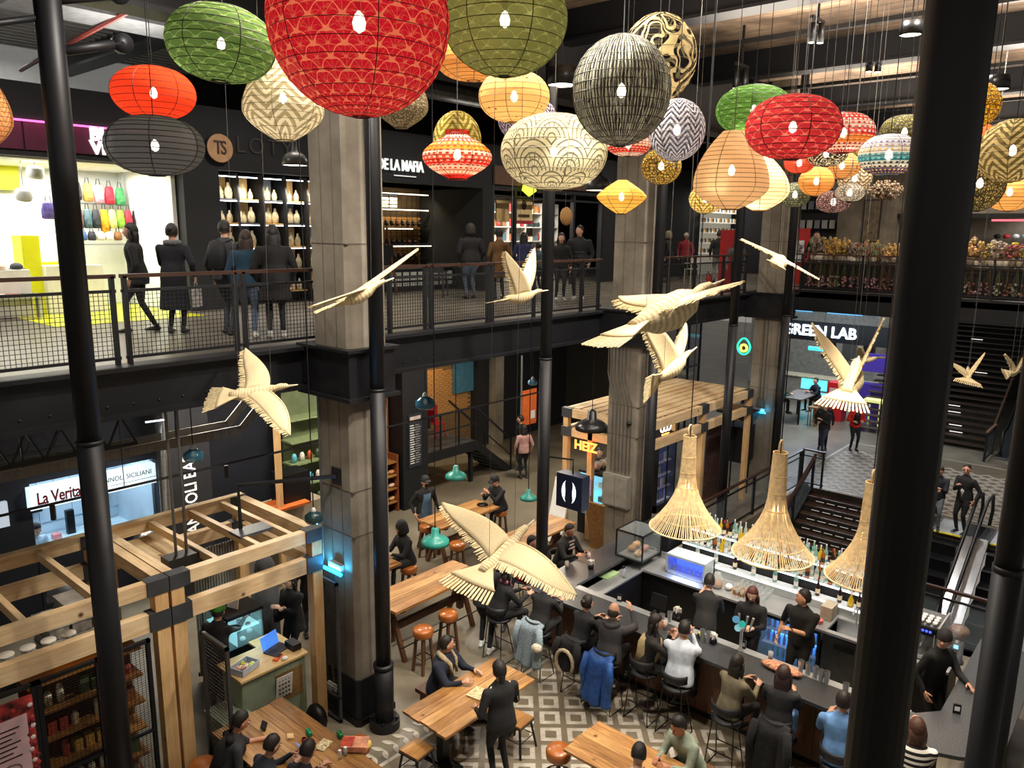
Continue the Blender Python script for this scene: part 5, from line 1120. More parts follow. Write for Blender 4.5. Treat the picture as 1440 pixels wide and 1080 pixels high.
# ---- wicker bell lamps
WK = mat('ecd2a2', .7, 0, .12, 20); WK2 = mat('dcbc88', .7, 0, .2, 20)
def bell(px, py, wpx, hpx, t_, label):
    c = at(px, py, t=t_); r = wpx/FPX*t_/2; h = hpx/FPX*t_; t = thing('wicker_lamp', label, 'lamp', c)
    pf = []
    for i in range(19):
        s = i/18; rr = .17+.11*(1-s)+.72*max(0, 1-s*1.75)**1.9; pf.append((rr*r, s*h))
    st_ = MB(); n = 96
    for j in range(n):
        a = 2*PI*j/n+rng.uniform(-.012, .012); st_.tube([(p*cos(a), p*sin(a), z) for p, z in pf[::2]], [.0068 if i < 4 else .0045 for i in range(len(pf[::2]))], 4, False)
    st_.build('wicker_stave', WK, t, kind='stuff')
    for k in (0, 2, 5, 8, 11, 14, 18):
        p, z = pf[k]; MB().tube([(p*cos(2*PI*j/40), p*sin(2*PI*j/40), z) for j in range(41)], .012 if k == 0 else .007, 6, False).build('wicker_ring', WK2 if k else WK, t, True)
    MB().tube([(.12*r*cos(a), 0, h+.08+.09*sin(a)) for a in [k*PI/8 for k in range(-2, 11)]], .012, 6).build('hanging_loop', WK, t, True)
    MB().ell((0, 0, h*.45), (.035, .035, .045)).build('bulb', emitm('ffd9a0', 30), t, True)
    light('wicker_bulb_light', 'POINT', (c.x, c.y, c.z+h*.38), 26, (1, .76, .45), .05)
    MB().tube([(0, 0, h*.5), (0, 0, 11-c.z)], .008, 5).build('cord', BLK2, t)
bell(963, 741, 98, 132, 11.4, 'tall wicker bell lamp over the bar, left of the three'); bell(1086, 779, 110, 148, 10.4, 'tall wicker bell lamp over the bar bottles, middle of the three'); bell(1213, 812, 100, 140, 10.2, 'wicker bell lamp half hidden by the thick column')
# ============================================================ PEOPLE ON THE GROUND FLOOR
def pers(lb, x, y, f, **k): return person(lb, x, y, k.pop('z', 0), f, **k)
H1 = ((.38, .12, -.20), (.39, .10, -.21)); H2 = ((.36, .05, .02), (.34, .14, -.14))
bs = dict(pose='sit', seat=.775, footz=.28)
t, J = pers('woman in black at the left end of the bar, pink checked scarf', 8.92, 8.0, -25, **bs, hs='long', hair='1a120e', hands=H1, lean=12, top='141416')
part(t, MB().tube([J['neck']+Vector((.0, -.10, .0)), J['neck']+Vector((-.07, 0, .03)), J['neck']+Vector((.0, .10, .0)), J['chest']+Vector((.12, .08, -.08)), J['hip']+Vector((.16, .1, .1)), J['hip']+Vector((.2, .14, -.3))], [.04, .045, .045, .05, .06, .06], 8), 'scarf', mat('c06478', .9, 0, .9, 8))
pers('person in a black sweater leaning on the bar beside the fluffy coat', 8.98, 7.22, 5, **bs, top='18181a', lean=22, hands=H1, nod=15)
pers('dark-haired woman with a bun beside the bald man', 9.02, 6.42, -10, **bs, hs='bun', top='1c1c20', lean=14, hands=H1, h=1.62)
t, J = pers('bald man in a dark grey hoodie raising his right hand', 9.02, 5.88, 10, **bs, hs='bald', hair='2a2018', top='3a393b', lean=12, hands=((.34, .12, -.14), (.33, .16, .12)), fat=1.12)
part(t, MB().tube([(J['neck']+Vector((-.03+.10*sin(a)*0-.09*cos(a), .11*sin(a), -.02-.03*abs(cos(a)))))[:] for a in [k*PI/5-PI/2 for k in range(6)]], .04, 8), 'hood', mat('3a393b', .9, 0, .1, bump=.2))
t, J = pers('woman with long dark hair in a beige vest, turned to her right', 9.2, 5.34, -55, **bs, hs='long', top='1e1c1c', lean=10, hands=((.26, .02, .02), (.3, .06, .0)))
part(t, MB().tube([J['hip']+J['sd']*k for k in (.02, .15, .3, .42)], [(.178, .125), (.172, .13), (.185, .132), (.15, .10)], 16, ref=(0, 1, 0)), 'vest', mat('a8956c', .8, 0, .15, 10, .3))
pers('broad man in a white sweater and jeans seated at the bar', 9.22, 4.8, 15, **bs, top='b9c2cc', bot='1c2740', lean=14, hands=((.3, .02, .0), (.32, .06, .02)), fat=1.15, hair='18120e', nod=10)
t, J = pers('woman with a dark bob in an olive jacket at the bar', 8.98, 3.92, -15, **bs, hs='bob', top='6a624c', lean=10, hands=H1, h=1.66)
pers('woman with very long wavy hair in black top and jeans', 9.12, 3.3, 10, **bs, hs='long', hair='2a1612', top='1a1a1c', bot='6a8fc0', lean=8, hands=H1, h=1.7)
pers('person in a light blue denim shirt behind the thick column', 9.02, 2.5, 20, **bs, top='5f88b8', hs='short', lean=10, hands=H1, fat=1.1)
STR = bpy.data.materials.new('striped_knit'); STR.use_nodes = True; nt = STR.node_tree; tc = ND(nt, 'ShaderNodeTexCoord'); sx = ND(nt, 'ShaderNodeSeparateXYZ'); LK(nt, tc.outputs['Object'], sx.inputs[0])
LK(nt, ramp(nt, Mt(nt, 'FRACT', Mt(nt, 'MULTIPLY', sx.outputs[2], 15)), [(0, '121214'), (.52, 'e8e2d4')], 'CONSTANT'), nt.nodes['Principled BSDF'].inputs['Base Color']); nt.nodes['Principled BSDF'].inputs['Roughness'].default_value = .9
pers('brown-haired woman in a black and white striped sweater', 9.05, 1.68, 20, **bs, hs='bob', hair='4a2c1c', top=STR, lean=10, hands=((.25, .05, .1), (.3, .08, -.1)))
# behind the bar
TEE = '141416'
t, J = pers('man in a black sweatshirt with a white printed chest, sitting behind the bar', 11.28, 8.5, -95, **bs, top='1c1c1d', skin='b88468', lean=14, hands=((.36, .16, -.2), (.38, .14, -.18)), nod=12, hair='2c211a', fat=1.08)
for k, (dz, w__) in enumerate(((.05, .16), (-.02, .12), (-.09, .17))): part(t, MB().cbox(J['chest']+Vector((.125+.0, 0, -.06))+Vector((0, 0, dz)), (.01, w__, .035), 0, 0, rad(12)), 'chest_print', mat('c8b8b0', .8, 0, .5, 30), False)
t, J = pers('person in a magenta and red puffer behind the black column', 10.3, 8.6, -80, **bs, top='c01850', lean=12, hands=H1, hair='14100e')
part(t, MB().tube([J['hip']+J['sd']*k for k in (.0, .1, .2)], [(.19, .15), (.2, .15), (.19, .14)], 16, ref=(0, 1, 0)), 'red_panel', mat('d8342c', .6))
t, J = pers('bartender in black T-shirt bending with his back turned, holding a green cup', 10.75, 5.2, 20, top=TEE, sleeve=0, lean=28, hands=((.34, .1, -.05), (.34, .12, -.22)), nod=10, hair='1a1410')
part(t, MB().lathe([(.03, -.06), (.042, .07)], tuple(J['wr'][0]+Vector((.1, 0, .03))), 14), 'green_cup', mat('5ac8a0', .4))
pers('red-haired bartender woman in black standing behind the beer taps', 11.15, 4.6, 190, top=TEE, hs='long', hair='4a1c14', skin='d0a890', hands=((.28, .1, -.28), (.28, .12, -.3)), nod=18, h=1.66)
t, J = pers('bartender man in black T-shirt wearing a watch, looking aside', 11.3, 3.85, 175, top=TEE, sleeve=0, look=-50, hands=((.3, -.02, -.22), (.1, .3, -.5)), h=1.8, fat=1.08, skin='c49070')
part(t, MB().tube([J['wr'][0]+Vector((0, .032*cos(a), .032*sin(a))) for a in [k*PI/5 for k in range(11)]], .008, 6), 'watch', BLK2)
pers('barista in a black long-sleeved shirt reaching along the counter', 11.45, 2.05, 240, top='131315', hs='beanie', bandm=mat('1a1512', .8), look=-60, hands=((.4, .1, -.28), (.1, .3, -.5)), h=1.78, lean=10)
# dining area
t, J = pers('heavy-set man in a navy hoodie with sheepskin collar at the low table', 7.12, 7.55, -70, pose='sit', seat=.47, top='161c2c', bot='1a1a1c', hands=((.42, .16, -.22), (.40, .22, -.2)), lean=10, look=35, fat=1.25, hair='1c140e')
for sg in (1, -1): part(t, MB().tube([J['neck']+Vector((-.08, sg*.07, .02)), J['neck']+Vector((.0, sg*.12, .0)), J['chest']+Vector((.13, sg*.09, -.06)), J['chest']+Vector((.16, sg*.07, -.25))], [.04, .045, .035, .02], 8), 'sheepskin_collar', mat('a89878', .95, 0, .3, 40, .6))
tag(MB().box(6.9, 7.4, 7.45, 7.85, .4, .46).box(6.95, 7.0, 7.5, 7.8, 0, .4).box(7.3, 7.35, 7.5, 7.8, 0, .4).build('wooden_bench', STW, None), 'dark wooden bench under the man in the navy hoodie', 'bench')
t, J = pers('woman in a black tracksuit with white sleeve stripes, standing at the low table', 6.72, 5.98, 72, top='151516', bot='121213', hs='pony', hair='1c1614', hands=((.2, .26, -.36), (.3, .2, -.3)), h=1.7, nod=14, coat=.02, fat=1.08)
for sg in (1, -1): part(t, MB().tube([J['chest']+Vector((-.0, sg*.13, .02)), J['chest']+Vector((-.01, sg*.222, -.1)), J['chest']+Vector((-.02, sg*.262, -.28))], .007, 5), 'white_stripe', WHITE)
t, J = pers('person in a black puffer walking away behind the large bird', 8.95, 8.35, 25, top='1b1c20', bot='0f0f10', hands=((.05, .3, -.5), (.05, .3, -.5)), stride=.1, h=1.78, shoe='d8d8d4', fat=1.15)
pers('person in black joggers with a white side stripe, mostly behind the large bird', 9.7, 8.7, 200, top='141416', bot='111112', h=1.76, shoe='3a3a3c')
bo = dict(pose='sit', seat=.47)
t, J = pers('curly-haired boy in a black vest and grey tee reaching across the table', 4.0, 8.1, -15, **bo, hs='curly', top='2c2c2e', sleeve=0, hands=((.42, .06, -.2), (.2, .2, -.4)), lean=22, hair='1a110c', nod=15, skin='c89070')
part(t, MB().tube([J['hip']+J['sd']*k for k in (.02, .18, .34, .46)], [(.18, .135), (.175, .135), (.19, .135), (.13, .09)], 16, ref=(0, 1, 0)), 'vest', mat('121213', .9, 0, .1, bump=.2))
part(t, MB().tube([J['neck']+Vector((-.09, .1*sin(a), .0-.03*cos(a))) for a in [k*PI/5-PI/2 for k in range(6)]], .05, 8), 'hood', mat('121213', .9))
for i, (x, y, f, lb, tc_) in enumerate(((4.02, 7.42, -5, 'boy in a navy hoodie holding up a bright phone', '151b26'), (4.25, 6.95, 12, 'dark-haired boy in a navy jacket, arms folded on the table', '15171d'))):
    t, J = pers(lb, x, y, f, **bo, top=tc_, hs='curly' if i else 'short', lean=24, hands=((.38, .06, -.1), (.36, .04, -.16)) if i == 0 else ((.3, .04, -.2), (.34, .02, -.2)), h=1.66, nod=15, hair='1c130e')
    if i == 0: tag(MB().cbox(J['wr'][0]+Vector((.08, -.05, .06)), (.012, .075, .15), 0, 0, rad(-35)).build('phone', mat('3a8ad8', .3, 0, 0, emit=.6), None), 'phone with a blue screen held by the boy in navy', 'phone').matrix_world = Matrix.Translation((x, y, 0)) @ Matrix.Rotation(rad(f), 4, 'Z')
tag(MB().cbox(at(371, 1020, Z=.80), (.16, .08, .012), rad(50), rad(35)).build('phone', BLK2, None), 'black phone in the hand of the curly-haired boy', 'phone')
for y_ in (8.1, 7.42, 6.95): pass
tag(MB().box(3.75, 4.1, 6.6, 8.4, .4, .46).box(3.85, 4.0, 6.7, 6.8, 0, .4).box(3.85, 4.0, 8.2, 8.3, 0, .4).build('wooden_bench', STW, None), 'wooden bench under the three boys', 'bench')
t, J = pers('person in a grey vest over a white hoodie bending over the bottom table', 6.72, 4.0, 20, **bo, top='c9c6c2', lean=30, hair='15110e', hands=((.3, .12, -.22), (.3, .12, -.22)), nod=22)
part(t, MB().tube([J['hip']+J['sd']*k for k in (.0, .16, .32, .45)], [(.185, .14), (.18, .14), (.195, .14), (.13, .10)], 16, ref=(0, 1, 0)), 'vest', mat('3c3d40', .8, 0, .1, 8, .3))
pers('man in a pale green shirt leaning over the bottom table', 8.05, 3.95, 165, **bo, top='8a9684', lean=24, hair='15110e', hands=((.34, .12, -.2), (.32, .1, -.22)), nod=20, skin='b88060')
tag(MB().box(7.85, 8.3, 3.75, 4.15, .4, .46).box(8.0, 8.1, 3.85, 4.05, 0, .4).build('wooden_stool', STW, None), 'wooden stool under the man in pale green', 'stool')
tag(MB().box(6.5, 6.9, 3.8, 4.2, .4, .46).box(6.65, 6.75, 3.9, 4.1, 0, .4).build('wooden_stool', STW, None), 'wooden stool under the person in the grey vest', 'stool')
# farther back
sb = dict(pose='sit', seat=.76, footz=.25)
pers('man in a black cap and hoodie eating at the far wooden table', 12.72, 11.42, 178, **sb, hs='cap', top='141417', lean=16, hands=((.34, .08, -.02), (.34, .1, -.1)), nod=10)
lstool(None, (12.72, 11.42), .755, 'brown leather stool under the man in the black cap')
tag(MB().lathe([(.001, 0), (.12, .01), (.13, .02)], n=20).build('plate', BLK2, None, True, loc=(12.15, 11.45, 1.001)), 'black plate in front of the man in the cap', 'plate')
pers('long-haired person in black seated at the small left table', 9.3, 10.75, 175, **sb, hs='hood', bandm=mat('141416', .9), top='111113', lean=12, hands=H1, nod=10)
pers('person barely seen behind the black column, at the small left table', 8.0, 10.85, 0, **sb, top='151517', lean=10, hands=H1)
lstool(None, (8.0, 10.85), .755, 'brown leather stool under the person behind the black column')
t, J = pers('waiter in a black shirt, mask and long denim apron walking between tables', 11.2, 12.35, 255, top='161618', bot='4a4038', hs='cap', hands=((.1, .3, -.5), (.05, .28, -.5)), h=1.74, stride=.08)
part(t, MB().tube([J['chest']+Vector((.03, 0, -.05)), J['hip']+Vector((.03, 0, .2)), J['hip']+Vector((.035, 0, -.05)), J['hip']+Vector((.03, 0, -.5))], [(.15, .115), (.165, .12), (.19, .14), (.22, .15)], 16, ref=(0, 1, 0)), 'apron', mat('3f5468', .9, 0, .15, 8, .2)); part(t, MB().ell(J['head'] @ Vector((.075, 0, -.05)), (.03, .055, .045)), 'face_mask', BLK2)
# kiosk staff
t, J = pers('kiosk worker in a green beanie and black sweatshirt reaching into the case', 4.95, 10.0, 30, hs='beanie', bandm=mat('3f7a2c', .9, 0, .2, 40, .3), top='222226', bot='4a3428', hands=((.46, .02, -.2), (.5, .12, -.15)), lean=14, h=1.76, skin='d0a080')
t, J = pers('woman in a black coat looking at her phone beyond the kiosk', 6.5, 10.35, 195, hs='bob', hair='0f0d0d', top='101012', bot='14161e', coat=.2, hands=((.26, -.02, -.2), (.26, .0, -.2)), nod=16, h=1.64, skin='d8b4a0'); bag(t, J, 'side', '121214')
pers('person in black with a grey backpack behind the woman with the phone', 7.2, 10.9, 60, top='1a1a1c', h=1.7); 
# by the stairs
t, J = pers('man in a black jacket, white T-shirt and sunglasses at the escalator', 20.7, 3.5, 160, top='141415', bot='101012', hair='1c1410', hands=((.05, .28, -.5), (.3, .02, -.15)), look=20, skin='c89078', h=1.76)
part(t, MB().ell(J['head'] @ Vector((.086, .03, .012)), (.014, .022, .016)).ell(J['head'] @ Vector((.086, -.03, .012)), (.014, .022, .016)), 'sunglasses', BLK2); part(t, MB().tube([J['hip']+J['sd']*k+Vector((.045, 0, 0)) for k in (.0, .2, .42)], [(.09, .10), (.085, .10), (.05, .08)], 12, ref=(0, 1, 0)), 'white_shirt', WHITE)
t, J = pers('person in a dark jacket and light jeans beside the escalator, head bowed', 20.5, 4.05, 190, top='1a1c26', bot='6a7078', hs='curly', hair='2a2016', hands=((.3, .05, -.2), (.3, .05, -.25)), nod=30, h=1.66)
pers('man in a black puffer and jeans standing with legs apart near the stairs', 25.3, 8.5, 170, top='17181c', bot='222c3e', hands=((.25, .05, -.2), (.2, .1, -.3)), stride=.2, h=1.76, shoe='6a4a30')
t, J = pers('person in a bright red jacket with a black vest near the stairs', 26.5, 7.9, 215, top='c8241c', bot='131315', hs='cap', h=1.7, hands=((.2, .15, -.3), (.2, .15, -.32)))
part(t, MB().tube([J['hip']+J['sd']*k for k in (.02, .18, .34, .46)], [(.17, .13), (.17, .13), (.18, .13), (.12, .10)], 16, ref=(0, 1, 0)), 'vest', BLK2)
pers('person in dark clothes between the puffer man and the red jacket', 26.0, 8.75, 200, top='121214', bot='101012', h=1.72, hs='cap')
# ============================================================ TIMBER KIOSKS
PX = wood('dcb886', 'f6e2ba', 0, 3.4, .55); PY_ = wood('dcb886', 'f6e2ba', 1, 3.4, .55); PZ = wood('d4a868', 'ecca98', 2, 3.4, .55); BAND = mat('3c3e42', .6, .2, .1)
k1 = thing('timber_kiosk', 'left kiosk frame of pale timber beams with dark metal joint bands', 'kiosk', (4, 9.9, 0))
def bm(t, x0, x1, y0, y1, z0, z1, m=None): P(MB().box(x0, x1, y0, y1, z0, z1), 'beam', m or (PX if x1-x0 > y1-y0 else PY_), t)
for (a, b) in ((.8, 3.84), (3.86, 6.02)):
    bm(k1, a, b, 8.82, 8.94, 2.79, 2.96); bm(k1, a, b, 8.82, 8.94, 2.34, 2.56); bm(k1, a, b, 10.84, 10.96, 2.79, 2.98); bm(k1, a, b, 10.84, 10.96, 2.36, 2.56)
    bm(k1, b-.14 if b > 5 else b-.12, b, 8.95, 10.83, 2.79, 2.96)
bm(k1, 3.86, 3.98, 8.95, 10.83, 2.79, 2.96); bm(k1, 5.9, 6.02, 8.95, 10.83, 2.36, 2.54)
for X in (1.55, 2.3, 3.05): bm(k1, X, X+.07, 8.95, 10.83, 2.84, 2.95)
for X in (4.5, 5.1, 5.6): bm(k1, X, X+.07, 8.95, 10.83, 2.84, 2.95)
for (x, y) in ((3.67, 8.81), (3.87, 8.81), (5.87, 8.81), (5.87, 10.83), (3.67, 10.83), (3.87, 10.83)):
    P(MB().box(x, x+.16, y, y+.15, 0, 2.78), 'post', PZ, k1)
for (x, y) in ((3.59, 8.8), (3.857, 8.8), (5.78, 8.8), (5.78, 10.81), (3.6, 10.81)):
    for z0, z1 in ((2.78, 2.975), (2.33, 2.57)): P(MB().box(x, x+.255, y, y+.17, z0+.005, z1-.005), 'joint_band', BAND, k1)
# roofing bits on the kiosk: slanted boards, crates, duct, jars
P(MB().cbox((4.15, 10.1, 2.72), (.4, 1.5, .03), 0, 0, rad(4)), 'ceiling_board', PY_, k1); P(MB().cbox((4.5, 10.2, 2.7), (.25, 1.4, .03), 0, 0, rad(-4)), 'ceiling_board', PY_, k1)
CR = mat('9a948c', .35, 0, .25, 12, alpha=.85)
cps = None
sf = tag(MB().box(2.9, 3.75, 10.1, 10.75, 1.6, 1.64).box(2.92, 2.96, 10.12, 10.16, 0, 1.6).box(3.69, 3.73, 10.12, 10.16, 0, 1.6).box(2.92, 2.96, 10.69, 10.73, 0, 1.6).box(3.69, 3.73, 10.69, 10.73, 0, 1.6).build('storage_shelf', BLK, None), 'black shelf carrying clear plastic crates in the left kiosk', 'shelf')
for i in range(3):
    for j in range(2):
        for k in range(4):
            if k == 3 and i == 0: continue
            t = thing('plastic_crate', 'clear plastic crate in the stack inside the left kiosk', 'crate', (3.02+i*.27, 10.27+j*.31, 1.645+k*.17), 0, 'plastic crates in the left kiosk')
            MB().box(-.12, .12, -.14, .14, 0, .008).box(-.12, -.112, -.14, .14, 0, .15).box(.112, .12, -.14, .14, 0, .15).box(-.12, .12, -.14, -.132, 0, .15).box(-.12, .12, .132, .14, 0, .15).build('crate_body', CR, t)
            MB().box(-.13, .13, -.15, .15, .15, .165).build('lid', mat('b4b0a8', .4, 0, .15, alpha=.9), t)
DU = mat('b8b8b4', .3, .8, .15, 10)
tag(MB().tube([(4.55, 11.5, 2.35), (4.75, 11.7, 2.4), (5.3, 12.0, 2.42), (5.35, 12.05, 5.2)], .09, 14).build('air_duct', DU, None, True), 'silver ventilation duct behind the left kiosk', 'duct')
js = tag(MB().box(1.9, 3.1, 9.35, 9.8, 1.98, 2.0).box(1.95, 1.99, 9.5, 9.54, 0, 1.98).box(3.0, 3.04, 9.5, 9.54, 0, 1.98).build('jar_shelf', BLK, None), 'black shelf with glass jars inside the left kiosk', 'shelf')
for i in range(5):
    for j in range(2):
        t = thing('glass_jar', 'white-lidded glass jar on the kiosk shelf', 'jar', (2.1+i*.22, 9.48+j*.2, 2.0), 0, 'glass jars in the left kiosk')
        MB().lathe([(.06, 0), (.075, .03), (.075, .2), (.06, .23)], n=16).build('jar_glass', GM, t, True); MB().lathe([(.082, .23), (.085, .25), (.08, .262)], n=18).build('lid', mat('e0d8c8', .5) if j else STS, t, True)
        if not j: MB().lathe([(.02, .262), (.03, .3)], n=10).build('lid_knob', STS, t)
tag(MB().cbox((2.85, 9.15, 2.28), (.5, .07, .12), rad(8)).build('light_box', mat('f0b860', .4, 0, 0, emit=1.2), None), 'warm glowing lamp strip in the left kiosk', 'lamp').location = (0, 0, 0)
# wire cage front with shelves of goods
cg = thing('wire_cage', 'black wire mesh cage front of the left kiosk', 'cage', (2.8, 8.75, 0))
for X in (2.28, 2.33, 2.93, 3.0, 3.5): P(MB().box(X, X+.045, 8.74, 8.79, 0, 2.3), 'cage_post', BLK, cg)
P(MB().box(.8, 3.55, 8.74, 8.79, 2.26, 2.3).box(.8, 3.55, 8.74, 8.79, .02, .06).box(2.3, 3.5, 8.74, 8.78, 1.1, 1.13), 'cage_rail', BLK, cg)
m = MB()
for X in np.arange(2.38, 3.5, .045): m.box(X, X+.004, 8.76, 8.764, .05, 2.26)
for z in np.arange(.08, 2.26, .03): m.box(2.33, 3.5, 8.755, 8.759, z, z+.004)
P(m, 'wire_mesh', WIRE, cg, kind='stuff')
def gate(label, x, y0, y1, z1):
    t = thing('mesh_gate', label, 'gate', (x, y0, 0)); P(MB().box(x-.02, x+.02, y0, y0+.04, .03, z1).box(x-.02, x+.02, y1-.04, y1, .03, z1).box(x-.02, x+.02, y0, y1, z1-.04, z1).box(x-.02, x+.02, y0, y1, .03, .07).box(x-.02, x+.02, y0, y1, .4, .43), 'gate_frame', mat('4a4c50', .5, .4, .1), t)
    m = MB(); 
    for y in np.arange(y0+.05, y1-.04, .035): m.box(x-.003, x+.003, y, y+.004, .07, z1-.04)
    for z in np.arange(.1, z1-.05, .05): m.box(x-.003, x+.003, y0, y1, z, z+.004)
    P(m, 'wire_mesh', WIRE, t, kind='stuff')
gate('mesh gate standing open beside the timber post of the left kiosk', 4.18, 8.12, 8.76, 2.15); gate('mesh gate at the right end of the left kiosk, before the pillar', 6.05, 8.5, 9.12, 2.2)
gs = thing('goods_shelf', 'brown wooden shelves of groceries behind the wire cage', 'shelf', (2.9, 9.05, 0))
P(MB().box(2.3, 3.52, 9.3, 9.33, 0, 2.2), 'back_panel', wood('6a4526', '8a6038', 2, 3), gs)
for z in (.35, .7, 1.05, 1.4, 1.75, 2.1): P(MB().box(2.3, 3.52, 8.95, 9.3, z, z+.025), 'shelf_board', TW[1], gs)
GC = ['7a8a3a', 'a03a2c', 'c8b088', '8a5a30', 'd0c8b0', '4a5a3a', 'b04a38', 'c89a4a']
for zi, z in enumerate((.35, .7, 1.05, 1.4, 1.75)):
    for i in range(9):
        if rng.rand() < .2: continue
        x = 2.4+i*.125; c = GC[(zi*3+int(i/3)) % 8]; h_ = .12+.1*rng.rand()
        o = MB().box(-.045, .045, -.05, .05, 0, h_) if (zi+i//3) % 2 else MB().lathe([(.04, 0), (.042, h_*.7), (.02, h_)], n=10)
        tag(o.build('grocery_packet', mat(c, .5, 0, .25, 25), None, loc=(x, 9.1, z+.026)), 'grocery packet on the caged shelf of the left kiosk', 'packet', 'groceries on the caged shelves')
# poster
po = thing('price_poster', 'pink price poster with a berry border hung on the cage', 'poster', (1.9, 8.7, 1.5))
P(MB().box(1.5, 2.27, 8.70, 8.73, .85, 2.2), 'poster_board', mat('8a2a28', .5, 0, 1.0, 9, name='berry_print'), po); P(MB().box(1.5, 2.2, 8.695, 8.70, 1.05, 2.02), 'poster_sheet', mat('d8b4bc', .6), po)
for i in range(26):
    p_ = (2.235+.03*rng.uniform(-1, 1), 1.0+i*.045) if i < 22 else (1.6+.16*(i-21), 2.1)
    P(MB().ell((p_[0], 8.693, p_[1]), (.026, .008, .026), 8, 5), 'printed_berry', mat(('a83030', 'd8c8c8', '702020')[i % 3], .4, 0, .1), po)
for k in range(7): P(MB().box(1.75, 2.12-.04*(k % 3), 8.69, 8.695, 1.9-k*.055, 1.905-k*.055+.008), 'print_line', mat('2a1a1c', .6), po)
P(MB().tube([(2.0+.1*cos(a), 8.69, 1.44+.06*sin(a)) for a in [k*PI/8 for k in range(17)]], .004, 5), 'cup_drawing', mat('2a1a1c', .6), po)
text('$1500', .15, mat('1a1214', .6), (1.86-1.9, 8.69-8.7, 1.2-1.5), (1, 0, 0), (0, 0, 1), .002, po, 'price_lettering', 'LEFT', .002)
# mint counter with laptop, trays, glass display
mc = thing('kiosk_counter', 'mint ribbed counter with plywood top and menu board', 'counter', (5.35, 9.25, 0)); MINT = mat('9aa88e', .6, 0, .08, 4); PLY = wood('d0a868', 'e8cc94', 0, 3, .5)
P(MB().box(4.82, 5.9, 9.05, 9.72, .97, 1.0).box(5.45, 5.9, 9.72, 9.95, .97, 1.0), 'worktop', PLY, mc); P(MB().box(4.85, 5.87, 9.1, 9.6, .05, .97), 'cabinet', MINT, mc)
rb = MB()
for k in range(48):
    x = 4.86+k*.021
    if x < 5.35 or x > 5.8: rb.box(x, x+.012, 9.085, 9.1, .05, .96)
    else: rb.box(x, x+.012, 9.085, 9.1, .05, .4); rb.box(x, x+.012, 9.085, 9.1, .84, .96)
P(rb, 'ribbed_front', mat('a4b298', .6, 0, .08), mc, kind='stuff')
P(MB().box(5.36, 5.8, 9.075, 9.1, .4, .84), 'niche', wood('7a5c34', '9a7a4c', 0, 3), mc); P(MB().cbox((5.48, 9.06, .62), (.26, .012, .4), 0, rad(8)), 'menu_card', WHITE, mc)
for i in range(5):
    for j in range(4): P(MB().box(5.385+j*.05, 5.41+j*.05, 9.035+.012*0, 9.045, .48+i*.065, .505+i*.065), 'printed_picture', mat('4a4038', .6), mc)
tag(MB().box(4.55, 4.9, 9.0, 9.5, 0, .5).box(4.5, 4.92, 8.98, 9.52, .5, .53).build('side_cabinet', [MINT], None), 'low mint cabinet by the gate of the left kiosk', 'cabinet')
lp = thing('laptop', 'open laptop with a bright blue screen on the mint counter', 'laptop', (5.62, 9.45, 1.0), rad(15))
MB().box(-.17, .17, -.12, .1, 0, .015).build('keyboard_base', mat('3a3c40', .4, .3), lp); MB().cbox((.02, .15, .1), (.32, .01, .2), 0, rad(-15)).build('screen', mat('4a86e8', .3, 0, 0, emit=1.0), lp)
for r_ in range(4): MB().box(-.14, .14, .02-.03*r_, .035-.03*r_, .015, .018).build('key_row', BLK2, lp)
tag(MB().box(5.74, 5.88, 9.2, 9.42, 1.0, 1.1).build('receipt_printer', BLK, None), 'black receipt printer beside the laptop', 'printer')
cdd = thing('card_reader', 'orange card reader lying before the laptop', 'card reader', (5.5, 9.22, 1.0), .5); MB().box(-.09, .09, -.035, .035, 0, .03).build('reader_body', mat('e0642c', .4), cdd); MB().box(-.02, .08, -.03, .03, .03, .034).build('reader_screen', BLK2, cdd)
tag(MB().ell((5.55, 9.13, 1.02), (.05, .04, .022)).build('white_card_dock', WHITE, None, True), 'small white dock in front of the orange card reader', 'dock')
tyy = thing('plastic_tray', 'white basket of wrapped sweets on the left of the mint counter', 'tray', (5.02, 9.3, 1.0), .3); MB().box(-.17, .17, -.12, .12, 0, .01).box(-.17, -.16, -.12, .12, 0, .1).box(.16, .17, -.12, .12, 0, .1).box(-.17, .17, -.12, -.11, 0, .1).box(-.17, .17, .11, .12, 0, .1).build('basket', mat('b8c4d4', .4), tyy)
for i in range(9): MB().ell((rng.uniform(-.12, .12), rng.uniform(-.08, .08), .06), (.04, .03, .03), 7, 5).build('sweet', mat(('c8d83a', 'e8a078', 'e0e0d8')[i % 3], .5), tyy)
dc = thing('cake_display', 'black-framed glass cake display glowing ice blue', 'display case', (5.35, 10.1, 0))
P(MB().box(5.15, 5.75, 9.98, 10.75, 0, .95).box(5.15, 5.75, 9.98, 10.75, 1.42, 1.47), 'case_body', BLK2, dc)
fm = MB()
for xx in (5.16, 5.73):
    for yy in (10.0, 10.36, 10.73): fm.box(xx-.012, xx+.012, yy-.012, yy+.012, .95, 1.45)
P(fm, 'case_frame', BLK2, dc); P(MB().box(5.3, 5.31, 10.0, 10.72, .96, 1.42).box(5.2, 5.7, 10.03, 10.7, 1.18, 1.19), 'glass_shelf', mat('a8ecf4', .2, 0, 0, emit=.9), dc); P(MB().box(5.155, 5.16, 10, 10.73, .95, 1.45).box(5.73, 5.735, 10, 10.73, .95, 1.45).box(5.16, 5.73, 9.985, 9.99, .95, 1.45), 'glass_pane', glassm('b8f0f8', .25), dc)
for i in range(8): P(MB().ell((5.45+.1*(i % 3), 10.1+.15*(i//2), 1.0+.2*(i % 2)), (.045, .05, .035), 8, 5), 'cake', mat(('f0f0ec', '8a5a3a', 'd8e8ea')[i % 3], .5), dc)
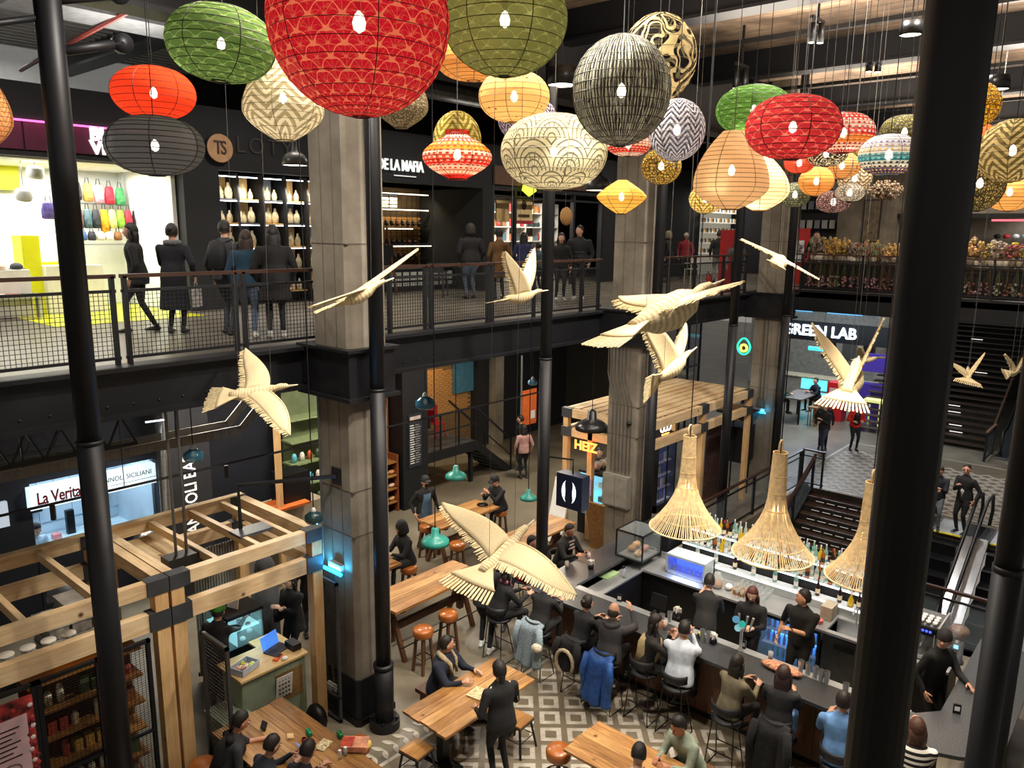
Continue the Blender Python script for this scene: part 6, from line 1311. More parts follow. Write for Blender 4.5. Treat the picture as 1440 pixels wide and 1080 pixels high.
light('cake_case_glow', 'AREA', (5.45, 9.95, 1.3), 3, (.6, .95, 1), .5, .2, tgt=(5.45, 9.5, .9))
tag(MB().ell((5.5, 10.6, 1.55), (.12, .1, .08), 10, 7).build('pink_bag', mat('e088a8', .6, 0, .2, 20), None, True), 'pink bag lying on top of the cake display', 'bag'); tag(MB().cbox((5.42, 10.25, 1.62), (.02, .2, .3), .3, 0, .2).build('paper_sheet', WHITE, None), 'white paper sheet standing on the cake display', 'paper')
sc = thing('slatted_screen', 'screen of pale vertical slats behind the cake display', 'screen', (5.9, 10.9, 0))
for k in range(16): P(MB().box(5.2+k*.045, 5.225+k*.045, 11.0, 11.03, .1, 2.2), 'slat', mat('8a8478', .6), sc)
P(MB().box(5.18, 5.92, 11.03, 11.05, .1, .16).box(5.18, 5.92, 11.03, 11.05, 2.1, 2.16).box(5.9, 5.94, 11.0, 11.06, 0, 2.3), 'screen_frame', BLK, sc)
tag(MB().cbox((6.3, 11.0, .62), (.5, .3, 1.24)).ell((6.4, 11.0, 1.5), (.16, .2, .3)).build('grey_cover', mat('3c3e40', .8), None, True), 'covered grey machine in the passage behind the woman in the black coat', 'machine')
# clutter inside the left kiosk (dim)
for i in range(14):
    tag(MB().cbox((0, 0, .1), (.1+.15*rng.rand(), .1+.1*rng.rand(), .2)).build('stored_box', mat(('5a4a38', '303234', '6a6458', '241c18')[i % 4], .7, 0, .3, 15), None, loc=(1.2+.18*i % 1.6+.1, 9.95+.17*(i % 5), .9+.01)), 'box on the dark work surface inside the left kiosk', 'box', 'boxes inside the left kiosk')
tag(MB().box(.9, 2.75, 9.9, 10.8, .86, .9).box(.95, 1.0, 9.95, 10, 0, .86).box(2.65, 2.7, 9.95, 10, 0, .86).box(2.65, 2.7, 10.7, 10.75, 0, .86).box(.95, 1.0, 10.7, 10.75, 0, .86).build('work_table', BLK, None), 'dark work table inside the left kiosk', 'table')
tag(MB().ell((2.55, 8.45, .35), (.28, .2, .3), 14, 8).build('duffel_bag', mat('5a78a8', .6, 0, .5, 12), None, True), 'blue patterned bag on the floor before the wire cage', 'bag')
wh = thing('bicycle_wheel', 'black wheel leaning at the foot of the wire cage', 'wheel', (3.35, 8.4, .33), rad(20))
MB().tube([(.3*cos(a), 0, .3*sin(a)) for a in [k*PI/14 for k in range(29)]], .022, 8, False).build('tyre', BLK2, wh, True); MB().tube([(0, -.05, 0), (0, .05, 0)], .03, 10).build('hub', BLK, wh)
for k in range(10): MB().tube([(0, 0, 0), (.29*cos(k*PI/5), 0, .29*sin(k*PI/5))], .003, 4).build('spoke', STS, wh)
# ---- hanging rods (light tracks) running along the hall
for (Y, z, x0, x1, lb) in ((10.0, 3.8, .5, 12.6, 'long black rod lamp track above the wooden tables'),):
    t = thing('light_rod', lb, 'light track', (x0, Y, z)); MB().tube([(0, 0, 0), (x1-x0, 0, 0)], .018, 8).build('rod', BLK, t)
    for x in (2.2, 3.9, 6.0, 8.5, 10.8): MB().tube([(x-x0, 0, 0), (x-x0, 0, 4.92-z)], .006, 4).build('hanger', BLK2, t)
    for x in (3.05, 5.3, 9.2): MB().tube([(x-x0, 0, -.02), (x-x0, 0, -.2)], .03, 10).build('spot_head', BLK2, t)
t = thing('steel_drop_pipe', 'pair of grey pipes dropping from the deck to the left kiosk', 'pipes', (4.25, 9.45, 2.9))
for s in (0, .14): MB().tube([(s, 0, 0), (s, 0, 2.3)], .02, 8).build('pipe', PIPE, t)
MB().box(-.15, .3, -.12, .12, -.15, .02).build('junction_box', mat('3a3a3a', .5, .5), t)
br = thing('wall_bracket', 'black pipe bracket reaching from the nearest pillar to the kiosk beam', 'bracket', (6.17, 8.6, 3.73)); MB().tube([(0, 0, 0), (-.95, .95, -.12), (-.95, .95, -.75)], .03, 8).build('arm', BLK, br); MB().box(-.01, .01, -.1, .1, -.12, .12).build('mounting_plate', BLK, br); MB().box(-1.1, -.6, .7, 1.0, -.8, -.76).build('foot_plate', mat('5a5c5e', .5, .4), br)
# blue insect lamps on the pillars
for (x, y, z, lb) in ((6.12, 8.62, 2.35, 'glowing blue tube lamp on the nearest pillar'), (20.38, 8.65, 2.25, 'glowing blue tube lamp on the farthest pillar')):
    t = thing('blue_tube_lamp', lb, 'lamp', (x, y, z), 0); MB().box(-.02, .05, -.14, .14, .0, .1).build('lamp_body', mat('8a9098', .4), t); MB().tube([(-.06, -.2, 0), (-.06, .2, 0)], .025, 10).build('light_tube', emitm('20b8ff', 9), t)
    light('blue_tube_glow', 'AREA', (x-.04, y, z+.03), 9, (.05, .5, 1), .4, .05, tgt=(x+.1, y, z+.5)) if x < 10 else light('blue_tube_glow', 'AREA', (x-.04, y, z+.03), 5, (.05, .5, 1), .4, .05, tgt=(x+.1, y, z+.5))
# ============================================================ UNDER THE DECK: SHOPS AND WALLS
struct('wall_back', MB().box(-6, 4.25, 15, 15.2, 0, 5.28).box(6.5, 7.2, 15, 15.2, 0, 5.28).box(4.25, 6.5, 15, 15.2, 2.6, 5.28).box(7.2, 9.3, 15, 15.2, 0, 5.28).box(-6, 13.2, 19, 19.2, 0, 5.28), mat('101420', .8, 0, .2, 1.2), label='dark blue-black wall under the deck')
jt = MB()
for (Y, z) in ((11.2, 4.0), (13.4, 3.55)):
    jt.box(-3, 4.6, Y, Y+.05, z, z+.05).box(-3, 4.6, Y, Y+.05, z+.42, z+.47)
    for k in range(19): jt.bar((-3+k*.4, Y+.02, z+.02), (-2.8+k*.4, Y+.02, z+.44), .025, .025).bar((-2.8+k*.4, Y+.02, z+.44), (-2.6+k*.4, Y+.02, z+.02), .025, .025)
for X in np.arange(-2.5, 4.6, .6): jt.box(X, X+.05, 11.2, 14.9, 4.42-.0, 4.47)
struct('trim_4', jt, mat('1c1c1e', .6, .2), label='open steel trusses under the deck')
dcl = MB().box(-3, 5.2, 11.3, 14.95, 4.5, 4.53)
for k in range(30): dcl.box(-3+k*.27, -2.9+k*.27, 11.3, 14.9, 4.47, 4.5)
struct('ceiling_3', dcl, mat('8a857a', .7, .1, .2, 3), label='ribbed grey soffit under the deck at the left')
light('soffit_light', 'AREA', (2.5, 13, 3.5), 22, (1, .95, .85), 2, 1, tgt=(2.51, 13, 6))
tr = MB().box(-3, 6.4, 11.5, 11.52, 3.75, 3.9).box(-3, 6.4, 11.95, 11.97, 3.75, 3.9)
for k in range(70):
    tr.box(-3+k*.133, -2.93+k*.133, 11.5, 11.97, 3.745, 3.755); tr.box(-3+k*.133, -2.93+k*.133, 11.49, 11.5, 3.78, 3.87)
tr.bar((6.4, 11.51, 3.82), (7.1, 11.51, 4.5), .02, .14).bar((6.4, 11.96, 3.82), (7.1, 11.96, 4.5), .02, .14)
struct('trim_5', tr, mat('75726c', .5, .3), label='perforated cable tray hung under the deck')
for k in range(4): struct('tray_hanger', MB().box(-1+2.1*k, -.98+2.1*k, 11.48, 11.5, 3.9, 5.25), BLK2)
tg = tag(MB().cbox(tuple(at(218, 592, Y=11.9)), (.28, .03, .02), rad(-10)).build('light_tube', emitm('e8f0ff', 2.5), None), 'short white light tube under the deck', 'lamp')
v = thing('cannoli_shop', 'small white-lit food stall with a long light-box sign', 'shop', (5.2, 15, 0))
TILE = mat('b8ccdc', .4, 0, .04, 3); P(MB().box(3.95, 6.5, 17, 17.05, 0, 3).box(3.95, 4.0, 15.25, 17, 0, 3).box(6.45, 6.5, 15.2, 17, 0, 3), 'interior_wall', TILE, v)
for k in range(8): P(MB().box(4.0+k*.31, 4.3+k*.31, 16.97, 17, 1.15, 1.75), 'wall_tile', TILE, v); P(MB().box(4.0+k*.31, 4.3+k*.31, 16.97, 17, 1.78, 2.4), 'wall_tile', TILE, v)
P(MB().box(3.98, 6.48, 15.2, 15.5, 1.15, 1.2), 'counter_top', mat('c8dce4', .3), v); P(MB().box(4.27, 6.48, 15.02, 15.15, 0, 1.18), 'counter_front', mat('141a28', .5), v)
P(MB().box(4.0, 6.45, 16.4, 16.95, .85, .9), 'back_worktop', mat('c8e0ea', .3), v)
light('stall_light', 'AREA', (5.2, 15.9, 2.9), 55, (.75, .9, 1), 2.2, .8)
sg = thing('lightbox_sign', 'long white light-box sign with dark red and grey lettering', 'sign', (5.28, 14.8, 2.36))
MB().box(-1.1, 1.1, 0, .2, -.19, .2).build('sign_box', mat('d8ecf4', .4, 0, 0, emit=1.1), sg); MB().box(.24, 1.1, -.004, 0, -.06, -.052).build('sign_line', BLK, sg)
text('La Verita', .31, mat('7a1420', .5, 0, 0), (-1.0, -.008, -.01), (1, 0, 0), (0, 0, 1), .003, sg, 'sign_lettering', 'LEFT', .006, .95, .68)
text('CANNOLI SICILIANI', .13, mat('3a4a54', .5, 0, 0), (-.02, -.008, .06), (1, 0, 0), (0, 0, 1), .003, sg, 'sign_lettering', 'LEFT', 0, 1.0, .9)
sg2 = tag(MB().box(3.2, 3.85, 14.85, 14.95, 1.98, 2.42).build('blank_sign', mat('c0cede', .4, 0, 0, emit=.6), None), 'plain pale glowing panel at the left edge', 'sign')
tag(MB().cbox((4.75, 16.85, 1.62), (.4, .06, .35)).build('wall_screen', BLK2, None), 'small black screen on the tiled stall wall', 'screen'); tag(MB().box(5.3, 5.45, 16.6, 16.7, .9, 1.4).build('black_thermos', BLK2, None), 'tall black appliance on the stall worktop', 'appliance'); tag(MB().box(5.0, 5.15, 16.5, 16.65, .9, 1.0).build('pink_box', mat('e08a8a', .5), None), 'small pink box on the stall worktop', 'box')
ym = thing('hanging_coat', 'yellow and black jacket hung inside the cannoli stall', 'jacket', (6.1, 16.9, 1.2)); MB().cbox((0, 0, .2), (.26, .06, .45)).build('jacket_body', BLK2, ym); MB().cbox((.08, -.04, .25), (.08, .03, .35), 0, 0, .3).build('yellow_stripe', mat('d8c820', .6), ym)
pers('stall worker with dark hair bent over behind the light-box sign', 4.4, 15.9, -80, top='9ab4c8', hair='1a1410', lean=26, hands=((.3, .1, -.25), (.3, .1, -.25)), nod=20)
pers('person in pale clothes carrying a white tray by the stall', 4.05, 13.2, 60, top='8a9098', bot='3a3c40', hair='1a1410', hands=((.3, .15, -.2), (.3, .15, -.2)), h=1.66)
# vertical sign wall
vs = thing('vertical_sign_wall', 'dark wall panel with white vertical BAR lettering', 'sign', (6.65, 14, 0)); MB().box(-.42, .45, 0, .3, 0, 4.9).build('wall_panel', mat('24262a', .7, 0, .15, 2), vs)
text('CANNOLI BAR', .34, mat('f0f0ea', .5, 0, 0, emit=.5), (.03, -.012, 2.86), (0, 0, 1), (-1, 0, 0), .004, vs, 'vertical_lettering', 'RIGHT', .004, 1.0, .8)
# stall behind the nearest pillar: green shelves, machine, orange shelf
k3 = thing('drinks_stall', 'stall with olive shelves and an orange board left of the nearest pillar', 'stall', (8.3, 13.6, 0))
P(MB().box(9.1, 11.0, 14.6, 14.64, 0, 3.6), 'back_wall', mat('5a6444', .6, 0, .1), k3)
for z in (1.0, 1.5, 2.0, 2.5, 3.0): P(MB().box(9.05, 10.9, 14.2, 14.6, z, z+.04), 'shelf_board', mat('7a8860', .5), k3)
P(MB().box(7.95, 8.05, 13.0, 13.1, 0, 3.6), 'post', PZ, k3); P(MB().box(7.4, 8.6, 12.9, 13.5, 1.62, 1.67), 'orange_board', mat('c8642a', .5), k3); P(MB().box(8.1, 9.2, 13.3, 14.0, 0, 1.5), 'counter', mat('a89a86', .6), k3)
tag(MB().box(8.15, 8.75, 13.1, 13.6, 2.3, 3.0).build('coffee_brewer', BLK2, None), 'black brewer box above the orange board', 'machine').location = (0, 0, -.75)
for i in range(16): tag(MB().lathe([(.05, 0), (.055, .14), (.03, .2)], n=10).build('stall_bottle', mat(('5ab0c8', 'd8d4c8', 'c86030', '3a4a3a')[i % 4], .4), None, True, loc=(9.2+(i % 6)*.2, 14.35, 1.04+.5*(i//6))), 'bottle or jar on the olive shelves of the stall', 'bottle', 'jars on the olive shelves')
# bakery stall + menu wall
k4 = thing('menu_wall', 'dark pier with a long white-lettered menu board', 'wall', (12.9, 14.5, 0)); P(MB().box(12.45, 13.3, 14.5, 15.3, 0, 5.2), 'pier', BLK, k4); P(MB().box(12.62, 13.06, 14.47, 14.5, 1.1, 2.5), 'menu_board', mat('20242c', .5), k4)
for k in range(17): P(MB().box(12.66+.0, 12.78+.02*(k % 3), 14.462, 14.47, 2.2-k*.062, 2.22-k*.062), 'menu_line', WHITE, k4); P(MB().box(12.84, 12.96+.02*(k*7 % 4), 14.462, 14.47, 2.2-k*.062, 2.215-k*.062), 'menu_line', mat('9a9a98', .5), k4)
P(MB().box(12.66, 13.02, 14.462, 14.47, 2.3, 2.44), 'menu_header', mat('b8a8a0', .6), k4)
k5 = thing('bakery_cabinet', 'orange-brown wooden cabinet with breads left of the menu pier', 'cabinet', (12.0, 15.0, 0)); P(MB().box(11.5, 12.4, 15.0, 15.05, 0, 3.2).box(11.5, 11.55, 14.6, 15.0, 0, 1.5).box(12.33, 12.38, 14.6, 15, 0, 1.5), 'cabinet_back', wood('6e3a1e', '94552e', 2, 3), k5)
for z in (.25, .6, .95, 1.3): P(MB().box(11.5, 12.38, 14.6, 15, z, z+.03), 'cabinet_shelf', TW[1], k5)
for i in range(12): tag(MB().ell((0, 0, .06), (.1, .08, .06), 10, 6).build('bread_roll', mat(('d8a878', 'e0b8a0', 'c88a5a')[i % 3], .8, 0, .2), None, True, loc=(11.65+.2*(i % 4), 14.75, .28+.35*(i//4))), 'bread roll on the shelves of the wooden cabinet', 'bread', 'breads in the wooden cabinet')
# platform with steel stairs and railing
pl = thing('stair_platform', 'raised dark platform with steel stairs and railing', 'platform', (15, 15.5, 0))
P(MB().box(13.4, 15.5, 14.85, 17.5, 1.1, 1.2), 'platform_deck', mat('4a4a48', .5, .2, .15), pl); P(MB().box(13.4, 15.5, 14.8, 14.86, .95, 1.22).box(13.5, 13.6, 14.9, 15.0, 0, 1.1).box(15.3, 15.4, 14.9, 15.0, 0, 1.1), 'platform_frame', BLK, pl)
for k in range(6): P(MB().box(15.5+k*.24, 15.76+k*.24, 14.9, 15.9, .95-k*.19, .98-k*.19), 'tread', BLK, pl)
for yy in (14.86, 15.92): P(MB().bar((15.45, yy, 1.1), (17.0, yy, -.05 if yy < 15 else .0), .05, .22), 'stringer', BLK, pl)
rl = MB()
for x in (13.45, 14.1, 14.8, 15.45): P(MB().box(x-.02, x+.02, 14.84, 14.88, 1.2, 2.2), 'rail_post', BLK, pl)
P(MB().box(13.4, 15.5, 14.83, 14.89, 2.17, 2.22).box(13.4, 15.5, 14.85, 14.88, 1.7, 1.73).box(13.4, 13.44, 14.85, 17.4, 2.17, 2.22).bar((15.45, 14.86, 2.2), (17.0, 14.86, .95), .05, .05).bar((15.45, 14.86, 1.7), (17.0, 14.86, .45), .03, .03).bar((15.45, 15.92, 2.2), (17.0, 15.92, .95), .05, .05).box(16.98, 17.02, 14.84, 14.88, 0, 1.0).box(16.98, 17.02, 15.9, 15.94, 0, 1.0), 'handrail', BLK, pl)
def redchair(x, y, z, rz, lb):
    t = thing('red_chair', lb, 'chair', (x, y, z), rad(rz)); m_ = mat('b01c24', .4, .2, .1); MB().box(-.18, .18, -.18, .18, .44, .46).build('seat', m_, t); MB().box(-.19, -.17, -.17, .17, .5, .86).build('backrest', m_, t)
    for a in (-1, 1):
        for b in (-1, 1): MB().bar((a*.15, b*.15, .44), (a*.2, b*.2, 0), .025, .025).build('leg', m_, t)
redchair(14.9, 15.9, 1.2, 0, 'red metal chair on the platform, left one'); redchair(15.25, 16.5, 1.2, 60, 'red metal chair on the platform, right one')
tag(MB().cbox((15.0, 16.6, 1.95), (.35, .3, .05), .4).cbox((15.0, 16.6, 1.55), (.05, .05, .7)).build('cafe_table', WHITE, None), 'small white-topped table on the platform', 'table')
P_ = MB().box(14.6, 18.15, 17.6, 17.7, 0, 5.2)
BRK = thing('brick_wall', 'tan brick wall behind the platform lit by a lamp', 'wall', (16, 17.6, 0)); P(MB().box(14.0, 18.1, 17.62, 17.8, 0, 5.2), 'mortar', mat('6a5236', .9), BRK)
bme = boxmesh(.235, .03, .062, mat('b08048', .8, 0, .3, 3)); nb = 0
for r_ in range(20):
    for k in range(15):
        if nb >= 295: break
        o = mesh_obj('brick', bme, None, None, (14.3+k*.25+(.125 if r_ % 2 else 0), 17.61, 1.35+r_*.074)); o.parent = BRK; o.matrix_parent_inverse = Matrix.Translation((-16, -17.6, 0)); nb += 1
light('platform_lamp', 'SPOT', (15.3, 16.6, 3.6), 140, (1, .72, .36), .1, spot=110, tgt=(16, 17.6, 1.8))
struct('wall_platform', MB().box(14.0, 18.1, 17.56, 17.6, 2.9, 5.2), mat('4a2c20', .7), label='brown panel above the brick wall'); struct('wall_blue', MB().box(17.2, 18.1, 17.5, 17.56, 1.9, 5.2), mat('3a6c86', .7, 0, .15), label='blue painted wall panel'); struct('wall_dark', MB().box(18.1, 18.7, 17.3, 17.9, 0, 5.2).box(19.0, 22, 17.3, 17.9, 0, 5.2).box(22, 30, 17.3, 17.9, 0, 5.2), DARKWALL, label='dark doors at the back of the passage')
struct('pillar', MB().box(18.65, 19.05, 17.0, 17.6, 0, 5.2), CONC, label='narrow grey concrete pier between the dark doors')
fl_ = thing('flower_basket', 'basket of orange flowers hanging by the dark pier', 'flowers', (13.9, 15.6, 3.0)); b = MB()
for k in range(60): d = Vector(rng.normal(size=3)); b.ell((d.x*.12, d.y*.12, .1+d.z*.06), (.03, .03, .03), 5, 3)
b.build('flower_head', mat('d8541c', .7, 0, .4, 20), fl_, kind='stuff'); MB().tube([(0, 0, 0), (0, 0, 2.28)], .006, 4).build('cord', BLK2, fl_)
op = thing('orange_banner', 'orange upright banner beside the black column', 'banner', (18.03, 15.0, 0)); MB().box(-.35, .3, -.02, .02, 1.2, 2.3).build('banner_cloth', mat('d8682c', .6, 0, .1), op); MB().tube([(-.38, .03, 0), (-.38, .03, 3.4)], .03, 8).build('banner_pole', mat('8a8a88', .4, .5), op); MB().cbox((.12, -.03, 1.5), (.2, .01, .25)).build('white_figure', WHITE, op)
tag(MB().cbox((20.4, 17.28, 3.0), (.3, .03, .15)).build('exit_sign', mat('1a6a48', .5, 0, 0, emit=.5), None), 'small green sign on the dark doors', 'sign').location = (0, 0, -1.6)
# logo lightbox
lg = thing('logo_sign', 'square dark blue sign box with a glowing white oval logo', 'sign', tuple(at(800, 692, t=13.2)), 0)
MB().box(-.0, .22, -.27, .27, -.30, .30).build('sign_box', mat('0e1a3a', .3, 0, .05), lg)
for s in (-1, 1):
    b = MB(); o_ = []; i_ = []
    for k in range(13):
        a = -1.15+2.3*k/12; o_.append((s*(.15*cos(a)+.0), .2*sin(a)*1.05)); i_.append((s*(.15*cos(a)-.075*cos(a*1.3)*max(0, cos(a*1.3))), .2*sin(a)*1.05))
    v = [(-.006, p, q) for p, q in o_]+[(-.006, p, q) for p, q in i_]; b.add(v, [(k, k+1, 14+k, 13+k) for k in range(12)]); b.build('logo_arc', emitm('f4f8ff', 2.5), lg)
MB().tube([(.1, 0, .3), (.1, 0, .55), (10.06-lg.location.x, 8.04-lg.location.y, .55)], .015, 6).build('sign_bracket', BLK2, lg)
# ---- second kiosk
k2 = thing('timber_kiosk', 'second timber kiosk with slatted roof behind the middle pillar', 'kiosk', (16.5, 10.6, 0))
X0, X1, Y0, Y1 = 14.15, 19.4, 8.45, 10.75
for z0, z1 in ((2.85, 3.05), (2.4, 2.6)):
    bm(k2, X0, X1, Y0, Y0+.12, z0, z1); bm(k2, X0, X1, Y1-.12, Y1, z0, z1); bm(k2, X0, X0+.12, Y0+.12, Y1-.12, z0, z1); bm(k2, X1-.12, X1, Y0+.12, Y1-.12, z0, z1)
    for x in (X0-.02, 16.6, X1-.3): P(MB().box(x, x+.32, Y0-.02, Y0+.14, z0-.01, z1+.01), 'joint_band', BAND, k2)
    P(MB().box(X0-.02, X0+.14, 10.5, 10.78, z0-.01, z1+.01), 'joint_band', BAND, k2)
for (x, y) in ((X0, Y0+.6), (X1-.14, Y0), (X0, Y1-.14), (X1-.14, Y1-.14), (16.7, Y0), (X0+.0, 9.9)): P(MB().box(x, x+.13, y, y+.13, 0, 2.85), 'post', PZ, k2)
for k in range(8): P(MB().box(X0+.1, X1-.1, Y0+.16+k*.25, Y0+.35+k*.25, 3.05, 3.07), 'roof_slat', PX, k2)
for k in range(9): P(MB().box(X0+.3+k*.55, X0+.37+k*.55, Y0+.1, Y1-.1, 2.95, 3.04), 'joist', PY_, k2)
P(MB().cbox((16.4, 10.2, 3.1), (.55, .55, .04)).tube([(16.4, 10.2, 3.1), (16.4, 10.2, 4.9)], .03, 8), 'roof_vent', mat('b8b8b4', .4, .4), k2)
ns = thing('neon_sign', 'glowing orange neon word over the kiosk counter', 'sign', (14.08, 9.9, 2.35)); text('HEIZ', .3, emitm('ff8a3a', 4), (0, .45, -.1), (0, -1, 0), (0, 0, 1), .01, ns, 'neon_lettering', 'LEFT', .006)
light('kiosk_lamp', 'AREA', (16, 9.6, 2.7), 25, (1, .92, .8), 1.5, .6)
light('neon_glow', 'POINT', (13.8, 9.9, 2.2), 6, (1, .45, .15), .1)
dk = thing('cooled_counter', 'white-lit glass cooler full of food in the second kiosk', 'display case', (14.8, 10.0, 0))
P(MB().box(14.4, 15.5, 9.4, 10.1, 0, .5).box(14.4, 15.5, 9.4, 10.1, 1.5, 1.56).box(15.44, 15.5, 9.4, 10.1, .5, 1.5), 'cooler_body', BLK, dk); P(MB().box(14.45, 15.44, 10.05, 10.09, .5, 1.5).box(14.45, 15.44, 9.45, 10.05, .82, .84).box(14.45, 15.44, 9.45, 10.05, 1.16, 1.18), 'lit_shelf', mat('8ad8f0', .3, 0, 0, emit=.8), dk); P(MB().box(14.4, 14.405, 9.4, 10.1, .5, 1.5).box(14.4, 15.5, 9.4, 9.405, .5, 1.5), 'glass_pane', glassm('c8f0ff', .15), dk)
for i in range(18): P(MB().cbox((14.55+.14*(i % 6), 9.55, .57+.33*(i//6)), (.08, .1, .12)), 'food_tub', mat(('f0f0e8', '5ac0c8', '3a4a3a', 'c86a3a')[i % 4], .4), dk)
dk.location.y += .33
for i in range(4): 
    t = thing('sweet_jar', 'round glass bowl of sweets on top of the kiosk cooler', 'jar', (14.6+.22*i, 10.05, 1.56), 0, 'sweet jars on the cooler'); MB().ell((0, 0, .12), (.1, .1, .12), 14, 8).build('jar_glass', GM, t, True); MB().ell((0, 0, .09), (.085, .085, .08), 10, 6).build('sweets', mat(('c86a4a', 'e0b040')[i % 2], .6, 0, .5, 40), t, True)
tag(MB().box(14.1, 14.15, 9.85, 10.15, 1.1, 1.5).build('lilac_notice', mat('a890b0', .6), None), 'lilac notice pinned on the second kiosk', 'notice'); tag(MB().cbox((13.6, 10.4, .75), (.05, .45, 1.5), 0, 0, rad(14)).build('menu_easel', WHITE, None), 'white leaning menu board beside the second kiosk', 'board'); tag(MB().cbox((13.7, 9.34, .6), (.05, .55, 1.2), 0, 0, rad(-12)).build('leaning_panel', TW[1], None), 'wooden board leaning beside the middle pillar', 'board')
P(MB().box(14.3, 16.3, 9.55, 9.62, 0, .95), 'kiosk_front', mat('8a8a86', .5), k2)
fr = thing('drinks_fridge', 'tall glass-door fridge glowing blue white in the second kiosk', 'fridge', (17.3, 9.6, 0))
P(MB().box(17.0, 17.06, 9.2, 9.9, 0, 2.0).box(17.9, 17.96, 9.2, 9.9, 0, 2.0).box(17.0, 17.96, 9.2, 9.9, 1.8, 2.0).box(17.0, 17.96, 9.86, 9.9, 0, 2).box(17, 17.96, 9.2, 9.9, 0, .2), 'fridge_case', BLK, fr); P(MB().box(17.06, 17.9, 9.82, 9.86, .2, 1.8), 'light_panel', emitm('78a8ff', 1.3), fr); P(MB().box(17.02, 17.94, 9.18, 9.2, 1.78, 1.98), 'fridge_header', emitm('d8e8ff', 1.6), fr)
for z in (.2, .55, .9, 1.25): P(MB().box(17.06, 17.9, 9.3, 9.82, z, z+.02), 'fridge_shelf', WHITE, fr)
for i in range(28): P(MB().lathe([(.03, 0), (.033, .14), (.014, .22)], (17.14+.11*(i % 7), 9.4, .22+.35*(i//7)), 8), 'drink_bottle', mat(('8a2a20', 'c8a030', '3a6ac0', 'd8e0e8', '2a5a3a')[(i*3) % 5], .3), fr)
P(MB().box(17.06, 17.9, 9.2, 9.205, .2, 1.8), 'glass_door', glassm('b0c8ff', .12), fr); P(MB().box(17.46, 17.5, 9.18, 9.2, .2, 1.8), 'door_bar', BLK, fr)
fr.location.x -= .3; fr.location.y += .45
nn = thing('neon_loops', 'looped white and orange neon shape above the tall fridge', 'sign', (16.85, 9.55, 2.2))
for k in range(3): MB().tube([(.16*(k-1)+.09*cos(a), 0, .1+.11*sin(a)) for a in [j*PI/8 for j in range(17)]], .02, 6, False).build('neon_tube', emitm('ffe8c8', 2.5), nn)
for k in range(4): MB().tube([(-.14+.09*k, 0, -.1), (-.05+.03*k, 0, -.32)], .016, 6).build('neon_tube', emitm('ff9a4a', 2.5), nn)
MB().tube([(-.18, 0, -.08), (.18, 0, -.08)], .016, 6).build('neon_tube', emitm('ff9a4a', 2.5), nn)
tag(MB().box(18.3, 19.2, 9.1, 9.16, .1, 2.2).build('brick_panel', mat('3a2018', .8, 0, .5, 14), None), 'dark red brick panel at the right of the second kiosk', 'panel')
pb_ = tag(MB().box(19.6, 20.3, 8.7, 9.4, .9, 1.9).box(19.5, 20.4, 8.6, 9.5, 2.25, 2.3).tube([(19.9, 8.65, 0), (19.9, 8.65, 2.3)], .03, 8).tube([(19.55, 9.0, 0), (19.55, 9.0, 2.3)], .025, 8).build('host_stand', BLK, None), 'dark box on a stand before the farthest pillar', 'stand')
pers('worker in dark clothes behind the second kiosk cooler', 15.9, 10.9, 220, top='1c1c20', h=1.7)
pers('person with a backpack walking behind the second kiosk', 17.2, 14.6, 120, top='141418', h=1.7); pers('person in a pink and black outfit far behind the second kiosk', 16.6, 14.0, 60, top='a8807a', hs='long', h=1.62)
# ============================================================ STAIRWELL
rs_ = thing('descending_stairs', 'dark wooden stairs going down from the patterned floor', 'stairs', (21.7, 6, 0)); SW = wood('2c2018', '4a3626', 1, 3, .4)
for k in range(14):
    P(MB().box(21.7-.31*(k+1), 21.72-.31*k, 4.5, 7.55, -.17*(k+1)-.045, -.17*(k+1)), 'tread', SW, rs_); P(MB().box(21.68-.31*k, 21.7-.31*k, 4.5, 7.55, -.17*(k+1), -.17*k-.02), 'riser', mat('1a120c', .6), rs_)
for k in range(1, 6):
    for i in range(8): P(MB().box(21.675-.31*k, 21.679-.31*k, 4.9+i*.3, 5.12+i*.3, -.17*k-.11, -.17*k-.095), 'riser_slot_light', mat('c8c4bc', .4, 0, 0, emit=.5), rs_)
P(MB().bar((21.7, 7.62, -.05), (17.3, 7.62, -2.45), .12, .4).bar((21.7, 4.45, -.05), (17.3, 4.45, -2.45), .1, .4), 'stair_stringer', BLK, rs_)
railing('railing', 'glass railing along the edge of the stairwell', (15.2, 7.8, 0), (21.6, 7.8, 0), [.1, 1.6, 3.2, 4.8, 6.3], 0, 1.05, glass=True)
railing('railing', 'short glass railing turning at the head of the stairs', (21.75, 7.85, 0), (21.75, 7.2, 0), [.03, .6], 0, 1.05, glass=True)
railing('railing', 'sloping wooden handrail down the stairs', (21.6, 7.42, 0), (17.6, 7.42, 0), [.1, 1.4, 2.7, 3.9], -.0, 1.0, glass=True, dz=-2.2)
railing('railing', 'dark railing at the far end of the bar before the stairwell', (14.5, 1.0, 0), (14.5, 7.6, 0), [.1, 1.6, 3.2, 4.8, 6.3], 0, 1.05, glass=True)
struct('trim_6', MB().box(14.4, 14.6, -5, 7.7, -.3, 0), DARKWALL)
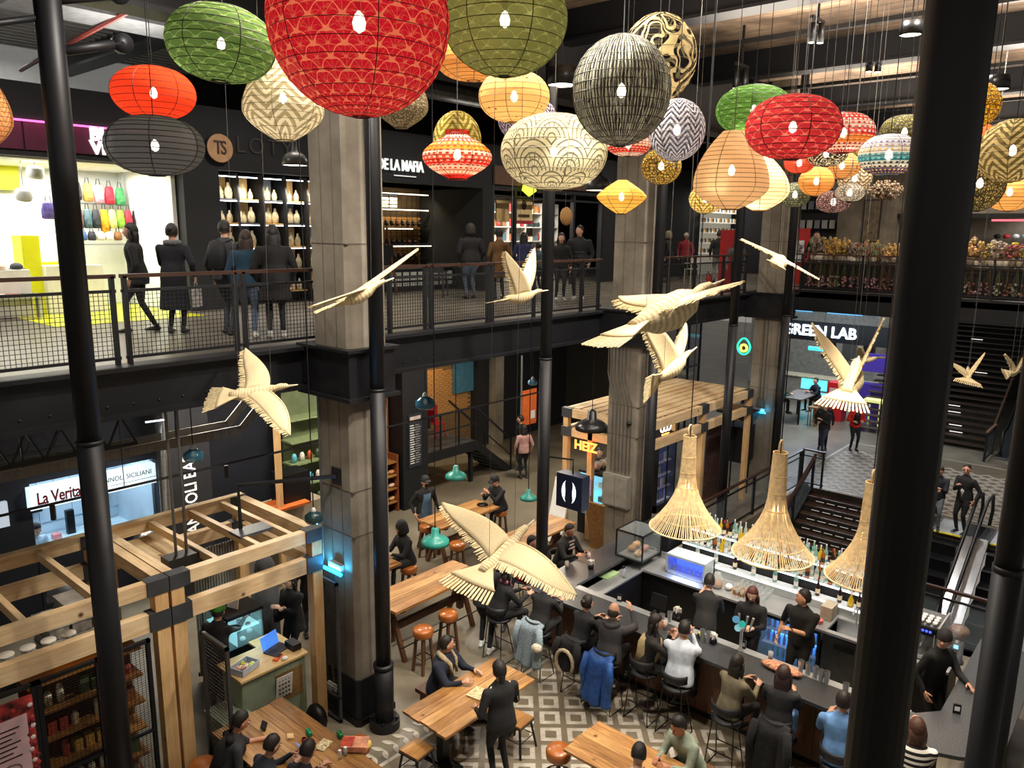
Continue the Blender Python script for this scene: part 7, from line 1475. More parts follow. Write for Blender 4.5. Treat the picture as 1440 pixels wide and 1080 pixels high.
def escalator(name, label, x0, z0, x1, z1, y0, y1, up=False):
    t = thing(name, label, 'escalator', (x0, y0, 0)); n = int(abs(x1-x0)/.4); sgx = 1 if x1 > x0 else -1
    for k in range(n):
        x = x0+sgx*.4*k; z = z0+(z1-z0)*(k+.5)/n; P(MB().box(min(x, x+sgx*.4), max(x, x+sgx*.4), y0+.2, y1-.2, z-.3, z), 'step', mat('1c1d20', .35, .6, .1), t)
    for y in (y0, y1):
        P(MB().bar((x0-sgx*.9, y, z0+.05), (x0, y, z0+.05), .34, .08).bar((x0, y, z0+.05), (x1, y, z1+.05), .34, .08, up=(0, 0, 1)), 'metal_deck', mat('8c9094', .25, .9, .1), t)
        P(MB().tube([(x0-sgx*.9, y, z0+.15), (x0-sgx*1.1, y, z0+.5), (x0-sgx*.9, y, z0+.92), (x0-sgx*.2, y, z0+.96), (x1, y, z1+.96)], .04, 10, flat=1), 'handrail', BLK2, t, True)
        v = [(x0-sgx*.9, y, z0+.1), (x0, y, z0+.1), (x1, y, z1+.1), (x1, y, z1+.9), (x0-sgx*.1, y, z0+.9), (x0-sgx*.95, y, z0+.8)]
        P(MB().add(v, [(0, 1, 4, 5), (1, 2, 3, 4)]), 'balustrade_glass', glassm('8a989c', .25), t)
    P(MB().box(min(x0-sgx*1.1, x0), max(x0-sgx*1.1, x0), y0+.18, y1-.18, z0, z0+.02), 'comb_plate', STS, t); P(MB().box(min(x0-sgx*.02, x0+sgx*.04), max(x0-sgx*.02, x0+sgx*.04), y0+.2, y1-.2, z0, z0+.03), 'yellow_edge', mat('d8c838', .5), t)
    return t
struct('floor_4', MB().box(20.6, 21.7, 1.6, 4.45, -.3, 0), FLOORM, label='landing at the top of the down escalators')
escalator('escalator', 'down escalator with dark steps, left of the pair', 20.4, 0, 15.2, -3.2, 3.22, 4.2); escalator('escalator', 'down escalator at the right edge behind the slim column', 20.4, 0, 15.2, -3.2, 2.1, 3.0)
escalator('escalator', 'up escalator rising beside the dark upper stairs', 29.6, 0, 40, 5.6, 3.0, 4.0)
us = thing('upper_stairs', 'broad dark stairs rising under the far walkway', 'stairs', (29.4, 6, 0))
for k in range(26): P(MB().box(29.4+.31*k, 29.75+.31*k, 4.5, 9.0, .17*(k+1)-.04, .17*(k+1)), 'tread', mat('3a2c22', .5, 0, .2), us)
for k in (2, 3, 5, 6, 12, 18): P(MB().box(29.39+.31*k, 29.395+.31*k, 5.2+.1*k % 1, 5.6+.1*k % 1, .17*k+.05, .17*k+.075), 'step_light', mat('e8e4dc', .4, 0, 0, emit=1.2), us)
railing('railing', 'wooden-topped railing beside the dark upper stairs', (28.0, 4.35, 0), (29.5, 4.35, 0), [.1, 1.3], 0, 1.0, glass=True, handrail=mat('8a6a50', .5))
P(MB().bar((29.4, 4.38, 1.0), (37.5, 4.38, 5.4), .06, .06), 'handrail', mat('5a4030', .5), us)
struct('wall_stair', MB().box(41, 41.2, -16, 14, 0, 11), mat('14100e', .8), label='dark wall behind the upper stairs')
# ============================================================ FAR SHOP
fs = thing('far_food_shop', 'distant bright food shop with a white glowing name sign', 'shop', (33, 11.5, 0))
P(MB().box(36, 36.2, 8.2, 16, 0, 5.2), 'back_wall', mat('a8a69c', .7, 0, .15), fs); P(MB().box(33.2, 33.8, 9.4, 13.2, 0, 1.05), 'counter', mat('8a8276', .6), fs); P(MB().box(33.1, 33.9, 9.3, 13.3, 1.05, 1.1), 'counter_top', mat('cfc0a0', .5), fs); P(MB().box(32.5, 32.6, 8.4, 13.5, 2.75, 3.55), 'sign_board', BLK2, fs)
text('GREEN LAB', .62, emitm('d8ecff', 4), (32.46-33, 13.0-11.5, 3.15), (0, -1, 0), (0, 0, 1), .02, fs, 'sign_lettering', 'LEFT', .012, 1, .95)
P(MB().box(33.17, 33.2, 11.2, 12.3, .55, 1.0).box(33.17, 33.2, 11.2, 12.3, .15, .45), 'counter_screen', emitm('58c8d8', 1.6), fs)
for k in range(3): P(MB().box(35.9, 35.98, 8.7+2.2*k, 10.2+2.2*k, 3.6, 5.0), 'blue_window', emitm('6ab8f0', 1.2), fs)
for k in range(4): P(MB().box(35.9, 35.96, 9.2+k*.9, 9.8+k*.9, 1.6, 2.3), 'framed_picture', BLK2 if k % 2 else mat('5a5a58', .6), fs)
light('far_shop_light', 'AREA', (32, 11.5, 4.6), 170, (.85, .93, 1), 2, 3); light('far_blue_light', 'AREA', (29, 10.5, 4.6), 60, (.3, .5, 1), 1.5, 1.5)
av = thing('avocado_neon', 'green and yellow neon outline of an avocado', 'sign', tuple(at(1046, 487, t=23)), 0); R_ = .22
MB().tube([(0, -(.20*sin(a)*(1-.25*max(0, cos(a)))), .24*cos(a)) for a in [k*PI/12 for k in range(25)]], .025, 6, False).build('green_tube', emitm('20e0a0', 3), av); MB().tube([(0, .10*sin(a), -.05+.10*cos(a)) for a in [k*PI/8 for k in range(17)]], .035, 6, False).build('yellow_tube', emitm('e8e860', 2), av); MB().ell((0, 0, -.05), (.03, .06, .06)).build('stone', mat('6a4a1c', .5), av); MB().tube([(0, 0, .25), (0, 0, 5.28-av.location.z)], .006, 4).build('cord', BLK2, av)
def ftable(x, y, lb, z=1.0, w_=.9, l=1.9):
    t = thing('high_table', lb, 'table', (x, y, 0)); MB().box(-l/2, l/2, -w_/2, w_/2, z-.05, z).build('tabletop', mat('6a625a', .5), t)
    for a in (-1, 1):
        for b in (-1, 1): MB().box(a*(l/2-.1)-.03, a*(l/2-.1)+.03, b*(w_/2-.1)-.03, b*(w_/2-.1)+.03, 0, z-.05).build('leg', BLK, t)
ftable(29.6, 11.0, 'grey high table before the far food shop'); ftable(25.5, 10.9, 'light wooden table behind the farthest pillar', 1.0, .8, 1.2)
for i, (x, y, f, c, lb) in enumerate(((28.9, 11.6, -60, '2a4a38', 'woman in green seated at the grey far table'), (30.4, 10.6, 150, '141a28', 'man in navy seated at the grey far table'), (25.2, 11.4, -80, '4a5a6a', 'woman in grey-blue at the table behind the farthest pillar'), (22.6, 13.2, -90, '2a2624', 'dim seated person by the dark window, left'), (23.3, 13.2, -100, '33302c', 'dim seated person by the dark window, right'))):
    pers(lb, x, y, f, pose='sit', seat=.74, footz=.2, top=c, hands=H1, lean=12, hs='long' if i % 2 == 0 else 'short')
    tag(MB().box(x-.17, x+.17, y-.17, y+.17, .68, .73).box(x-.15, x-.12, y-.15, y-.12, 0, .68).box(x+.12, x+.15, y-.15, y-.12, 0, .68).box(x-.15, x-.12, y+.12, y+.15, 0, .68).box(x+.12, x+.15, y+.12, y+.15, 0, .68).build('wooden_stool', TW[1], None), 'wooden stool under the '+lb, 'stool')
for i in range(3): tag(MB().box(-.17, .17, -.17, .17, .68, .73).box(-.15, -.12, -.15, -.12, 0, .68).box(.12, .15, -.15, -.12, 0, .68).box(-.15, -.12, .12, .15, 0, .68).box(.12, .15, .12, .15, 0, .68).build('wooden_stool', TW[1], None, loc=(29.0+.6*i, 10.2, 0)), 'empty wooden stool in front of the grey far table', 'stool', 'stools at the far table')
rc = thing('red_cooler', 'red drinks cooler in front of the far food shop', 'cooler', (30.6, 9.9, 0)); MB().box(-.3, .3, -.3, .3, 0, 1.5).build('cooler_body', mat('b8141c', .4), rc); MB().box(-.31, -.3, -.22, .22, .6, 1.3).build('cooler_panel', mat('d8a8a8', .4), rc)
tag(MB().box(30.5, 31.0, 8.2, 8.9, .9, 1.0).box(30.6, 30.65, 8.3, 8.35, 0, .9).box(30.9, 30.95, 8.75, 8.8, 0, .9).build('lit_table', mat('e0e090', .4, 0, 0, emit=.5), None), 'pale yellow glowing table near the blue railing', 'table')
uvl = thing('blue_tube_lamp', 'pale cyan tube lamp behind the V-winged bird', 'lamp', (28.5, 9.9, 3.0)); MB().tube([(0, -.5, 0), (0, .5, 0)], .07, 8).build('light_tube', emitm('30d8e0', 2.5), uvl); MB().tube([(0, 0, 0), (0, 0, 2.2)], .01, 5).build('cord', BLK2, uvl)
tag(MB().lathe([(.001, 0), (.24, 0), (.26, .03)], (0, 0, 0), 20, M=Matrix.Rotation(rad(-90), 4, 'Y')).build('wall_clock', mat('3a3a3c', .5), None, True, loc=(31.8, 8.6, 2.2)), 'round grey clock near the purple counter', 'clock')
pc_ = tag(MB().box(31.5, 31.7, 8.0, 9.4, 1.9, 2.6).box(31.6, 32.0, 7.8, 9.6, 0, 1.4).build('purple_bar', mat('3a2880', .4, 0, 0, emit=.12), None), 'purple-lit bar behind the thick column', 'bar')
struct('wall_far', MB().box(22.9, 23.1, 13.8, 17.5, 0, 5.2).box(40, 40.2, 4, 17, 0, 5.2), mat('26241f', .8), label='dark wall at the end of the passage')
struct('pillar', MB().box(34.2, 35, 8.9, 9.7, 0, 5.2), CONC, label='concrete pier right of the far food shop')
wn = thing('dark_window', 'tall dark window with seated figures behind the farthest pillar', 'window', (21.9, 12.6, 0)); 
for k in range(4): MB().box(-.03+.8*k, .03+.8*k, -.03, .03, 0, 4.8).build('mullion', BLK, wn)
MB().box(0, 2.4, -.03, .03, 2.6, 2.66).build('transom', BLK, wn); MB().box(0, 2.4, -.005, .005, .1, 4.8).build('glass_pane', glassm('20282c', .3), wn)
# ============================================================ UPPER LEVEL SHOPS
struct('wall_front', MB().box(-2, 22, 14.9, 15.2, 8.22, 9.4).box(7.38, 8.12, 14.9, 18, 5.45, 8.22).box(11.5, 11.75, 14.9, 17.6, 5.45, 8.22).box(15.75, 16.15, 14.9, 17.8, 5.45, 8.22).box(21.6, 28.3, 15, 15.2, 5.45, 9.4).box(-2, 22, 15.2, 18.2, 9.3, 9.4), DARKWALL, label='black shop fronts along the upper walkway')
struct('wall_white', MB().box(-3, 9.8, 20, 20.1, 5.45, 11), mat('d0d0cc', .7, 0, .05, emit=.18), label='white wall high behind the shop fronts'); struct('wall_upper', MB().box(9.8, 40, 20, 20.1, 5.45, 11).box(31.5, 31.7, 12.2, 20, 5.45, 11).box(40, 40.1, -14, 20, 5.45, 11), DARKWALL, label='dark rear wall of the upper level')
light('behind_wall_light', 'AREA', (4, 18.8, 10.6), 60, (1, .98, .95), 5, .4)
# shop 1: white shop of bags with burgundy sign band
s1 = thing('bag_shop', 'white and yellow lit shop with a burgundy sign band', 'shop', (5.2, 15, 5.45))
P(MB().box(.5, 7.3, 17.6, 17.7, 5.45, 8.25).box(7.28, 7.36, 15.2, 17.6, 5.45, 8.25).box(.5, 7.3, 15.2, 17.6, 8.2, 8.25), 'interior_wall', mat('f0f2ee', .5, 0, .02), s1)
YEL = mat('d8d800', .45, 0, .03); P(MB().box(.5, 5.35, 17.4, 17.5, 7.75, 8.25).box(4.9, 5.2, 16.2, 16.7, 5.46, 6.9).box(5.3, 5.9, 16.6, 16.65, 5.46, 6.4).box(5.9, 6.2, 17, 17.4, 5.46, 6.6), 'yellow_panel', YEL, s1)
P(MB().box(5.2, 6.2, 16, 16.5, 5.46, 6.35).box(3.2, 4.9, 15.9, 16.4, 5.46, 6.3), 'display_plinth', WHITE, s1)
for k in range(5): P(MB().box(.9+1.27*k, 2.14+1.27*k, 14.86, 14.9, 8.32, 8.76), 'sign_panel', mat('4a1630', .4, 0, .1), s1)
P(MB().box(.9, 7.2, 14.84, 14.88, 8.77, 8.8), 'pink_light_strip', emitm('f060b0', 2.2), s1); light('pink_wash', 'AREA', (4, 14.7, 8.85), 9, (1, .25, .55), 5, .05, tgt=(4, 14.85, 8.2))
for s_, z in (('BU', 8.66), ('VIS', 8.43)): text(s_, .3, emitm('ffffff', 1.6), (5.73-5.2, 14.84-15, z-5.45), (1, 0, 0), (0, 0, 1), .02, s1, 'sign_lettering', 'LEFT', .014)
light('bag_shop_light', 'AREA', (5.6, 16.3, 8.15), 150, (1, 1, .97), 2.6, 1.2); light('bag_shop_light', 'AREA', (2.5, 16.3, 8.15), 90, (1, 1, .97), 2.6, 1.2)
P(MB().box(6.0, 7.25, 17.2, 17.23, 7.52, 7.55).box(6.0, 7.25, 17.2, 17.23, 7.05, 7.08).box(6.0, 7.25, 17.2, 17.23, 6.7, 6.73).box(7.2, 7.23, 17.2, 17.23, 5.46, 8.2), 'wall_rail', STS, s1)
def bagitem(x, y, z, c, h_, w_, lb, st='tote'):
    t = thing('bag', lb, 'bag', (x, y, z)); b = MB(); r = [(w_*.36, .06), (w_*.5, .085), (w_*.5, .08), (w_*.4, .05), (w_*.3, .03)]
    b.tube([(0, 0, -h_), (0, 0, -h_*.92), (0, 0, -h_*.5), (0, 0, -h_*.1), (0, 0, 0)], [(a, d) for a, d in r], 10, ref=(0, 1, 0)); b.build('bag_body', mat(c, .7, 0, .2, 18, .3), t, True)
    MB().tube([(-w_*.22, 0, -.02), (-w_*.12, 0, .11), (w_*.12, 0, .11), (w_*.22, 0, -.02)], .008, 5).build('bag_strap', mat('2a2a2c', .7), t)
    MB().box(-w_*.26, w_*.26, -.1, -.085, -h_*.8, -h_*.45).build('front_pocket', mat(c, .6, 0, .3, 18), t)
top_ = ['2a2a2c', 'c89a48', 'e8a0b0', 'd02838', '4a9a5a']; tn = ['dark grey', 'mustard', 'pink', 'red', 'green']
for i in range(5): bagitem(6.25+.21*i, 17.1, 7.95-.02*i, top_[i], .36, .2, tn[i]+' backpack on the top rail of the white shop')
mid = [('6a4a3a', 'brown'), ('4a6468', 'teal-grey'), ('2c3034', 'charcoal'), ('e89a10', 'orange-yellow'), ('e0e080', 'pale yellow'), ('8ab83a', 'lime'), ('c03040', 'crimson'), ('1c1e22', 'black')]
for i, (c, n_) in enumerate(mid): bagitem(6.2+.16*i, 16.95, 7.42, c, .38 if i != 3 else .46, .17, n_+' bag on the middle rail of the white shop')
low = [('3a5a8a', 'blue striped'), ('202428', 'black and white'), ('e0dcc8', 'cream'), ('e8e4dc', 'white small'), ('8a5a30', 'brown and cream drum-shaped')]
for i, (c, n_) in enumerate(low): bagitem(6.22+.17*i, 16.9, 6.98, c, .18, .16, n_+' handbag on the low rail of the white shop')
bagitem(7.15, 16.8, 6.95, 'd8383a', .3, .1, 'red and white striped pouch by the door of the white shop'); bagitem(5.28, 15.8, 7.5, '7a6ac0', .3, .26, 'purple tote hanging at the left of the white shop'); bagitem(5.62, 15.8, 7.1, 'c81c24', .3, .12, 'small red bag hanging at the left of the white shop'); bagitem(5.6, 16.2, 8.0, 'e8a030', .4, .12, 'orange hanging bag near the yellow panel')
for (x, z, lb) in ((5.12, 8.0, 'white drum lamp hanging in the bag shop, upper one'), (4.9, 7.6, 'white drum lamp hanging in the bag shop, lower one')):
    t = thing('drum_lamp', lb, 'lamp', (x, 15.8, z)); MB().lathe([(.001, -.08), (.12, -.08), (.14, -.02), (.13, .1), (.001, .12)], n=20, M=Matrix.Rotation(.3, 4, 'X')).build('lamp_shade', mat('c8c8c4', .5), t, True); MB().tube([(0, 0, .1), (0, 0, 8.2-z)], .006, 4).build('cord', CORD, t)
for i in range(6): tag(MB().ell((0, 0, .05), (.11, .1, .07), 12, 7).lathe([(.14, .012), (.14, .02)], n=14).build('hat', mat(('2a2a2e', '1c2a24', 'd8d0c0', '18181a', 'c8b8a0', '3a3c44')[i], .8, 0, .1, 20, .2), None, True, loc=(3.4+.27*i, 16.1, 6.3)), ['charcoal', 'dark green', 'cream', 'black', 'beige', 'slate'][i]+' cap on the white display table of the bag shop', 'hat')
for i in range(7): tag(MB().cbox((0, 0, .02), (.2, .26, .04)).build('folded_shirt', mat(('c87a5a', 'd8c0a0', 'b03a3a', '8a9a8a', 'e0d8c8', 'a85a4a', '5a6a5a')[i], .8, 0, .2, 10), None, loc=(3.35+.24*i, 15.7, 5.85)), ['terracotta', 'sand', 'dark red', 'sage', 'ivory', 'rust', 'moss'][i]+' folded shirt on the low shelf of the bag shop', 'shirt')
tag(MB().box(3.2, 5.0, 15.55, 15.85, 5.82, 5.85).box(3.25, 3.3, 15.6, 15.8, 5.45, 5.82).box(4.9, 4.95, 15.6, 15.8, 5.45, 5.82).build('low_shelf', STS, None), 'low shelf in front of the bag shop table', 'shelf')
struct('floor_yellow', MB().box(4.6, 7.2, 14.0, 17.6, 5.45, 5.456), mat('c8c820', .25, 0, .05), label='glossy yellow floor of the bag shop'); 
# shop 2: jewellery
s2 = thing('jewellery_shop', 'dark jewellery shop with lit niches and a round wooden emblem', 'shop', (9.5, 15, 5.45))
NW = mat('d0a868', .5, 0, .1, 6); P(MB().box(8.12, 11.5, 15.9, 16.0, 5.45, 8.22), 'back_wall', mat('1a1c20', .6), s2)
P(MB().lathe([(.001, 0), (.27, 0), (.27, .04), (.001, .04)], (8.12, 14.82, 8.62), 28, M=Matrix.Rotation(rad(90), 4, 'X')), 'round_emblem', mat('b08860', .5, 0, .1), s2); P(MB().tube([(8.12+.27*cos(a), 14.8, 8.62+.27*sin(a)) for a in [k*PI/16 for k in range(33)]], .014, 6, False), 'emblem_ring', mat('3a2414', .5), s2)
text('TS', .36, mat('3a2414', .5), (8.12-9.5, 14.77-15, 8.62-5.45), (1, 0, 0), (0, 0, 1), .006, s2, 'emblem_lettering', 'CENTER', .004, .75, .8); text('LOTY', .46, mat('3c3a38', .4, .3), (8.5-9.5, 14.88-15, 8.72-5.45), (1, 0, 0), (0, 0, 1), .01, s2, 'raised_lettering', 'LEFT', 0, 1.25)
NL = emitm('f4f8ff', 5); ln = 0
for ci, x0 in enumerate((8.22, 8.72, 9.3, 9.85, 10.4)):
    for ri in range(5):
        z0 = 5.7+ri*.49; P(MB().box(x0, x0+.46, 15.25, 15.7, z0, z0+.02), 'niche_shelf', NW if (ci+ri) % 2 else mat('4a4c50', .4), s2); P(MB().box(x0, x0+.46, 15.68, 15.7, z0, z0+.47), 'niche_back', NW if (ci+ri) % 3 else mat('6a7078', .4), s2)
        P(MB().box(x0, x0+.46, 15.25, 15.28, z0+.455, z0+.475), 'niche_light', NL, s2)
    P(MB().box(x0-.035, x0, 15.2, 15.7, 5.5, 8.2), 'upright', BLK, s2)
light('niche_glow', 'AREA', (9.5, 15.05, 7.9), 45, (1, .93, .8), 2.4, .1, tgt=(9.5, 15.6, 6.8))
bust = MB().lathe([(.05, 0), (.075, .02), (.085, .12), (.06, .2), (.03, .24), (.026, .3)], n=14, M=Matrix.Diagonal((1, .55, 1, 1)))
bm0 = None
for ci, x0 in enumerate((8.22, 8.72, 9.3, 9.85, 10.4)):
    for ri in range(5):
        for k in range(3):
            t = thing('necklace_bust', 'cream necklace bust or ornament in the lit niches of the jewellery shop', 'bust', (x0+.09+.14*k, 15.42+.05*(k % 2), 5.722+ri*.49), 0, 'busts in the jewellery niches')
            s_ = rng.uniform(.7, 1.15); t.scale = (s_,)*3
            if bm0 is None: bo_ = bust.build('bust_form', mat('bcae8c', .5, 0, .1), t, True); bm0 = bo_.data; nk = MB().tube([(.05*cos(a), -.04-.0*sin(a), .15+.05*sin(a)) for a in [j*PI/6+PI for j in range(7)]], .006, 5).build('necklace', mat('8a7a5a', .3, .6), t); nm_ = nk.data
            else: mesh_obj('bust_form', bm0, None, t); mesh_obj('necklace', nm_, None, t)
# shop 3: dark eyewear and knife stall with slatted white print boards
s3 = thing('black_shop', 'black shop with white letter sign and strip-lit brick display wall', 'shop', (13.6, 15, 5.45))
text('DE LA MAFIA', .36, mat('e0e4e0', .4, 0, 0, emit=.9), (13.52-13.6, 14.82-15, 8.6-5.45), (1, 0, 0), (0, 0, 1), .02, s3, 'sign_lettering', 'RIGHT', .006, .95, .72)
P(MB().box(12.6, 13.3, 14.84, 14.86, 8.36, 8.385), 'sign_underline', mat('d8d8d8', .4, 0, 0, emit=.6), s3)
BR2 = mat('a87c48', .85, 0, .3, 2); P(MB().box(11.75, 15.75, 17.45, 17.55, 5.45, 8.25), 'mortar_wall', mat('4a3a26', .9), s3); b2 = boxmesh(.22, .03, .06, BR2); nb = 0
for r_ in range(22):
    for k in range(13):
        if nb < 286: o = mesh_obj('brick', b2, None, None, (12.85+k*.228+(.11 if r_ % 2 else 0), 17.44, 5.9+r_*.072)); o.parent = s3; o.matrix_parent_inverse = Matrix.Translation((-13.6, -15, -5.45)); nb += 1
for k, (x0, x1, z) in enumerate(((13.0, 15.6, 8.05), (13.0, 15.6, 7.62), (13.0, 15.0, 7.1), (13.2, 15.7, 6.62))): P(MB().box(x0, x1, 16.9, 16.93, z, z+.025), 'strip_light', emitm('fff0cc', 4), s3)
for z in (7.2, 6.7, 6.3): P(MB().box(12.6, 15.6, 16.95, 17.35, z-.02, z), 'display_shelf', BLK, s3)
for i in range(8):
    for j in range(4): P(MB().box(12.0+.3*i, 12.24+.3*i, 16.8, 16.83, 7.3+.18*j if i < 3 else 7.68+.1*j, 7.42+.18*j if i < 3 else 7.75+.1*j), 'print_card', mat('c8ccc8', .5, 0, 0, emit=.15), s3); 
for i in range(9):
    for j in range(3): P(MB().box(13.3+.27*i, 13.5+.27*i, 16.0, 16.02, 5.6+.14*j, 5.69+.14*j), 'print_card', mat('b8bcb8', .5), s3)
P(MB().box(13.2, 15.7, 16.03, 16.5, 5.46, 6.05), 'low_counter', BLK, s3); m = MB()
for x in np.arange(12.8, 15.7, .2): m.box(x, x+.01, 17.38, 17.39, 5.6, 8.1)
for z in np.arange(5.7, 8.1, .2): m.box(12.8, 15.7, 17.37, 17.38, z, z+.01)
P(m, 'wall_grid', BLK2, s3, kind='stuff')
light('brick_wash', 'AREA', (14.3, 16.7, 7.9), 32, (1, .82, .5), 2.4, .1, tgt=(14.3, 17.5, 6.8))
for i in range(40):
    z = (7.2, 6.7, 6.3)[i % 3]; k = i//3
    t = thing('black_shoe', 'small dark shoe on the strip-lit shelves of the black shop', 'shoe', (12.8+.2*k+.03*(i % 3), 17.1, z), rad(80), 'dark goods on the black shop shelves') if False else None
    tag(MB().ell((0, 0, .05), (.05, .10, .05), 9, 5).ell((0, .03, .1), (.045, .05, .05), 8, 5).build('dark_shoe', mat(('16161a', '1c1614', '5a2a1c')[i % 7 // 3], .4, 0, .1), None, True, loc=(12.8+.2*k+.03*(i % 3), 17.1, z)), 'small dark shoe on the strip-lit shelves of the black shop', 'shoe', 'shoes on the black shop shelves')
t = thing('wooden_easel', 'brown wooden easel with a black board in the black shop', 'easel', (13.0, 15.6, 5.45)); MB().bar((-.25, 0, 0), (-.05, .1, 1.7), .04, .04).bar((.25, 0, 0), (.05, .1, 1.7), .04, .04).bar((0, .5, 0), (0, .12, 1.6), .04, .04).bar((-.25, 0, .5), (.25, 0, .5), .04, .04).build('easel_frame', STW, t); MB().cbox((0, .05, .95), (.4, .03, .6)).build('easel_board', BLK2, t)
def dchair(x, y, z, rz, lb, c='1a1a1c', nm='folding_chair'):
    t = thing(nm, lb, 'chair', (x, y, z), rad(rz)); m_ = mat(c, .6); MB().box(-.2, .2, -.2, .2, .43, .46).build('seat', m_, t); MB().box(-.2, -.17, -.2, .2, .6, .85).build('backrest', m_, t)
    for s in (-1, 1): MB().bar((-.19, s*.19, .85), (-.2, s*.19, 0), .03, .03).bar((.18, s*.19, .45), (.2, s*.19, 0), .03, .03).box(-.2, .2, s*.19-.015, s*.19+.015, .62, .65).build('side_frame', m_, t)
dchair(13.5, 14.3, 5.45, 30, 'dark folding chair outside the black shop'); dchair(24.2, 13.0, 5.45, 60, 'white director chair on the upper level right of the middle pillar', 'd0ccc0', 'director_chair')
# shop 4: gift shop
s4 = thing('gift_shop', 'gift shop with brown band, white shelves and yellow-green sign', 'shop', (19, 15, 5.45)); P(MB().box(16.15, 21.6, 17.6, 17.7, 5.45, 8.25), 'back_wall', mat('8a8070', .6, 0, .2, 3), s4)
P(MB().box(16.17, 17.7, 14.84, 14.9, 8.35, 8.85).box(18.9, 21.5, 14.84, 14.9, 8.35, 8.85), 'brown_band', mat('5a3418', .6, 0, .15), s4)
for x in (16.2, 17.15, 18.55, 19.95, 21.5): P(MB().box(x-.05, x+.05, 14.92, 15.05, 5.45, 8.25), 'shopfront_post', BLK, s4)
P(MB().box(16.2, 21.5, 14.93, 15.03, 8.0, 8.06), 'shopfront_transom', BLK, s4)
yg = MB(); yg.prism([(-.22, .12), (0, .2), (.22, .12), (.3, -.12), (.0, -.28), (-.3, -.12)], 0, .05); o = yg.build('yellow_shape', emitm('d8f040', 1.4), s4); o.location = (17.5-19, -.25, 8.35-5.45); o.rotation_euler = (rad(90), 0, 0)
text('VIDA', .26, emitm('d8f040', 1.8), (18.2-19, -.2, 8.38-5.45), (1, 0, 0), (0, 0, 1), .01, s4, 'sign_lettering', 'LEFT', .006)
light('gift_shop_light', 'AREA', (18.6, 16, 8.1), 130, (1, .93, .82), 3.5, 1)
P(MB().box(16.3, 21.4, 16.7, 17.1, 6.3, 6.33).box(16.3, 21.4, 16.7, 17.1, 6.75, 6.78).box(16.3, 21.4, 16.7, 17.1, 7.2, 7.23).box(16.3, 21.4, 16.7, 17.1, 7.65, 7.68), 'white_shelf', WHITE, s4)
for x in np.arange(16.3, 21.5, .85): P(MB().box(x, x+.03, 16.7, 17.1, 5.5, 8.0), 'shelf_upright', WHITE, s4)
for z in (6.33, 6.78, 7.23, 7.68):
    for i in range(22):
        c = ('d8d0c0', 'b83a3a', '8a6a4a', '5a7a8a', 'e8e0c8', 'c89050', '3a4a4a', 'd07a5a')[int(rng.randint(8))]; h_ = rng.uniform(.12, .28)
        o = MB().box(-.07, .07, -.08, .08, 0, h_) if i % 3 else MB().lathe([(.05, 0), (.08, h_*.4), (.05, h_)], n=10)
        tag(o.build('gift_item', mat(c, .6, 0, .2, 20), None, loc=(16.45+.23*i, 16.85, z)), 'gift packet or vase on the white shelves of the gift shop', 'gift', 'goods on the gift shop shelves')
P(MB().box(17.55, 18.35, 15.3, 15.34, 7.3, 8.1), 'coffee_poster', mat('e0c890', .6), s4); P(MB().ell((17.95, 15.29, 7.85), (.12, .01, .14)).box(17.7, 18.2, 15.28, 15.3, 7.5, 7.58), 'poster_print', mat('4a3018', .6), s4); P(MB().box(17.55, 18.35, 15.28, 15.3, 7.3, 7.4), 'poster_stripe', mat('a82838', .6), s4); P(MB().box(16.75, 17.3, 15.3, 15.34, 7.35, 7.95), 'wooden_board', PLY, s4); P(MB().box(17.42, 17.5, 15.2, 15.3, 5.45, 8.1), 'pale_pole', mat('b8b4ac', .5), s4)
wb = thing('round_basket', 'round woven basket lid hanging in the gift shop window', 'basket', (19.2, 14.7, 7.55)); MB().lathe([(.001, 0), (.26, 0), (.28, .04), (.25, .09), (.001, .1)], n=24, M=Matrix.Rotation(rad(90), 4, 'X')).build('basket_body', mat('b88a50', .8, 0, .3, 30, .5), wb, True); MB().tube([(0, 0, .25), (0, 0, 1.2)], .006, 4).build('cord', CORD, wb)
# beyond the middle pillar
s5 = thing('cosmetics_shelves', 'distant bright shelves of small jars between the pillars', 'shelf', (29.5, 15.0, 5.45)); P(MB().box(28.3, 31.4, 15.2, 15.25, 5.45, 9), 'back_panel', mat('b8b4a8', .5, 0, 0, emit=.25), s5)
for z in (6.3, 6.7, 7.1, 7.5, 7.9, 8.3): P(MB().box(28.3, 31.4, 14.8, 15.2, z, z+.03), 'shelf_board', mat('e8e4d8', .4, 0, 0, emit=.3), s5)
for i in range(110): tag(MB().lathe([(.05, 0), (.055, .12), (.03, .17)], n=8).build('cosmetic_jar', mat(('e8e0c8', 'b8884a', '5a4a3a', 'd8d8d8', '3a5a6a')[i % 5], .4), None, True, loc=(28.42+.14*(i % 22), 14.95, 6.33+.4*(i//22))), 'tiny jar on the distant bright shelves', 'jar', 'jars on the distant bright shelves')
light('cosmetics_light', 'AREA', (29.8, 14.4, 8.6), 50, (1, .95, .85), 2, .3, tgt=(29.8, 15.1, 7))
struct('wall_pale', MB().box(29.7, 30.2, 8.2, 10.2, 5.45, 11), CONC, label='concrete wall with a framed picture on the far upper level')
pf_ = thing('framed_picture', 'narrow framed picture on the far concrete wall', 'picture', (29.66, 9.0, 7.6)); MB().box(0, .03, -.3, .3, -.75, .75).build('picture_frame', mat('2a2420', .5), pf_); MB().box(-.005, 0, -.25, .25, -.7, .7).build('picture_sheet', mat('7a6c58', .7, 0, .3, 6), pf_)
fsz = thing('far_black_shelves', 'black shelving with papers left of the framed picture', 'shelf', (30, 11, 5.45)); P(MB().box(30.2, 30.3, 10.3, 11.9, 5.45, 9.3), 'back_panel', BLK, fsz)
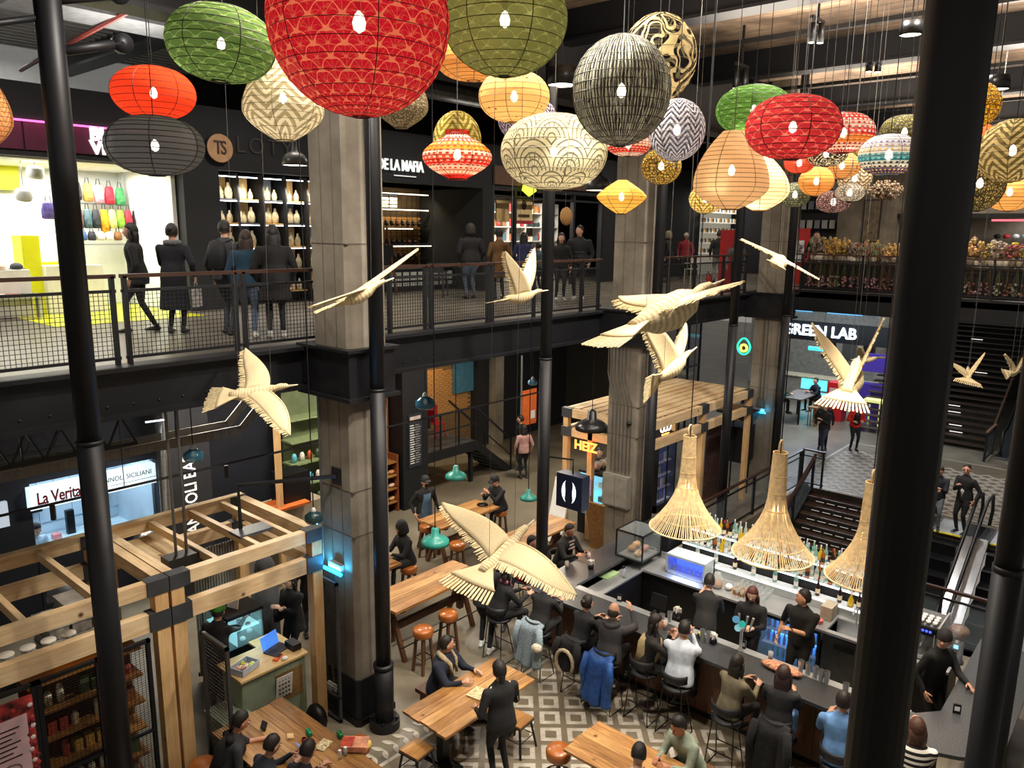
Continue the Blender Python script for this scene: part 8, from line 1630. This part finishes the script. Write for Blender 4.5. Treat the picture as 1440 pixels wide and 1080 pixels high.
for z in (6.6, 7.3, 8.0, 8.7): P(MB().box(29.8, 30.2, 10.3, 11.9, z, z+.03), 'shelf_board', BLK, fsz)
for i in range(20): tag(MB().box(0, .02, -.1, .1, 0, .3).build('paper_packet', mat(('b8bcc0', '8a9298', 'd0ccc4')[i % 3], .5), None, loc=(29.9, 10.45+.28*(i % 5), 6.63+.7*(i//5))), 'grey packet on the far black shelving', 'packet', 'packets on the far black shelving')
tag(MB().box(26.2, 26.5, 9.95, 10.35, 5.45, 7.3).build('red_stand', mat('b81c1c', .5, 0, .1), None), 'red newspaper stand on the far upper level', 'stand'); tag(MB().box(26.1, 26.19, 10.0, 10.3, 6.2, 6.9).build('printed_leaflets', mat('c8d0d8', .5, 0, .8, 6), None), 'coloured leaflets on the red stand', 'leaflet')
tag(MB().box(20.0, 20.35, 9.55, 9.95, 5.45, 7.2).build('red_cabinet', mat('a81418', .45), None), 'tall red cabinet left of the farthest pillar', 'cabinet').location = (1.2, .6, 0); fe = thing('fire_extinguisher', 'red fire extinguisher behind the walkway railing', 'extinguisher', tuple(at(997, 400, Z=5.75))); MB().lathe([(.07, -.25), (.08, -.2), (.08, .2), (.03, .27)], n=14).build('cylinder', mat('c01c20', .35), fe, True); MB().tube([(0, 0, .27), (0, .05, .35), (0, .1, .1)], .012, 6).build('hose', BLK2, fe)
struct('wall_hat_shop', MB().box(30, 30.1, -6, 8.2, 8.2, 11).box(33, 33.1, -6, 8.2, 5.45, 8.2).box(29.9, 30.0, -6, 8.2, 7.85, 8.2), CONC, label='concrete lintel above the far right shop'); struct('trim_7', MB().box(29.8, 29.9, -6, 8.2, 7.7, 7.85), BLK2, label='black lintel of the far right shop')
tag(MB().box(29.75, 29.78, 1, 5.3, 7.6, 7.66).build('red_light_strip', emitm('ff5a6a', 1.8), None), 'thin red light strip over the far right shop', 'light strip'); light('far_right_shop', 'AREA', (31.5, 4, 7.9), 70, (1, .95, .9), 2.5, 1.5)
for i in range(36): tag(MB().ell((0, 0, .08), (.12, .12, .09), 8, 5).build('baseball_cap', mat(('16181c', '2a3440', '8ab0c0', 'd8dce0', 'c03038', '1a1a1c')[i % 6], .7), None, True, loc=(32.7, 2.5+.28*(i % 12), 6.2+.42*(i//12))), 'cap on the wall of the far right shop', 'cap', 'caps in the far right shop')
# dried flower stall along the far railing
ft = thing('flower_tables', 'long trestle table of dried flowers behind the far railing', 'table', (23.7, 5, 5.45)); P(MB().box(23.3, 24.3, -2, 8.9, 6.25, 6.3), 'tabletop', mat('3a2c20', .7), ft); P(MB().box(23.35, 23.4, -2, 8.9, 5.5, 6.25), 'table_front', mat('1c1814', .8), ft)
FC = [(('a06a5a', '7a4a4a'), 'rose-brown'), (('c8a060', '9a7a3a'), 'straw-gold'), (('d8b830', 'b89020'), 'bright yellow'), (('9a8a7a', '6a5a4a'), 'grey-beige'), (('a04858', 'd8a0a0'), 'pink-red'), (('8a9070', '5a6048'), 'sage green')]
fps = []
for i, (cs, nm_) in enumerate(FC):
    t = thing('dried_bouquet', nm_+' dried flower bouquet on the far flower table', 'flowers', (23.6, 8.5-.3*i, 6.3), 0, nm_+' bouquets on the flower table'); st_ = MB(); hd = MB()
    for k in range(26):
        a = rng.uniform(0, 2*PI); r = rng.uniform(.04, .22); z = rng.uniform(.25, .55); st_.tube([(0, 0, 0), (r*cos(a), r*sin(a), z)], .004, 3); hd.ell((r*cos(a), r*sin(a), z), (.035, .035, .03+.03*(i % 2)), 5, 3)
    st_.build('stem', mat('6a5a3a', .8), t, kind='stuff'); hd.build('flower_head', mat(cs[0], .8, 0, .5, 12), t, kind='stuff'); MB().lathe([(.05, 0), (.08, .12), (.07, .2)], n=10).build('vase', mat(('d8d0c0', '8a7a6a', 'b8a890')[i % 3], .6), t, True); fps.append(t)
for k in range(78):
    y = 8.75-.135*k
    if -1.6 < y < 8.8: copy_tree(fps[int(rng.randint(6))], (23.45+rng.uniform(0, .6), y, 6.3), rng.uniform(0, 6)).scale = (rng.uniform(.8, 1.3),)*3
hb = []
for i in range(3):
    t = thing('hanging_bunch', ['pink and white', 'greenish', 'brown'][i]+' bunch hung upside down on the far railing', 'flowers', (23.12, 8.6-.3*i, 6.35), 0, ['pink and white', 'greenish', 'brown'][i]+' bunches hung on the far railing'); st_ = MB(); hd = MB()
    for k in range(14):
        a = rng.uniform(0, 2*PI); r = rng.uniform(.02, .12); z = -rng.uniform(.45, .75); st_.tube([(0, 0, 0), (r*.6*cos(a), r*cos(a*2), z)], .006, 3); hd.ell((r*.6*cos(a), r*sin(a), z), (.035, .035, .035), 5, 3)
    st_.build('stem', mat(('4a5030', '5a5c38', '5a4428')[i], .8), t, kind='stuff'); hd.build('flower_head', mat(('c08890', 'a8a088', '8a5a4a')[i], .8, 0, .5, 15), t, kind='stuff'); hb.append(t)
for k in range(46): copy_tree(hb[int(rng.randint(3))], (23.12, 8.4-.2*k, 6.38), rng.uniform(0, 6))
light('flower_lamp', 'AREA', (23.2, 4, 9.2), 50, (1, .85, .65), 4, .4, tgt=(23.8, 4, 6))
# people on the upper level
U = 5.45
def up(lb, px, py, f, **k):
    p = at(px, py, Z=U); k.setdefault('hands', None); k['fat'] = k.get('fat', 1)*1.08; return person(lb, p.x, p.y, U, f, **k)
up('woman in loose black clothes with short dark hair, walking left past the bag shop', 200, 466, 150, top='0e0e10', bot='121214', coat=.12, hs='bob', hair='0c0a0a', stride=.2, h=1.7, skin='b88a74', shoe='1a1a1a')
t, J = up('woman in a navy coat with a grey scarf seen from behind, shopping bag in hand', 250, 468, 45, top='0c0f1a', bot='101014', coat=.5, hs='bun', hair='1a120e', hands=((.3, .12, -.15), (.05, .3, -.5)), h=1.7)
part(t, MB().tube([J['neck']+Vector((.1*cos(a), .1*sin(a), -.02)) for a in [k*PI/6 for k in range(13)]], .04, 8, False), 'scarf', mat('6a6a6c', .9, 0, .2, 20)); part(t, MB().cbox(J['wr'][1]+Vector((.02, 0, -.32)), (.26, .08, .3)).tube([J['wr'][1]+Vector((-.06, 0, -.18)), J['wr'][1], J['wr'][1]+Vector((.1, 0, -.18))], .006, 5), 'tote_bag', mat('a8a4a0', .7, 0, .4, 12), False); part(t, MB().cbox(J['wr'][0]+Vector((.1, 0, .05)), (.16, .02, .1)), 'paper', WHITE, False)
t, J = up('man with a black backpack and dark hair looking into the jewellery shop', 322, 470, 30, top='3a3c40', bot='3a4048', hs='short', hair='120e0c', h=1.76, stride=.1); bag(t, J)
up('girl with long brown hair in a blue quilted jacket and jeans', 352, 474, 50, top='143448', bot='4a5a70', hs='long', hair='2c1a12', h=1.62, stride=.12, shoe='c8c8c4')
up('woman with very long black hair in a long black coat, back turned', 390, 475, 60, top='0c0b0d', bot='101012', coat=.3, hs='long', hair='0e0a0a', h=1.7, fat=1.05, shoe='c8c8c4')
up('man in a black leather jacket and blue jeans, back turned', 662, 420, 70, top='101012', bot='4a5868', hs='hood', bandm=mat('2a2420', .8), h=1.8, fat=1.15)
up('person in a long brown coat and dark cap, back turned', 702, 420, 60, top='5c3e18', bot='2a2c24', coat=.35, hs='cap', h=1.7)
up('person with long dark hair in a blue-violet coat', 735, 414, 30, top='262a50', bot='1a1a20', coat=.3, hs='long', hair='16100e', h=1.62)
up('child with dark hair in front of the gift shop', 757, 412, 80, top='3a5060', bot='1a1a20', hs='bun', hair='0e0c0e', h=1.35)
up('woman in black with an open collar facing the atrium', 787, 422, 225, top='121214', bot='121216', hs='bob', hair='1a110e', h=1.62, shoe='c8c8c4', skin='c89a84')
t, J = up('man in a shiny black puffer jacket facing the atrium', 813, 421, 205, top='141518', bot='101014', h=1.8, hair='1a120e', look=-25, fat=1.12, shoe='c8c8c4', skin='b88c74')
for k in range(4): part(t, MB().tube([(J['hip']+J['sd']*(.08+.1*k)+Vector((.148*cos(a)*1.0, .205*sin(a), 0)))[:] for a in [j*PI/10 for j in range(21)]], .02, 6, False), 'puffer_seam', mat('1c1d20', .35))
up('person with a fur hood behind the railing right of the middle pillar', 938, 397, 120, top='141416', hs='hood', bandm=mat('6a6050', .9, 0, .3, 40, .5), h=1.7)
up('person in red and white beside the director chair', 962, 392, 200, top='8a2a34', bot='1a1a1c', hs='cap', bandm=mat('c8b8b0', .8), h=1.66)
up('man in a black jacket and pale trousers before the bright shelves', 1008, 397, 40, top='101012', bot='8a8a86', h=1.76)
up('person in black beside him at the bright shelves', 1028, 392, 60, top='121214', bot='141416', h=1.7)
p_ = at(1056, 380, Z=U); person('grey-haired person leaning on the railing by the farthest pillar', 21.2, 10.0, U, 200, top='5a5c60', hs='short', hair='2a2a2c', lean=30, h=1.62)
up('man in black behind the dried flowers', 1163, 345, 190, top='101012', h=1.76) if False else person('man in black behind the dried flowers', 25.6, 9.4, U, 200, top='101012', h=1.76)
person('person in a teal coat behind the flower table at the right edge', 25.2, 4.3, U, 170, top='1c5050', hs='bob', hair='8a8a70', h=1.6, lean=20)
for (x, y, lb) in ((27.5, 6.9, 'dim passer-by on the far upper level, left'), (28.2, 5.4, 'dim passer-by on the far upper level, right')): person(lb, x, y, U, 180, top='1c1c20', h=1.7)
finish_people()
